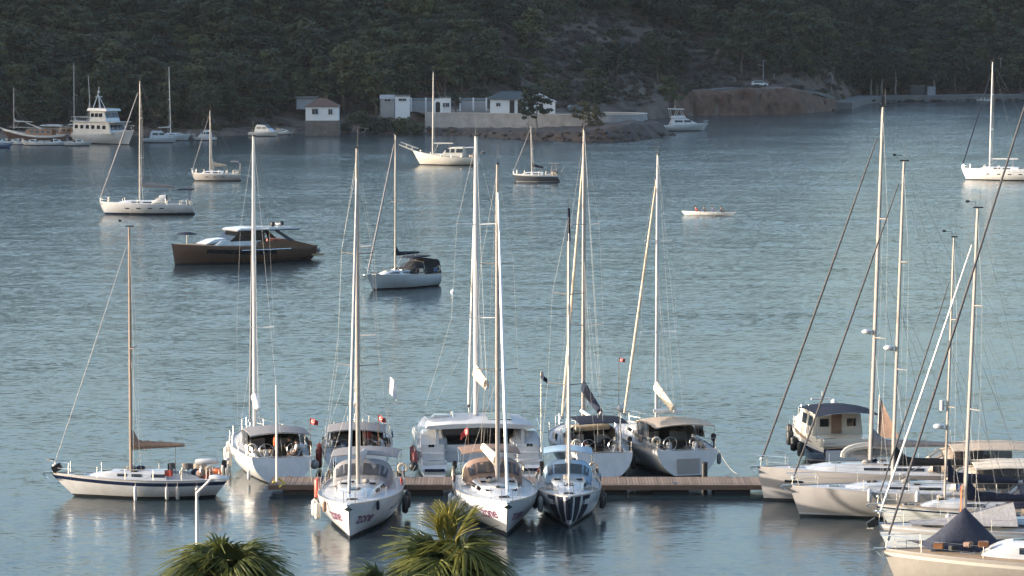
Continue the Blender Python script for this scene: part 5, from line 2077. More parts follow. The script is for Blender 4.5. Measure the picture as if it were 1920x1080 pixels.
# ---- inflatable dinghy stowed upright on the foredeck of the foremost eastern yacht
dg_ = empty('dinghy', at(1634, 862, J.w(3, 1.0, 0).y + 1.2))
q = MB()
pt = []
for k in range(15):
    a = PI * k / 14
    pt.append((1.45 * math.cos(a) * (1 if True else 1), .0, .12 + .62 * math.sin(a) ** .7))
q.tube(pt, .19, 8)
q.build('inflatable_tube', mat('grey_beige_rubber', (.40, .38, .34), .6), dg_)
q = MB()
q.add([(p[0] * .93, .05, p[2] * .95) for p in pt] + [(p[0] * .93, .12, p[2] * .95) for p in pt], [tuple(range(15)), tuple(range(29, 14, -1))])
q.build('bottom', mat('grey_beige_bottom', (.36, .34, .31), .6), dg_)
for z in (.3, .48):
    q = MB()
    q.box((0, -.02, z), (1.9, .06, .05))
    q.build('slat', C_GREY, dg_)
tag(dg_, 'grey beige inflatable dinghy leaning on edge beside a tall mast', 'dinghy')

# ---- covered dinghy and a tan rolled awning behind the eastern row
for nm, lab, px, py, Y, ln, wd, m_ in (('covered_dinghy', 'tan covered dinghy lying beyond the eastern yachts', 1800, 868, 176.5, 4.6, .62, C_TAN),):
    e = empty(nm, at(px, py + 12, Y))
    q = MB()
    rn = random.Random(5)
    rings = []
    for i in range(15):
        t = i / 14
        r_ = wd * math.sin(PI * (.08 + .84 * t)) ** .6
        rings.append([Vector((lerp(-ln / 2, ln / 2, t), r_ * .9 * math.cos(a * PI / 6), .25 + r_ * (.9 + .12 * rn.random()) * math.sin(a * PI / 6))) for a in range(12)])
    q.loft(rings)
    q.build('cover', m_, e, smooth=60)
    q = MB()
    q.torus((-1.3, -.1, .55), .5, .09, 'X', 16, 6)
    q.build('lifting_ring', GEL2, e)
    q = MB()
    q.box((0, 0, -.35), (3.8, .9, .7))
    q.build('hull', GEL3, e, bevel=.2)
    tag(e, lab, 'dinghy')
# ================================================================== BOATS AT ANCHOR
def far_yacht(label, px_bow, py, theta, L, Bm, fs, fb, mast_px, mast_py, **k):
    d = Vector((math.cos(R(theta)), math.sin(R(theta)), 0))
    pos = ground(px_bow, py) - d * (L / 2 - k.get('rake', .7))
    return yacht(label, pos, theta, L, Bm, fs, fb, mast_py, mast_px=mast_px, **k)

S1 = far_yacht('white anchored sloop with long grey sail cover and navy waterline', 197, 402, 181, 12.1, 3.7, 1.25, 1.6, 262, 152, hull=(GEL, ANTIB, NAVY, GEL), rake=.75, mrake=.6, mr=.14, mcol=ALU, boot=(.10, .24),
               boom=dict(cover=C_GREY, h=.62, len=4.6, lift=-1, col=ALU, z=3.5), jr=.10, jcol=C_GREY, jfrac=.92, detail=1, portholes=4, spread=2, roofh=(.45, .3), wire=.008, hood=C_LGREY)
q = MB()
q.box((-4.9, 0, 3.15), (1.9, 2.0, .12))
q.tube([(-5.3, .9, 1.3), (-5.3, .9, 3.1)], .03, 5)
q.tube([(-5.3, -.9, 1.3), (-5.3, -.9, 3.1)], .03, 5)
S1.part(q, 'stern_awning', C_NAVY)
S2 = far_yacht('small white anchored sloop with tan deck tent and stern arch', 366, 339, 181, 7.6, 2.6, .95, 1.2, 394, 207, hull=(GEL3, ANTI, ANTI, GEL3), rake=.6, mrake=.3, mr=.11, mcol=ALU,
               boom=dict(cover=C_TAN, h=.6, len=2.6, lift=1, col=ALU, z=2.2, lazy=False), jr=.05, jcol=C_GREY, detail=1, portholes=3, spread=1, sw=.7, well=False, wire=.008)
q = MB()
q.tube([(-3.5, 1.0, .9), (-3.6, 1.0, 2.6), (-3.0, 0.9, 2.9), (-2.2, .9, 2.8)], .05, 6)
q.tube([(-3.5, -1.0, .9), (-3.6, -1.0, 2.6), (-3.0, -.9, 2.9), (-2.2, -.9, 2.8)], .05, 6)
q.box((-2.7, 0, 2.9), (1.2, 2.0, .05))
S2.part(q, 'stern_arch', C_GREY)
S3 = far_yacht('white anchored sloop with black cockpit tent and navy sail cover', 699, 544, 226, 8.7, 3.1, 1.15, 1.45, 741, 253, hull=(GEL, ANTI, NAVY, GEL), rake=.75, mrake=.4, mr=.11, mcol=mat('dark_mast', (.20, .19, .18), .4, metal=.3), boot=(.06, .14),
               boom=dict(cover=C_NAVY, h=.35, len=3.2, lift=2, col=ALU, z=3.05, lazy=False), jr=.085, jcol=C_GREY, detail=2, spread=1, sw=.9, jfrac=.95, hood=C_BLACK, wire=.007, nrail=6)
cab = cabin(S3, [(-4.2, 1.1), (-1.9, 1.1), (-2.0, 2.5), (-2.6, 2.65), (-4.0, 2.45)], 1.2, 1.05, 'cockpit_tent', C_BLACK, .1)
cabin(S3, [(-3.0, 2.78), (-.6, 2.7), (-.7, 2.8), (-2.9, 2.9)], .9, .8, 'boom_awning', C_NAVY, .02)
# gulet-style motor sailer
th = 172
gG = ground(787, 309)
dG = Vector((math.cos(R(th)), math.sin(R(th)), 0))
Gu = Boat('motor_sailer', 'cream wooden motor sailer with long bowsprit and rounded wheelhouse', 'motor sailer', gG - dG * (11.0 / 2 - 1.1), th)
h = motorhull(Gu, 11.0, 3.6, 1.35, 2.2, (GEL2, ANTI, NAVY, GEL2), rake=1.2, ts=.7, p=2.2, dip=.35)
toe_rail(Gu, h, GEL2, .16)
q = MB()
q.tube([(5.0, 0, 2.2), (7.9, 0, 3.35)], [.14, .07], 8)
bs = Gu.part(q, 'bowsprit', GEL2)
for sg in (1, -1):
    q = MB()
    q.tube([(4.6, sg * .7, 2.7), (7.6, sg * .12, 3.75)], .035, 5)
    q.tube([(5.6, sg * .55, 3.05), (5.7, sg * .35, 2.5)], .03, 5)
    q.tube([(6.6, sg * .35, 3.4), (6.6, sg * .2, 2.9)], .03, 5)
    Gu.part(q, 'bowsprit_rail', GEL2, bs)
c_ = cabin(Gu, [(-3.2, 1.2), (.6, 1.35), (.2, 2.3), (-.7, 2.95), (-3.2, 3.05)], 1.35, 1.15, 'wheelhouse', GEL2, .22)
panes(Gu, c_, [(-.75, -.1), (-1.6, -.95), (-2.95, -1.85)], 2.1, 2.75, 1.35, 1.15, 1.2, 3.05, .1)
cabin(Gu, [(.5, 1.3), (3.2, 1.5), (2.8, 1.85), (.4, 1.9)], 1.0, .9, 'trunk_cabin', GEL2, .08)
bimini(Gu, -5.4, -3.1, 1.4, 2.95, C_LGREY, 1.4, crown=.1)
q = MB()
q.box((-4.6, 0, 1.5), (1.3, 2.2, .5))
Gu.part(q, 'stern_bench', C_BROWN, bevel=.05)
q = MB()
q.tube([(-5.6, .9, 1.4), (-6.3, .9, 2.4)], .05, 6)
q.tube([(-5.6, -.9, 1.4), (-6.3, -.9, 2.4)], .05, 6)
q.ball((-6.3, 0, 2.2), .4, 1, 1.4, .7)
Gu.part(q, 'davits', C_GREY)
xm = solve_x(Gu, 811, 2.0, -1, 4)
rig(Gu, h, h.t_of_x(xm, 1), at(960, 135, gG.y).z, .6, .13, GEL2, 1, .8, dict(len=3.4, z=3.6, cover=None, lift=0, col=GEL2), None, 1.6, base_x=xm, wire=.008)
rails(Gu, h, 6, .55, pulpit=False)

S4 = far_yacht('small dark-hulled sloop with solar arch anchored off the seawall', 968, 341, 178, 7.2, 2.5, .95, 1.2, 997, 236, hull=(mat('dark_grey_hull', (.055, .06, .07), .35), ANTI, GEL, GEL), rake=.6, mrake=-1.2, mr=.10, mcol=ALU, stripe=(.14, .04),
               boom=dict(cover=C_NAVY, h=.45, len=1.9, lift=-7, col=ALU, z=2.3, lazy=False), jr=.06, jcol=C_GREY, detail=1, spread=1, sw=.6, well=False, wire=.008)
q = MB()
q.box((-2.6, 0, 2.75), (1.5, 2.0, .08))
for sg in (1, -1):
    q.tube([(-3.1, sg * .9, 1.0), (-2.9, sg * .9, 2.75)], .04, 5)
    q.tube([(-3.5, sg * .9, 1.0), (-4.2, sg * .9, 2.4)], .04, 5)
    q.tube([(-2.2, sg * .9, 1.0), (-2.4, sg * .9, 2.75)], .04, 5)
S4.part(q, 'solar_arch', C_GREY)
q = MB()
q.box((-2.7, .3, 1.5), (1.2, 1.4, .7))
S4.part(q, 'cockpit_canvas', C_GREY, bevel=.15)

S5 = far_yacht('big white anchored sloop with white boom, sunlit, off the quay road', 1812, 337, 168, 13.6, 4.0, 1.45, 1.8, 1856, 116, hull=(mat('bright_white_paint', (.76, .74, .70), .3, coat=.2), ANTI, ANTI, GEL), rake=.8, mrake=.9, mr=.17, mcol=ALUW,
               boom=dict(cover=None, len=4.2, lift=0, col=ALUW, z=3.2), jr=.09, jcol=C_NAVY, jfrac=.9, detail=1, portholes=4, spread=2, wire=.008)
bimini(S5, -5.8, -3.2, 1.4, 2.8, C_NAVY, 1.5)

# ---- rowing boat with four rowers
def skinny(name, joints, edges, radii, mats, assign, parent=None, sub=1):
    me = bpy.data.meshes.new(name)
    keys = list(joints)
    me.from_pydata([joints[k] for k in keys], [(keys.index(a), keys.index(b)) for a, b in edges], [])
    o = bpy.data.objects.new(name, me)
    COL.objects.link(o)
    md = o.modifiers.new('s', 'SKIN')
    md.use_smooth_shade = True
    lay = me.skin_vertices[0].data if me.skin_vertices else None
    if lay is None:
        bm = bmesh.new()
        bm.from_mesh(me)
        bm.verts.layers.skin.verify()
        bm.to_mesh(me)
        bm.free()
        lay = me.skin_vertices[0].data
    for i, k in enumerate(keys):
        lay[i].radius = radii[k] if isinstance(radii[k], tuple) else (radii[k], radii[k])
        lay[i].use_root = (k == 'pelvis')
    sd = o.modifiers.new('d', 'SUBSURF')
    sd.levels = sub
    sd.render_levels = sub
    dg = bpy.context.evaluated_depsgraph_get()
    dg.update()
    m2 = bpy.data.meshes.new_from_object(o.evaluated_get(dg))
    o.modifiers.clear()
    o.data = m2
    m2.materials.clear()
    for m in mats:
        m2.materials.append(m)
    for p in m2.polygons:
        p.material_index = assign(p.center)
        p.use_smooth = True
    if parent is not None:
        o.parent = parent
    return o
SKIN = mat('skin', (.42, .25, .17), .55)
HAIR = mat('dark_hair', (.02, .014, .01), .6)
SHIRTS = {'white': mat('white_shirt', (.62, .61, .60), .85), 'orange': mat('orange_shirt', (.62, .14, .04), .85), 'blue': mat('blue_shirt', (.06, .10, .22), .85), 'dark': mat('dark_shirt', (.03, .03, .035), .85), 'red': mat('red_shirt', (.5, .05, .04), .85), 'skin': SKIN}
SHORTS = mat('dark_shorts', (.03, .035, .05), .85)
def person(label, loc, yaw, shirt='white', pose='stand', group=None, hair=HAIR):
    """x is where the person faces"""
    J = {}
    sit = pose in ('sit', 'row')
    hz = .12 if sit else .93
    lean = {'row': -.18, 'sit': -.05, 'stand': .0, 'bend': .35}[pose]
    J['pelvis'] = Vector((0, 0, hz))
    J['waist'] = Vector((lean * .3, 0, hz + .16))
    J['chest'] = Vector((lean * .8, 0, hz + .40))
    J['neck'] = Vector((lean * 1.05, 0, hz + .555))
    J['head'] = Vector((lean * 1.05 + .02, 0, hz + .66))
    J['crown'] = Vector((lean * 1.05 + .01, 0, hz + .79))
    E = [('pelvis', 'waist'), ('waist', 'chest'), ('chest', 'neck'), ('neck', 'head'), ('head', 'crown')]
    rad = {'pelvis': (.14, .11), 'waist': (.125, .10), 'chest': (.155, .11), 'neck': .055, 'head': (.085, .10), 'crown': (.07, .08)}
    for sg, n in ((1, 'l'), (-1, 'r')):
        c = J['chest']
        J['sh' + n] = c + Vector((0, sg * .19, .09))
        if pose == 'row':
            J['el' + n] = c + Vector((.26, sg * .24, -.05))
            J['wr' + n] = c + Vector((.50, sg * .17, -.06))
            J['ha' + n] = c + Vector((.58, sg * .15, -.06))
        elif pose == 'sit':
            J['el' + n] = c + Vector((.08, sg * .25, -.20))
            J['wr' + n] = c + Vector((.28, sg * .18, -.28))
            J['ha' + n] = c + Vector((.36, sg * .15, -.28))
        else:
            J['el' + n] = c + Vector((.03, sg * .25, -.20))
            J['wr' + n] = c + Vector((.16 if sg > 0 else .05, sg * .24, -.42))
            J['ha' + n] = c + Vector((.21 if sg > 0 else .06, sg * .22, -.52))
        E += [('chest', 'sh' + n), ('sh' + n, 'el' + n), ('el' + n, 'wr' + n), ('wr' + n, 'ha' + n)]
        rad.update({'sh' + n: .062, 'el' + n: .045, 'wr' + n: .033, 'ha' + n: (.035, .022)})
        p = J['pelvis']
        if sit:
            J['hi' + n] = p + Vector((.05, sg * .10, -.02))
            J['kn' + n] = p + Vector((.44, sg * .13, .10 if pose == 'row' else .02))
            J['an' + n] = p + Vector((.78 if pose == 'row' else .46, sg * .12, -.12 if pose == 'row' else -.40))
            J['to' + n] = J['an' + n] + Vector((.14, 0, .05 if pose == 'row' else -.03))
        else:
            J['hi' + n] = p + Vector((0, sg * .10, -.06))
            J['kn' + n] = p + Vector((.03, sg * .11, -.46))
            J['an' + n] = p + Vector((-.01, sg * .115, -.86))
            J['to' + n] = p + Vector((.15, sg * .13, -.90))
        E += [('pelvis', 'hi' + n), ('hi' + n, 'kn' + n), ('kn' + n, 'an' + n), ('an' + n, 'to' + n)]
        rad.update({'hi' + n: .085, 'kn' + n: .058, 'an' + n: .04, 'to' + n: (.04, .025)})
    root = empty('person', loc, yaw)
    kx = J['knl'].z
    def assign(c):
        if c.z > J['neck'].z - .015:
            return 0
        if abs(c.y) > .225 and c.z < J['chest'].z + .02 or (c - J['wrl']).length < .16 or (c - J['wrr']).length < .16:
            return 0
        if c.z > hz + .07 and (c.x < .14 or not sit):
            return 1
        lim = .36 if sit else 0
        if sit:
            return 2 if c.x < lim else 0
        return 2 if c.z > kx + .04 else 0
    skinny('body', J, E, rad, [SKIN, SHIRTS[shirt], SHORTS], assign, root)
    q = MB()
    hd = J['head']
    q.ball((hd.x - .02, 0, hd.z + .075), .108, 1.0, .88, .82, 10, 6)
    q.build('hair', hair, root)
    q = MB()
    q.ball((hd.x + .10, 0, hd.z + .01), .018, 1.2, .8, 1.2, 6, 4)
    q.build('nose', SKIN, root)
    for sg in (1, -1):
        q = MB()
        q.ball((hd.x + .082, sg * .033, hd.z + .035), .012, .6, 1, .7, 6, 4)
        q.build('eye', BLACK, root)
    tag(root, label, 'person', group)
    return root
gR = ground(1328, 404)
Rb = Boat('rowing_boat', 'long slim white rowing boat with four rowers crossing the bay', 'rowing boat', gR, 167)
h = Hull(6.9, .95, .44, .54, .5, .15, .45, depth=.12, p=1.8, tm=.5, flare=.6)
Rb.part(h.mesh([WHITEC, GEL, GEL, GEL], (.1, .04), (.02, .05)), 'hull', [mat('bright_white_paint', (.76, .74, .70), .3), GEL, GEL, GEL], smooth=40)
Rb.part(h.deck(well=(.2, .8, .3)), 'deck', mat('bright_white_paint', (.7, .7, .7)), smooth=60)
for k in range(4):
    x = -1.75 + 1.05 * k
    q = MB()
    q.box((x, 0, .30), (.25, .5, .06))
    Rb.part(q, 'sliding_seat', WOOD)
    sg = 1 if k % 2 else -1
    q = MB()
    q.tube([(x - .55, -sg * .1, .62), (x - .6, sg * .75, .5), (x - .6, sg * 3.0, .10)], .025, 5)
    q.box((x - .6, sg * 3.1, .08), (.16, .5, .02))
    Rb.part(q, 'oar', WOOD)
    person('rower in dark shirt seated in the slim white rowing boat', Rb.w(x, 0, .24), R(167 + 180), ('dark', 'blue', 'dark', 'red')[k], 'row', 'rowers in the white rowing boat')

# small mooring buoy
bu = empty('mooring_buoy', ground(849, 548))
q = MB()
q.ball((0, 0, .06), .20, 1, 1, .9)
q.build('ball', WHITEC, bu)
q = MB()
q.torus((0, 0, .28), .06, .015, 'X', 12, 5)
q.build('ring', STEEL, bu)
tag(bu, 'small white mooring buoy floating alone on the open water', 'buoy')

# ---- people aboard
def aboard(B, x, y, z, yaw, label, shirt, pose, group=None):
    return person(label, B.w(x, y, z), R(B.theta) + yaw, shirt, pose, group)
aboard(Bb, -4.3, .15, .82, R(-90), 'person in orange shirt standing under the grey bimini by the gangway pole', 'orange', 'stand')
aboard(Bb, -4.9, -.9, 1.28, R(90), 'person in white shirt sitting in the cockpit by the gangway pole', 'white', 'sit')
aboard(Bb, -3.6, -.75, 1.28, R(180), 'person in dark shirt sitting in the cockpit by the gangway pole', 'dark', 'sit')
aboard(C, -3.2, .6, .95, R(0), 'person in white shirt standing behind the sprayhood of the lettered yacht', 'white', 'stand')
aboard(C, -3.9, -.75, 1.35, R(90), 'person in white shirt sitting in the cockpit of the grey-hooded lettered yacht', 'white', 'sit')
aboard(C2, -3.4, -.6, .86, R(200), 'person in red shirt standing under the grey bimini behind the lettered bow', 'red', 'stand')
aboard(F, -2.6, .35, .75, R(180), 'bare-backed person in the companionway of the blue-hooded yacht', 'skin', 'stand')
aboard(Mb, -3.0, .5, 1.55, R(0), 'person in dark shirt at the cockpit of the bronze motor yacht', 'dark', 'stand')
# ================================================================== FAR SHORE
STONE = mat('seawall_stone', (0.26, 0.25, 0.245), 0.9, var=0.22, scale=0.6, bump=.6, bscale=2.5)
STONE2 = mat('rough_stone_base', (0.12, 0.105, 0.095), 0.95, var=0.3, scale=0.8, bump=1.0, bscale=2)
PLASTER = mat('white_plaster', (0.60, 0.60, 0.60), 0.9, var=0.08, scale=0.5)
PLASTER2 = mat('grey_plaster', (0.26, 0.265, 0.27), 0.9, var=0.12, scale=0.5)
TILE = mat('brown_roof_tiles', (0.10, 0.06, 0.048), 0.85, var=0.25, scale=3)
SLATE = mat('slate_green_roof', (0.035, 0.050, 0.055), 0.7, var=0.15, scale=2)
DARKW = mat('dark_opening', (0.014, 0.016, 0.02), 0.3)
FRAME = mat('window_frame_paint', (0.45, 0.46, 0.48), 0.6)
CONC = mat('pale_concrete', (0.125, 0.12, 0.115), 0.9, var=0.15, scale=0.3)
EARTH = mat('terrace_gravel', (0.17, 0.14, 0.115), 0.95, var=0.2, scale=0.6)
M_ROCK = mat('shore_rock', (0.058, 0.045, 0.039), 0.95, var=0.4, scale=0.5, bump=1.0, bscale=1.5)
DRY = mat('dry_earth_bank', (0.098, 0.053, 0.034), 0.95, var=0.5, scale=0.35, bump=1.0, bscale=1.2)

# ---- rocky headland carrying the terrace
HEAD = [(775, 252), (850, 254), (900, 258), (960, 262), (1020, 264), (1060, 266), (1110, 267), (1160, 266.5), (1205, 263), (1245, 258), (1274, 253.5)]
front_e = [ground(*p) for p in HEAD]
back_e = [front_e[-1] + Vector((-4, 14, 0)), front_e[-1] + Vector((-14, 30, 0)), Vector((12, 735, 0)), Vector((-22, 730, 0))]
poly = [(p.x, p.y) for p in front_e + back_e]
def pdist(x, y):
    best = 1e9
    for (ax, ay), (bx, by) in zip(poly, poly[1:] + poly[:1]):
        dx, dy = bx - ax, by - ay
        t = max(0, min(1, ((x - ax) * dx + (y - ay) * dy) / (dx * dx + dy * dy)))
        best = min(best, math.hypot(x - ax - t * dx, y - ay - t * dy))
    return best if in_poly(x, y, poly) else -best
def head_h(x, y):
    e = pdist(x, y)
    px = 960 + FPX * x / y
    cap = interp([(780, 1.2), (1000, 1.5), (1090, 2.0), (1180, 3.2), (1230, 2.6), (1275, 1.0)], px)
    n_ = nz(x, y, .35, 2) * .7 + nz(x, y, .9, 4) * .45 + nz(x, y, 2.1, 6) * .25
    return -0.9 + (cap + .9) * sstep(-1.0, 4.5, e + n_ * .9) + n_ * .55 * sstep(-1, 1.5, e)
q = MB()
hx = [-24 + .65 * i for i in range(96)]
hy = [632 + .8 * i for i in range(62)] + [682 + 3 * i for i in range(18)]
V = [(x, y, head_h(x, y)) for y in hy for x in hx]
q.add(V, [(j * len(hx) + i, j * len(hx) + i + 1, (j + 1) * len(hx) + i + 1, (j + 1) * len(hx) + i) for j in range(len(hy) - 1) for i in range(len(hx) - 1)
          if max(V[j * len(hx) + i][2], V[(j + 1) * len(hx) + i + 1][2]) > -.85])
hd = q.build('headland', M_ROCK, smooth=30)
tag(hd, 'low brown rocky point jutting into the bay below the seawall', kind='structure')
rr = random.Random(9)
bm_ = []
for k in range(3):
    b = MB()
    b.ball((0, 0, 0), 1, 1, .8, .6, 7, 5)
    b.v = [(x * rr.uniform(.75, 1.2), y * rr.uniform(.75, 1.2), z * rr.uniform(.7, 1.2)) for x, y, z in b.v]
    me = bpy.data.meshes.new('boulder')
    me.from_pydata(b.v, [], b.f)
    me.materials.append(M_ROCK)
    bm_.append(me)
for k in range(150):
    t = rr.random()
    i = min(len(front_e) - 2, int(t * (len(front_e) - 1)))
    f = t * (len(front_e) - 1) - i
    p = front_e[i].lerp(front_e[i + 1], f) + Vector((rr.uniform(-.5, .5), rr.uniform(0, 4.5), 0))
    o = bpy.data.objects.new('boulder', rr.choice(bm_))
    COL.objects.link(o)
    s_ = rr.uniform(.25, .8)
    o.parent = hd
    o.location = (p.x, p.y, head_h(p.x, p.y) + s_ * .15)
    o.scale = (s_ * rr.uniform(.8, 1.4), s_, s_)
    o.rotation_euler = (0, 0, rr.uniform(0, 6.28))

# ---- terrace and seawall with a rounded end
TZ = 4.0
wl = [at(797, 240, 690), at(860, 240, 688), at(930, 240, 685), at(1000, 240, 681), at(1070, 240, 677), at(1130, 240, 674.5)]
path = [Vector((p.x, p.y, 0)) for p in wl]
d_ = (path[-1] - path[-2]).normalized()
nrm = Vector((-d_.y, d_.x, 0))
cen = path[-1] + nrm * 8.5
for k in range(1, 9):
    a = PI * k / 9
    path.append(cen - nrm * 8.5 * math.cos(a) + d_ * 6.0 * math.sin(a))
end = cen + nrm * 8.5
path += [end, end - d_ * 10]
sw_ = empty('seawall', path[0])
tag(sw_, 'pale grey stone seawall with rounded end round the terrace', 'wall')
q = MB()
rings = []
for i, p in enumerate(path):
    t = (path[min(i + 1, len(path) - 1)] - path[max(0, i - 1)]).normalized()
    n_ = Vector((t.y, -t.x, 0))
    o = p - path[0]
    rings.append([o + n_ * .35 + Vector((0, 0, .2)), o + Vector((0, 0, TZ + .25)), o - n_ * .4 + Vector((0, 0, TZ + .25)), o - n_ * .4 + Vector((0, 0, .2))])
q.loft(rings)
q.build('face', STONE, sw_, smooth=30)
q = MB()
rings = []
for i, p in enumerate(path):
    t = (path[min(i + 1, len(path) - 1)] - path[max(0, i - 1)]).normalized()
    n_ = Vector((t.y, -t.x, 0))
    o = p - path[0]
    rings.append([o + n_ * .10 + Vector((0, 0, TZ + .252)), o + n_ * .10 + Vector((0, 0, TZ + .40)), o - n_ * .5 + Vector((0, 0, TZ + .40)), o - n_ * .5 + Vector((0, 0, TZ + .252))])
q.loft(rings)
q.build('coping', mat('pale_coping', (.40, .40, .39), .85), sw_, smooth=30)
q = MB()
q.add([(p.x, p.y, TZ) for p in path] + [(-8, 735, TZ), (-24, 735, TZ)], [tuple(range(len(path) + 2))])
o = q.build('terrace', EARTH, smooth=0)
tag(o, 'gravel terrace behind the seawall', kind='structure')

def house(name, label, px0, px1, pyb, Y, zb, zt, depth, wall, roofm, rise, yaw=0.0, kind='hip', wins=(), doors=(), base=None, over=.35, cat='house', chim=False):
    """front wall between the photo columns px0..px1 at ground distance Y; wins: (u0, u1, z0, z1) along the front, 0..1"""
    a, b = at(px0, pyb, Y), at(px1, pyb, Y)
    wd = (b.x - a.x) / math.cos(yaw)
    e = empty(name, (a.x, Y, 0), yaw)
    tag(e, label, cat)
    q = MB()
    q.box((wd / 2, depth / 2, (zb + zt) / 2), (wd, depth, zt - zb))
    if kind == 'gable':           # ridge along x, gables at the ends
        q.add([(0, .0, zt), (wd, .0, zt), (wd, depth, zt), (0, depth, zt), (0.001, depth / 2, zt + rise), (wd - .001, depth / 2, zt + rise)], [(0, 3, 4), (1, 5, 2), (0, 1, 5, 4), (3, 2, 5, 4)])
    wo = q.build('wall', wall, e, smooth=0)
    if base:
        q = MB()
        q.box((wd / 2, depth / 2, (base + zb) / 2), (wd + .3, depth + .3, zb - base))
        q.build('stone_base', STONE2, e, smooth=0)
    if roofm:
        q = MB()
        o_ = over
        if kind == 'hip':
            q.add([(-o_, -o_, zt), (wd + o_, -o_, zt), (wd + o_, depth + o_, zt), (-o_, depth + o_, zt), (wd * .38, depth / 2, zt + rise), (wd * .62, depth / 2, zt + rise)],
                  [(0, 1, 5, 4), (1, 2, 5), (2, 3, 4, 5), (3, 0, 4), (3, 2, 1, 0)])
        elif kind == 'gable':
            r1 = rise * (1 + 2 * o_ / depth)
            z_ = zt - rise * 2 * o_ / depth + .03
            q.add([(-o_, -o_, z_), (wd + o_, -o_, z_), (wd + o_, depth / 2, zt + rise + .06), (-o_, depth / 2, zt + rise + .06), (-o_, depth + o_, z_), (wd + o_, depth + o_, z_),
                   (-o_, -o_, z_ + .14), (wd + o_, -o_, z_ + .14), (wd + o_, depth / 2, zt + rise + .2), (-o_, depth / 2, zt + rise + .2), (-o_, depth + o_, z_ + .14), (wd + o_, depth + o_, z_ + .14)],
                  [(0, 1, 2, 3), (3, 2, 5, 4), (6, 9, 8, 7), (9, 10, 11, 8), (0, 6, 7, 1), (4, 5, 11, 10), (0, 3, 9, 6), (3, 4, 10, 9), (1, 7, 8, 2), (2, 8, 11, 5)])
        else:
            q.box((wd / 2, depth / 2, zt + rise / 2), (wd + 2 * o_, depth + 2 * o_, rise))
        ro = q.build('roof', roofm, e, smooth=0)
        if chim:
            q = MB()
            q.box((wd * .62, depth / 2, zt + rise + .2), (.5, .5, .8))
            q.build('chimney', TILE, ro)
    for u0, u1, z0, z1 in wins:
        q = MB()
        q.box((wd * (u0 + u1) / 2, -.02, (z0 + z1) / 2), (wd * (u1 - u0), .06, z1 - z0))
        wi = q.build('window', DARKW, e)
        q = MB()
        x0, x1 = wd * u0, wd * u1
        for c, d in ((((x0 + x1) / 2, -.05, z0 - .05), (x1 - x0 + .2, .14, .09)), (((x0 + x1) / 2, -.05, z1 + .03), (x1 - x0 + .2, .10, .07)), ((x0 - .04, -.05, (z0 + z1) / 2), (.08, .10, z1 - z0)), ((x1 + .04, -.05, (z0 + z1) / 2), (.08, .10, z1 - z0)), (((x0 + x1) / 2, -.05, (z0 + z1) / 2), (.05, .08, z1 - z0))):
            q.box(c, d)
        q.build('frame', FRAME, wi)
    for u0, u1, z0, z1 in doors:
        q = MB()
        q.box((wd * (u0 + u1) / 2, -.02, (z0 + z1) / 2), (wd * (u1 - u0), .06, z1 - z0))
        dr = q.build('door', DARKW, e)
        q = MB()
        x0, x1 = wd * u0, wd * u1
        for c, d in ((((x0 + x1) / 2, -.05, z1 + .05), (x1 - x0 + .2, .1, .1)), ((x0 - .05, -.05, (z0 + z1) / 2), (.1, .1, z1 - z0)), ((x1 + .05, -.05, (z0 + z1) / 2), (.1, .1, z1 - z0))):
            q.box(c, d)
        q.build('frame', FRAME, dr)
    return e, wd
Zt = lambda py, Y: at(960, py, Y).z
house('cottage', 'small white shore cottage with brown hipped roof on a stone base', 573, 634, 225, 678, Zt(226, 678), Zt(200, 678), 5.5, PLASTER, TILE, 1.7, wins=((.2, .38, 4.4, 5.45), (.7, .82, 4.35, 5.4)), base=-.3, chim=True)
house('outbuilding', 'grey flat-roofed outbuilding on the slope behind the white cottage', 556, 592, 190, 705, Zt(205, 705), Zt(184, 705), 5, PLASTER2, CONC, .25, kind='flat', cat='building')
house('outbuilding', 'smaller grey block with flat roof above the white cottage', 581, 610, 180, 716, Zt(196, 716), Zt(172, 716), 4, PLASTER2, CONC, .2, kind='flat', cat='building')
house('shed', 'grey gabled shed beside the white kiosk', 713, 739, 210, 700, 3.0, Zt(186, 700), 4, PLASTER2, PLASTER2, .7, kind='gable', wins=((.3, .75, 6.4, 6.95),), cat='shed', over=.15)
house('kiosk', 'white square kiosk with dark slot window above the seawall', 741, 768, 212, 695, 2.4, Zt(181, 695), 3.2, mat('bright_plaster', (.58, .59, .61), .9), CONC, .25, kind='flat', wins=((.25, .75, Zt(189, 695), Zt(185, 695)),), cat='kiosk', over=.12)
house('hut', 'small white hut with dark windows by the white archway', 826, 845, 210, 697, 3.6, Zt(184, 697), 3, PLASTER, CONC, .2, kind='flat', wins=((.1, .42, Zt(200, 697), Zt(193, 697)), (.5, .85, Zt(200, 697), Zt(193, 697))), cat='hut', over=.1)
hs, wd = house('villa', 'white villa with dark slate gabled roof on the terrace', 919, 982, 213, 693, 3.9, Zt(186, 693), 8.0, PLASTER, None, .1, yaw=0.0, kind='flat', wins=((.18, .30, Zt(199, 693), Zt(193, 693)),), doors=((.58, .72, 4.1, Zt(188, 693)), (.82, .96, 4.1, Zt(188, 693))))
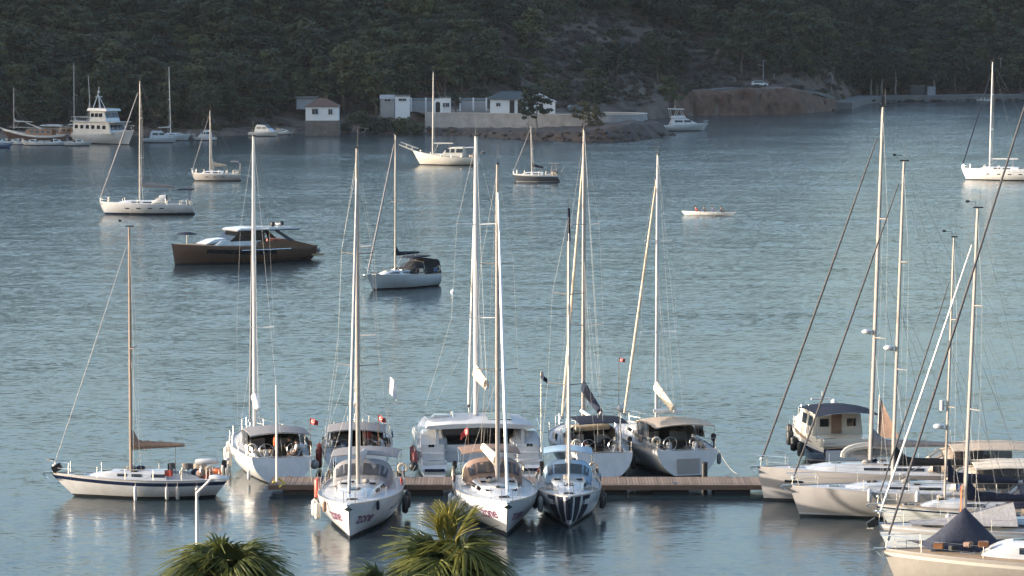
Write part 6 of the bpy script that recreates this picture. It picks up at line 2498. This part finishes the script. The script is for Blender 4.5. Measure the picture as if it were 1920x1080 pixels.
# villa roof (ridge running from front to back is hidden; hipped slate) and its gabled wing
zt = Zt(186, 693)
q = MB()
q.add([(-.5, -.5, zt), (wd + 1.2, -.5, zt), (wd + 1.2, 8.5, zt), (-.5, 8.5, zt), (2.2, 4, zt + 1.55), (wd + .2, 4, zt + 1.55)], [(0, 1, 5, 4), (1, 2, 5), (2, 3, 4, 5), (3, 0, 4), (3, 2, 1, 0)])
q.build('roof', SLATE, hs, smooth=0)
q = MB()
x0 = wd + .01
a_ = 6.6
for (zz, m_) in ((0, 0),):
    q.add([(x0, .8, 3.9), (x0 + a_, .8, 3.9), (x0 + a_, .8, zt - .6), (x0 + a_ / 2, .8, zt + .9), (x0, .8, zt - .6), (x0, 8, 3.9), (x0 + a_, 8, 3.9), (x0 + a_, 8, zt - .6), (x0 + a_ / 2, 8, zt + .9), (x0, 8, zt - .6)],
          [(0, 1, 2, 3, 4), (5, 9, 8, 7, 6), (0, 5, 6, 1), (1, 6, 7, 2), (0, 4, 9, 5)])
q.build('gable_wing', PLASTER, hs, smooth=0)
q = MB()
for s_ in (0, 1):
    xa, xb_ = (x0 - .2, x0 + a_ / 2) if s_ == 0 else (x0 + a_ / 2, x0 + a_ + .3)
    za, zb_ = (zt - .68, zt + .93) if s_ == 0 else (zt + .93, zt - .72)
    q.add([(xa, .5, za), (xb_, .5, zb_), (xb_, 8.2, zb_), (xa, 8.2, za), (xa, .5, za + .14), (xb_, .5, zb_ + .14), (xb_, 8.2, zb_ + .14), (xa, 8.2, za + .14)], [(0, 1, 2, 3), (4, 7, 6, 5), (0, 4, 5, 1), (2, 6, 7, 3), (0, 3, 7, 4), (1, 5, 6, 2)])
q.build('wing_roof', mat('pale_roof_edge', (.42, .43, .45), .8), hs, smooth=0)
for x in (1.6, 3.6):
    q = MB()
    q.box((x0 + x, .78, 5.4), (.9, .06, 1.5))
    q.build('wing_window', DARKW, hs)
# garden walls with piers
def garden_wall(label, px0, px1, py0, py1, Y, n):
    a, b = at(px0, py1, Y), at(px1, py1, Y)
    e = empty('garden_wall', (a.x, Y, 0))
    tag(e, label, 'wall')
    zt, zb_ = Zt(py0, Y), Zt(py1, Y) - .6
    q = MB()
    q.box(((b.x - a.x) / 2, 0, (zb_ + zt - .55) / 2), (b.x - a.x, .25, zt - .55 - zb_))
    q.build('panel', PLASTER2, e)
    q = MB()
    q.box(((b.x - a.x) / 2, 0, zt - .2), (b.x - a.x, .08, .45))
    q.build('railing', mat('blue_grey_rail', (.13, .17, .19), .6), e)
    for i in range(n + 1):
        q = MB()
        q.box(((b.x - a.x) * i / n, 0, (zb_ + zt) / 2 + .05), (.34, .36, zt - zb_ + .1))
        q.build('pier', PLASTER, e)
garden_wall('grey garden wall with white piers between the kiosk and the archway', 771, 826, 184, 204, 700, 2)
garden_wall('grey garden wall with white piers beside the villa', 863, 912, 184, 203, 704, 2)
# archway
e = empty('archway', at(812, 212, 692.5))
zb_ = -.3
tz_ = Zt(185, 692.5) - e.location.z
q = MB()
n = 10
w_ = 1.0
outer = [(-w_, zb_)] + [(-w_ * math.cos(PI * k / n), tz_ - w_ + w_ * math.sin(PI * k / n)) for k in range(n + 1)] + [(w_, zb_)]
inner = [(-.5, zb_)] + [(-.5 * math.cos(PI * k / n), tz_ - 1.15 + .5 * math.sin(PI * k / n)) for k in range(n + 1)] + [(.5, zb_)]
V = [(1 + x, 0, z) for x, z in outer] + [(1 + x, 0, z) for x, z in inner] + [(1 + x, .6, z) for x, z in outer] + [(1 + x, .6, z) for x, z in inner]
m_ = len(outer)
Fs = []
for k in range(m_ - 1):
    Fs += [(k, k + 1, m_ + k + 1, m_ + k), (2 * m_ + k, 3 * m_ + k, 3 * m_ + k + 1, 2 * m_ + k + 1), (k, 2 * m_ + k, 2 * m_ + k + 1, k + 1), (m_ + k, m_ + k + 1, 3 * m_ + k + 1, 3 * m_ + k)]
q.add(V, Fs)
q.build('arch', PLASTER, e, smooth=30)
q = MB()
q.box((1.0, .35, 1.3), (.95, .06, 2.6))
q.build('gate', DARKW, e)
tag(e, 'small white rounded archway with dark gate', 'archway')

# ---- trees on the terrace and the point
TY = 668
put_tree('point_tree', 'tall dark ragged pine leaning over the seawall in front of the villa', 'tall', 0, at(1006, 246, TY), 9.4, wide=1.5, crown=crown_mesh('ragged_crown', 'tall', 901, M_EUCA))
put_tree('point_tree', 'short thin pine on the rocks below the villa', 'tall', 1, at(990, 244, TY - 1), 5.6, wide=1.4)
t_ = put_tree('point_tree', 'yellowish leaning bushy tree on the rocks at the end of the seawall', 'round', 0, at(1088, 246, 664), 6.0, wide=1.2, crown=CROWN['dry', 0])
t_.rotation_euler = (0, R(28), .3)
for k, (px, py, s_) in enumerate(((640, 248, 3.2), (668, 246, 3.8), (690, 249, 3.0), (712, 250, 4.5), (735, 249, 4.8), (758, 250, 4.4), (775, 251, 3.6), (655, 232, 4), (700, 232, 4.2))):
    p = ground(px, py + 3)
    p = Vector((p.x, p.y + 4 + 1.0 * (k % 3), 0))
    p.z = max(land_h(p.x, p.y), .2) - .2
    b_ = empty('bush', p, k)
    b_.scale = (s_ * 1.1, s_ * 1.1, s_)
    o = bpy.data.objects.new('foliage', CROWN['green', k % 2])
    COL.objects.link(o)
    o.parent = b_
    tag(b_, 'dark round bush growing on the bank between the cottage and the seawall', 'bush', 'bushes on the bank by the seawall')
for k, (px, py, Y, hh) in enumerate(((1115, 208, 712, 9.5), (1255, 205, 760, 8.0), (895, 205, 712, 5.0), (1040, 200, 716, 6.5), (855, 206, 706, 4.2))):
    p = at(px, py, Y)
    p.z = max(p.z, land_h(p.x, p.y)) - .3
    put_tree('terrace_tree', ('dark broad pine behind the end of the terrace', 'dark pine at the foot of the earth bank', 'small dark tree between the garden wall and the villa', 'tan topped tree behind the villa wing', 'small dark tree beside the white hut')[k], 'pine' if k < 2 else 'round', k % 3, p, hh, wide=1.25, crown=CROWN['dry', 0] if k == 3 else None)

# ---- road, quay and bank at the right
def ribbon(name, pts, wd, m_, label, lift=.0, th=.3):
    q = MB()
    rings = []
    for i, p in enumerate(pts):
        t = (pts[min(i + 1, len(pts) - 1)] - pts[max(0, i - 1)]).normalized()
        n_ = Vector((-t.y, t.x, 0)).normalized() * wd / 2
        rings.append([p - n_ + Vector((0, 0, lift)), p + n_ + Vector((0, 0, lift)), p + n_ - Vector((0, 0, th)), p - n_ - Vector((0, 0, th))])
    q.loft(rings)
    o = q.build(name, m_, smooth=0)
    tag(o, label, kind='structure')
    return o
rp_ = []
for px in range(1296, 1560, 12):
    u = (px - 960) / FPX
    y = shore_y(u) + 14
    rp_.append(Vector((u * y, y, land_h(u * y, y) + .25)))
ribbon('road', rp_, 5.0, CONC, 'pale road along the top of the earth bank', .1, .6)
qp = []
for px in range(1565, 1990, 20):
    u = (px - 960) / FPX
    y = shore_y(u) + 4.5
    qp.append(Vector((u * y, y, 1.75)))
ribbon('quay', qp, 9.0, CONC, 'pale concrete quay along the far shore', .0, 2.2)
quay_o = bpy.data.objects['quay']
for k in range(110):
    px = rr.uniform(1560, 1925)
    u = (px - 960) / FPX
    y = shore_y(u) + rr.uniform(-1.2, .6)
    o = bpy.data.objects.new('boulder', rr.choice(bm_))
    COL.objects.link(o)
    s_ = rr.uniform(.3, 1.0)
    o.parent = quay_o
    o.location = (u * y, y, rr.uniform(.0, .5))
    o.scale = (s_ * rr.uniform(.9, 1.8), s_, s_ * .8)
    o.rotation_euler = (0, 0, rr.uniform(0, 6.28))
# earth bank face, steep and ribbed
q = MB()
rows = []
for i in range(90):
    px = 1262 + i * 3.45
    u = (px - 960) / FPX
    row = []
    for j in range(13):
        d = -0.6 + 8.6 * j / 12
        y = shore_y(u) + d
        z = land_h(u * y, y)
        n_ = nz(px * .12, j * .35, 1.0, 3.3)
        k = math.sin(PI * j / 12)
        n2_ = nz(px * .045, j * .12, 1.0, 9.1)
        row.append(Vector((u * y, y - .5 + (n_ * 1.8 + n2_ * 2.4) * k, z + .25 + .4 * k + (.6 * nz(px * .3, j, 1.0, 7.7) + .5 * n2_) * k)))
    rows.append(row)
q.loft(rows, closed=False, caps=False)
o = q.build('earth_bank', DRY, smooth=40)
tag(o, 'steep bare ochre earth bank below the road', kind='structure')

def pole(px, py0, py1, Y, label, lamp=True, group=None):
    a, b = at(px, py1, Y), at(px, py0, Y)
    zg = land_h(a.x, a.y)
    e = empty('utility_pole', (a.x, a.y, min(zg, a.z) - .2))
    hgt = b.z - e.location.z
    q = MB()
    q.tube([(0, 0, 0), (0, 0, hgt)], [.17, .11], 8)
    q.build('shaft', mat('grey_pole', (.25, .25, .25), .8), e)
    q = MB()
    q.box((0, 0, hgt - .35), (1.5, .1, .1))
    for x in (-.65, 0, .65):
        q.tube([(x, 0, hgt - .3), (x, 0, hgt - .05)], .05, 6)
    q.build('crossarm', mat('grey_pole', (.25, .25, .25), .8), e)
    if lamp:
        q = MB()
        q.tube([(0, 0, hgt - 1.6), (-.9, 0, hgt - 1.3)], .04, 5)
        q.box((-1.15, 0, hgt - 1.3), (.55, .22, .12))
        q.build('lamp', FRAME, e)
    tag(e, label, 'pole', group)
pole(36, 130, 200, 700, 'grey utility pole with lamp standing in the wood above the moored boats')
pole(255, 120, 168, 705, 'grey utility pole half hidden by trees above the moored boats')
pole(486, 120, 150, 735, 'thin pole rising from the wood above the shore cottage', False)
pole(1431, 112, 166, 845, 'grey utility pole with lamp beside the parked white car')
pole(1451, 125, 168, 850, 'shorter utility pole near the parked white car', False)
pole(1559, 126, 188, 880, 'utility pole where the earth bank meets the quay', False)
pole(1876, 108, 148, 960, 'utility pole on the rise at the end of the quay', False)
# pale trunked eucalyptus on the quay
for k, (px, hh) in enumerate(((1633, 13), (1644, 12), (1653, 14), (1679, 13), (1752, 12))):
    p = at(px, 182, 938 + 2 * (k % 2))
    p.z = 1.6
    t_ = put_tree('eucalyptus_tree', 'tall eucalyptus with pale bare trunk on the far quay', 'tall', k % 2, p, hh, 'eucalyptus trees on the far quay', 1.25)
house('kiosk', 'tiny pale hut on the far quay among eucalyptus trunks', 1739, 1754, 176, 936, 1.7, 4.2, 2, PLASTER2, CONC, .15, kind='flat', cat='hut', over=.1)
house('shed', 'low dark open shed on the far quay beside the tiny hut', 1708, 1735, 176, 937, 1.7, 4.3, 3, mat('dark_boards', (.07, .07, .07), .9), CONC, .15, kind='flat', cat='shed', over=.2)

def car(px, py, Y, yaw, col, label):
    p = at(px, py, Y)
    p.z = max(land_h(p.x, p.y) + .35, p.z if p.z > 3.9 else 0)
    e = empty('parked_car', p, yaw)
    q = MB()
    q.prism([(-2.1, .3), (2.1, .3), (2.15, .75), (1.25, .95), (.7, 1.45), (-1.5, 1.48), (-2.1, .95)], .86, .74)
    q.build('body', col, e, bevel=.08)
    q = MB()
    q.prism([(-1.75, .98), (1.05, .98), (.62, 1.38), (-1.45, 1.4)], .83, .77)
    q.build('window', GLASS, e)
    for x in (-1.3, 1.35):
        for sg in (1, -1):
            q = MB()
            q.tube([(x, sg * .7, .32), (x, sg * .9, .32)], .32, 12)
            q.build('wheel', BLACK, e)
    for sg in (1, -1):
        q = MB()
        q.box((2.14, sg * .6, .68), (.06, .3, .14))
        q.build('headlight', GLASS, e)
    tag(e, label, 'car')
car(1424, 164, 838, .1, GEL, 'white car parked on the road above the earth bank')
car(1082, 210, 700, .3, mat('dark_car_paint', (.05, .055, .06), .3, coat=.5), 'dark car parked behind the end of the terrace wall')

# ================================================================== BOATS ALONG THE FAR SHORE
# ---- tall white motor yacht with three decks
th = -40
gY = ground(196, 271)
Yv = Boat('motor_yacht', 'tall white three-deck motor yacht moored under the wooded hill', 'motor yacht', gY + Vector((0, 3, 0)), th)
h = motorhull(Yv, 15.5, 4.6, 1.9, 2.9, (mat('blue_grey_hull', (.34, .37, .41), .3, coat=.3), ANTI, ANTI, GEL), rake=1.6, ts=.9, p=2.4, stripe=(.22, .05))
d1 = cabin(Yv, [(-7.2, 1.9), (3.6, 2.0), (2.8, 4.2), (-7.2, 4.2)], 2.15, 2.05, 'main_deck_house', GEL, .08)
panes(Yv, d1, [(-6.6 + 1.55 * k, -5.7 + 1.55 * k) for k in range(6)], 2.9, 3.6, 2.15, 2.05, 1.9, 4.2)
front_pane(Yv, d1, 3.35, 2.75, 3.0, 3.7, 2.0, [(-1.8, -.95), (-.85, -.05), (.05, .85), (.95, 1.8)])
q = MB()
q.box((-1.6, 0, 4.28), (12.2, 4.7, .14))
Yv.part(q, 'upper_deck', GEL, bevel=.03)
d2 = cabin(Yv, [(-2.8, 4.3), (2.0, 4.3), (1.3, 6.3), (-2.8, 6.3)], 1.85, 1.7, 'wheelhouse', GEL, .08)
panes(Yv, d2, [(-2.4, -1.5), (-1.3, -.4), (-.2, .8)], 5.2, 5.9, 1.85, 1.7, 4.3, 6.3)
front_pane(Yv, d2, 1.75, 5.05, 1.45, 5.95, 1.7, [(-1.6, -.85), (-.75, -.05), (.05, .75), (.85, 1.6)])
q = MB()
q.prism([(-3.4, 6.3), (2.2, 6.3), (2.0, 6.8), (-3.2, 6.9)], 2.0, 1.8)
rf = Yv.part(q, 'wheelhouse_roof', GEL, bevel=.08)
q = MB()
for sg in (1, -1):
    q.tube([(-2.6, sg * 1.0, 6.8), (-2.2, 0, 9.5), (-1.9, 0, 10.9)], .10, 6)
    q.tube([(-1.0, sg * .7, 6.8), (-2.1, 0, 9.3)], .08, 6)
q.box((-2.0, 0, 9.0), (.3, 1.6, .15))
q.ball((-2.0, .0, 9.9), .25)
Yv.part(q, 'signal_mast', GEL, rf)
q = MB()
for k in range(9):
    for sg in (1, -1):
        q.tube([(-7.3 + .6 * k, sg * 2.25, 4.3), (-7.3 + .6 * k, sg * 2.25, 5.1)], .03, 4)
for sg in (1, -1):
    q.tube([(-7.3, sg * 2.25, 5.1), (-2.5, sg * 2.25, 5.1)], .035, 5)
q.tube([(-7.3, -2.25, 5.1), (-7.3, 2.25, 5.1)], .035, 5)
Yv.part(q, 'deck_rail', GEL)
q = MB()
q.tube([(-4.8, .4, 4.3), (-6.2, 1.2, 13.0)], [.10, .05], 6)
Yv.part(q, 'derrick', GEL3)
q = MB()
q.tube([(-4.6, -.6, 4.3), (-3.6, -.8, 9.5)], [.08, .04], 6)
Yv.part(q, 'derrick', GEL3)
rails(Yv, h, 6, .8, pushpit=False)

# ---- wooden gulets and small craft west of it
def gulet(label, px, py, theta, L, mast_px, mast_py, hullm, group=None):
    g_ = ground(px, py)
    B = Boat('wooden_gulet', label, 'sailboat', g_ + Vector((0, 2, 0)), theta, group)
    h = motorhull(B, L, 4.2, 1.5, 2.5, (hullm, ANTI, GEL, GEL), rake=1.8, ts=.7, p=2.1, dip=.5, stripe=(.18, .03), deckmat=TEAK)
    toe_rail(B, h, GEL, .22)
    q = MB()
    q.tube([(L / 2 - .6, 0, 2.5), (L / 2 + 2.6, 0, 3.6)], [.14, .07], 8)
    B.part(q, 'bowsprit', GEL2)
    c_ = cabin(B, [(-L * .3, 1.4), (L * .12, 1.5), (L * .1, 2.6), (-L * .3, 2.6)], 1.5, 1.35, 'deckhouse', WOOD, .06)
    panes(B, c_, [(-L * .27 + 1.1 * k, -L * .27 + .7 + 1.1 * k) for k in range(4)], 1.9, 2.4, 1.5, 1.35, 1.4, 2.6)
    bimini(B, -L * .45, -L * .12, 1.9, 3.4, C_LGREY, 1.7)
    q = MB()
    q.tube([(-L * .46, 1.6, 2.7), (L * .36, 1.2, 3.0)], .03, 5)
    q.tube([(-L * .46, -1.6, 2.7), (L * .36, -1.2, 3.0)], .03, 5)
    B.part(q, 'rail', GEL2)
    xm = solve_x(B, mast_px, 2.6, -L * .45, L * .45)
    rig(B, h, .5, at(960, mast_py, g_.y).z, .3, .13, GEL3, 1, .9, dict(len=L * .3, z=4.0, cover=C_LGREY, h=.3, lift=0, col=WOOD), None, 2.6, base_x=xm, wire=.01, vane=False)
    return B
gulet('brown wooden gulet with white rails at the far west of the shore', 62, 268, 172, 13.0, 26, 165, mat('brown_hull', (.065, .038, .032), .5))
gulet('dark wooden gulet with a tall bare mast beside the three-deck yacht', 118, 266, 165, 11.0, 139, 118, mat('umber_hull', (.075, .05, .045), .5))
def launch(label, px, py, theta, L, Bm, hullm=GEL, style=0, group=None, name='motor_boat'):
    g_ = ground(px, py)
    B = Boat(name, label, 'motor boat', g_ + Vector((0, 1, 0)), theta, group)
    h = motorhull(B, L, Bm, L * .11, L * .16, (hullm, ANTI, NAVY, GEL), rake=L * .12, ts=.86, p=2.2)
    z0 = L * .11
    if style == 0:      # open boat with cuddy
        c_ = cabin(B, [(-.1 * L, z0), (.26 * L, z0 * 1.15), (.16 * L, z0 + .55), (-.1 * L, z0 + .75)], Bm * .34, Bm * .28, 'cuddy', GEL, .06)
        panes(B, c_, [(-.06 * L, .10 * L)], z0 + .3, z0 + .55, Bm * .34, Bm * .28, z0, z0 + .75)
        q = MB()
        q.box((-L * .3, 0, z0 + .18), (L * .22, Bm * .6, .36))
        B.part(q, 'bench', C_LGREY, bevel=.05)
    else:               # cabin cruiser
        c_ = cabin(B, [(-.32 * L, z0), (.30 * L, z0 * 1.2), (.16 * L, z0 + .9), (.04 * L, z0 + 1.55), (-.26 * L, z0 + 1.6)], Bm * .38, Bm * .28, 'cabin', GEL, .14)
        panes(B, c_, [(-.22 * L, -.05 * L), (-.03 * L, .12 * L)], z0 + .75, z0 + 1.2, Bm * .38, Bm * .28, z0, z0 + 1.6, .15)
        front_pane(B, c_, .16 * L + .03, z0 + .92, .05 * L + .03, z0 + 1.5, Bm * .3, [(-Bm * .26, -.04), (.04, Bm * .26)])
        if style == 2:  # flybridge
            fb_ = cabin(B, [(-.30 * L, z0 + 1.6), (.02 * L, z0 + 1.6), (-.02 * L, z0 + 2.2), (-.26 * L, z0 + 2.1)], Bm * .30, Bm * .27, 'flybridge', GEL, .08)
            q = MB()
            q.prism([(-.34 * L, z0 + 3.5), (-.02 * L, z0 + 3.45), (-.04 * L, z0 + 3.62), (-.33 * L, z0 + 3.65)], Bm * .36, Bm * .33)
            B.part(q, 'hard_top', GEL, bevel=.04)
            for sg in (1, -1):
                for x0_, x1_ in ((-.28 * L, -.32 * L), (-.04 * L, -.08 * L), (-.2 * L, -.14 * L)):
                    q = MB()
                    q.tube([(x0_, sg * Bm * .28, z0 + 2.0), (x1_, sg * Bm * .30, z0 + 3.5)], .05, 5)
                    B.part(q, 'top_post', GEL, fb_)
            q = MB()
            q.tube([(-.2 * L, 0, z0 + 3.6), (-.2 * L, 0, z0 + 4.4)], .04, 5)
            q.box((-.2 * L, 0, z0 + 4.0), (.1, .9, .1))
            B.part(q, 'radar_scanner', GEL, fb_)
    rails(B, h, 5, .5, pushpit=False)
    return B
launch('small white open boat, first of the group below the wooden gulets', 30, 272, 178, 4.6, 1.7)
launch('small white cuddy boat in the middle of the group below the wooden gulets', 62, 273, 175, 4.8, 1.8)
launch('small white boat with raised bow beside the three-deck yacht', 103, 273, 8, 5.0, 1.8)
launch('grey low workboat against the bow of the three-deck yacht', 146, 274, 6, 5.2, 1.9, GEL3)
launch('pale blue hulled boat cut by the western picture edge', -8, 278, 20, 6.5, 2.6, BLUEP, 1)
launch('rounded white cabin cruiser moored east of the three-deck yacht', 300, 268, 5, 6.8, 2.7, style=1)
yacht('white sloop with bare mast moored behind the rounded cabin cruiser', ground(322, 264), 10, 7.5, 2.6, 1.0, 1.3, 125, mast_px=320, detail=1, well=False, mr=.12, mcol=ALUW, spread=1, jib_on=False, boom=dict(cover=C_LGREY, h=.3, len=2.4, lift=0, z=2.6, lazy=False), wire=.008)
launch('small white motor boat with dark trim lying off the bushes', 383, 264, 184, 4.8, 2.0, style=1)
launch('white cruiser with dark window band on the slip beside the cottage', 497, 256, -30, 7.0, 2.8, style=1)
launch('smaller white speedboat drawn up beside the cottage slip', 531, 253, -15, 4.4, 1.8, style=0)
launch('white flybridge motor yacht anchored behind the rocky point', 1284, 246, 8, 10.4, 3.6, style=2, name='motor_yacht')
launch('tiny white boat drawn up at the end of the far quay', 1845, 191, 170, 4.5, 1.6)
# ================================================================== NEAR SHORE
q = MB()
q.box((0, 40, .55), (240, 170, 1.3))
o = q.build('promenade', mat('promenade_paving', (.24, .22, .20), .9, var=.15, scale=.4), smooth=0)
tag(o, 'paved promenade below the viewpoint', kind='structure')
# ---- street lamp
LY = 112.0
pt_ = at(369, 925, LY)
e = empty('street_lamp', (pt_.x, pt_.y, 1.2))
hz = pt_.z - 1.2
hp = at(402, 897, LY)
dx, dz = hp.x - pt_.x, hp.z - 1.2
M_LAMP = mat('lamp_paint', (.52, .51, .49), .45, var=.06)
q = MB()
q.tube([(0, 0, 0), (0, 0, hz - .3), (0, 0, hz), (dx * .8, 0, dz - .03)], [.075, .055, .05, .045], 10)
q.build('pole', M_LAMP, e)
q = MB()
q.tube([(0, 0, 0), (0, 0, .5)], [.13, .10], 12)
q.build('foot', M_LAMP, e)
q = MB()
rings = []
for i in range(9):
    t = i / 8
    x = dx - .18 + .68 * t
    r_ = .17 * math.sin(PI * (.14 + .82 * t)) ** .6
    rings.append([Vector((x, r_ * .8 * math.cos(k * PI / 6), dz + .02 - .05 * t + r_ * (.75 if math.sin(k * PI / 6) > 0 else .25) * math.sin(k * PI / 6))) for k in range(12)])
q.loft(rings)
hd_ = q.build('lamp_head', mat('lamp_head_white', (.60, .59, .57), .4), e)
q = MB()
q.box((dx + .18, 0, dz - .075), (.36, .16, .03))
q.build('lamp_glass', mat('lamp_diffuser', (.5, .5, .5), .2), hd_)
tag(e, 'tall street lamp with angled arm and white head behind the palm', 'street lamp')

# ---- fan palms
def frond_mesh(name, seed, m, spread=3.9, n=30, droop=.5):
    rnd = random.Random(seed)
    V, F, T, MI = [], [], [], []
    # stalk from the origin along +x, fan at its end
    sl = 1.0
    sb = MB()
    sb.tube([(0, 0, 0), (.5, 0, .06), (1.0, 0, .06), (1.22, 0, .03)], [.030, .022, .016, .01], 6)
    V += sb.v
    F += sb.f
    T += [.9] * len(sb.f)
    for k in range(n):
        a = -spread / 2 + spread * (k + .5) / n
        ln = (1.12 + .22 * math.cos(a * .55)) * rnd.uniform(.9, 1.06)
        wd = .058
        fold = .04 * (1 if k % 2 else -1)
        base = Vector((1.0 + .22 * math.cos(a) * .3, .0, .055))
        dirv = Vector((math.cos(a), math.sin(a), 0))
        sid = Vector((-dirv.y, dirv.x, 0))
        tint = rnd.uniform(.1, .8)
        dr_ = droop * rnd.uniform(.55, 1.45)
        bend = rnd.uniform(-.16, .16)
        o = len(V)
        steps = 6
        for i in range(steps + 1):
            t = i / steps
            w_ = wd * (.25 + 1.7 * t) if t < .34 else wd * (.82 * ((1 - t) / .66) ** .8 + .05)
            p = base + dirv * (ln * t * (1 - .22 * dr_ * t)) + sid * (bend * t * t)
            p.z += .10 * math.sin(PI * t * .8) - dr_ * ln * max(0, t - .34) ** 1.45 * 1.9 - .12 * abs(math.sin(a)) * t
            tip_w = rnd.uniform(-.03, .03) * t
            V += [tuple(p + sid * (w_ + tip_w)), tuple(p + Vector((0, 0, fold * (1 - t) + .02))), tuple(p - sid * (w_ - tip_w))]
        for i in range(steps):
            b = o + i * 3
            F += [(b, b + 1, b + 4, b + 3), (b + 1, b + 2, b + 5, b + 4)]
            T += [tint + .15 * i / steps] * 2
    me = bpy.data.meshes.new(name)
    me.from_pydata(V, [], F)
    me.materials.append(m)
    a_ = me.attributes.new('tint', 'FLOAT', 'FACE')
    a_.data.foreach_set('value', [min(1, t) for t in T])
    return me
M_PALM = foliage_mat('palm_leaf', (.016, .034, .009), (.135, .138, .027), trans=.25)
M_PALMY = foliage_mat('young_palm_leaf', (.10, .12, .02), (.26, .22, .045), trans=.3)
M_PALMD = foliage_mat('dead_palm_leaf', (.12, .085, .045), (.20, .15, .09), trans=.1)
FR = [frond_mesh('frond', 40 + i, M_PALM, 3.3 + .3 * i, 34, .75 + .3 * i) for i in range(4)]
FRY = [frond_mesh('young_frond', 60 + i, M_PALMY, .45 + .35 * i, 14, .25 + .1 * i) for i in range(3)]
FRD = [frond_mesh('dead_frond', 80, M_PALMD, 2.6, 22, 1.0)]
def palm(label, px, py, Y, nf, seed, size=1.0, young=5, lean=(0, 0), eltop=82):
    rnd = random.Random(seed)
    c = at(px, py, Y)
    e = empty('fan_palm', (c.x, c.y, 1.2))
    hgt = c.z - 1.2
    q = MB()
    k = 14
    q.tube([(lean[0] * (i / k) ** 2 - lean[0], lean[1] * (i / k) ** 2 - lean[1], hgt * i / k) for i in range(k + 1)], [.26 - .06 * i / k + (.02 if i % 2 else 0) for i in range(k + 1)], 12)
    q.build('trunk', mat('palm_trunk', (.13, .10, .075), .95, bump=.8, bscale=14), e)
    q = MB()
    q.ball((0, 0, hgt), .30, 1, 1, 1.3, 10, 7)
    q.build('crown_heart', M_PALMD, e)
    ga = 2.39996
    for i in range(nf):
        t = (i + .5) / nf
        el = lerp(eltop, -32, t ** .9) + rnd.uniform(-12, 12)
        az = i * ga + rnd.uniform(-.25, .25)
        me = FR[min(3, int(t * 3.2 + rnd.random() * .8))]
        o = bpy.data.objects.new('frond', me)
        COL.objects.link(o)
        o.parent = e
        o.location = (0, 0, hgt + .12 * (1 - t))
        s_ = size * rnd.uniform(.88, 1.08) * (.86 + .14 * t)
        o.scale = (s_, s_, s_)
        o.rotation_euler = (rnd.uniform(-.7, .7), -R(el), az)
    for i in range(young):
        o = bpy.data.objects.new('young_frond', FRY[i % 3])
        COL.objects.link(o)
        o.parent = e
        o.location = (0, 0, hgt + .15)
        s_ = size * rnd.uniform(.85, 1.0)
        o.scale = (s_, s_ * .7, s_)
        o.rotation_euler = (rnd.uniform(-1.2, 1.2), -R(rnd.uniform(64, 89)), i * 1.3 + .4)
    for i in range(7):
        o = bpy.data.objects.new('dead_frond', FRD[0])
        COL.objects.link(o)
        o.parent = e
        o.location = (0, 0, hgt - .25)
        o.scale = (size * .85,) * 3
        o.rotation_euler = (0, R(62 + rnd.uniform(-8, 12)), i * .9)
    tag(e, label, 'palm tree')
    return e
palm('fan palm with a dense low crown beside the street lamp pole', 424, 1104, 104, 34, 3, 1.12, 0, eltop=66)
palm('fan palm with tall upright yellow green young leaves before the lettered yachts', 842, 1096, 104, 36, 8, 1.15, 12, eltop=66)
palm('lower fan palm with only one arching leaf top in sight', 728, 1140, 101, 26, 21, .95, 0, eltop=52)
# ---- far haze over the bay
hz_ = MB()
hz_.box((0, 750, 132), (2900, 2900, 270))
ho = hz_.build('haze', None or mat('unused_haze_surface', (.5, .5, .5)), smooth=0)
hm = bpy.data.materials.new('haze_air')
hm.use_nodes = True
ht_ = hm.node_tree
ht_.nodes.clear()
pv = ht_.nodes.new('ShaderNodeVolumePrincipled')
pv.inputs['Color'].default_value = (.80, .88, 1.0, 1)
pv.inputs['Density'].default_value = 0.000024
pv.inputs['Anisotropy'].default_value = 0.1
om = ht_.nodes.new('ShaderNodeOutputMaterial')
ht_.links.new(pv.outputs[0], om.inputs['Volume'])
ho.data.materials.clear()
ho.data.materials.append(hm)
tag(ho, 'thin blue evening haze over the bay', kind='stuff')
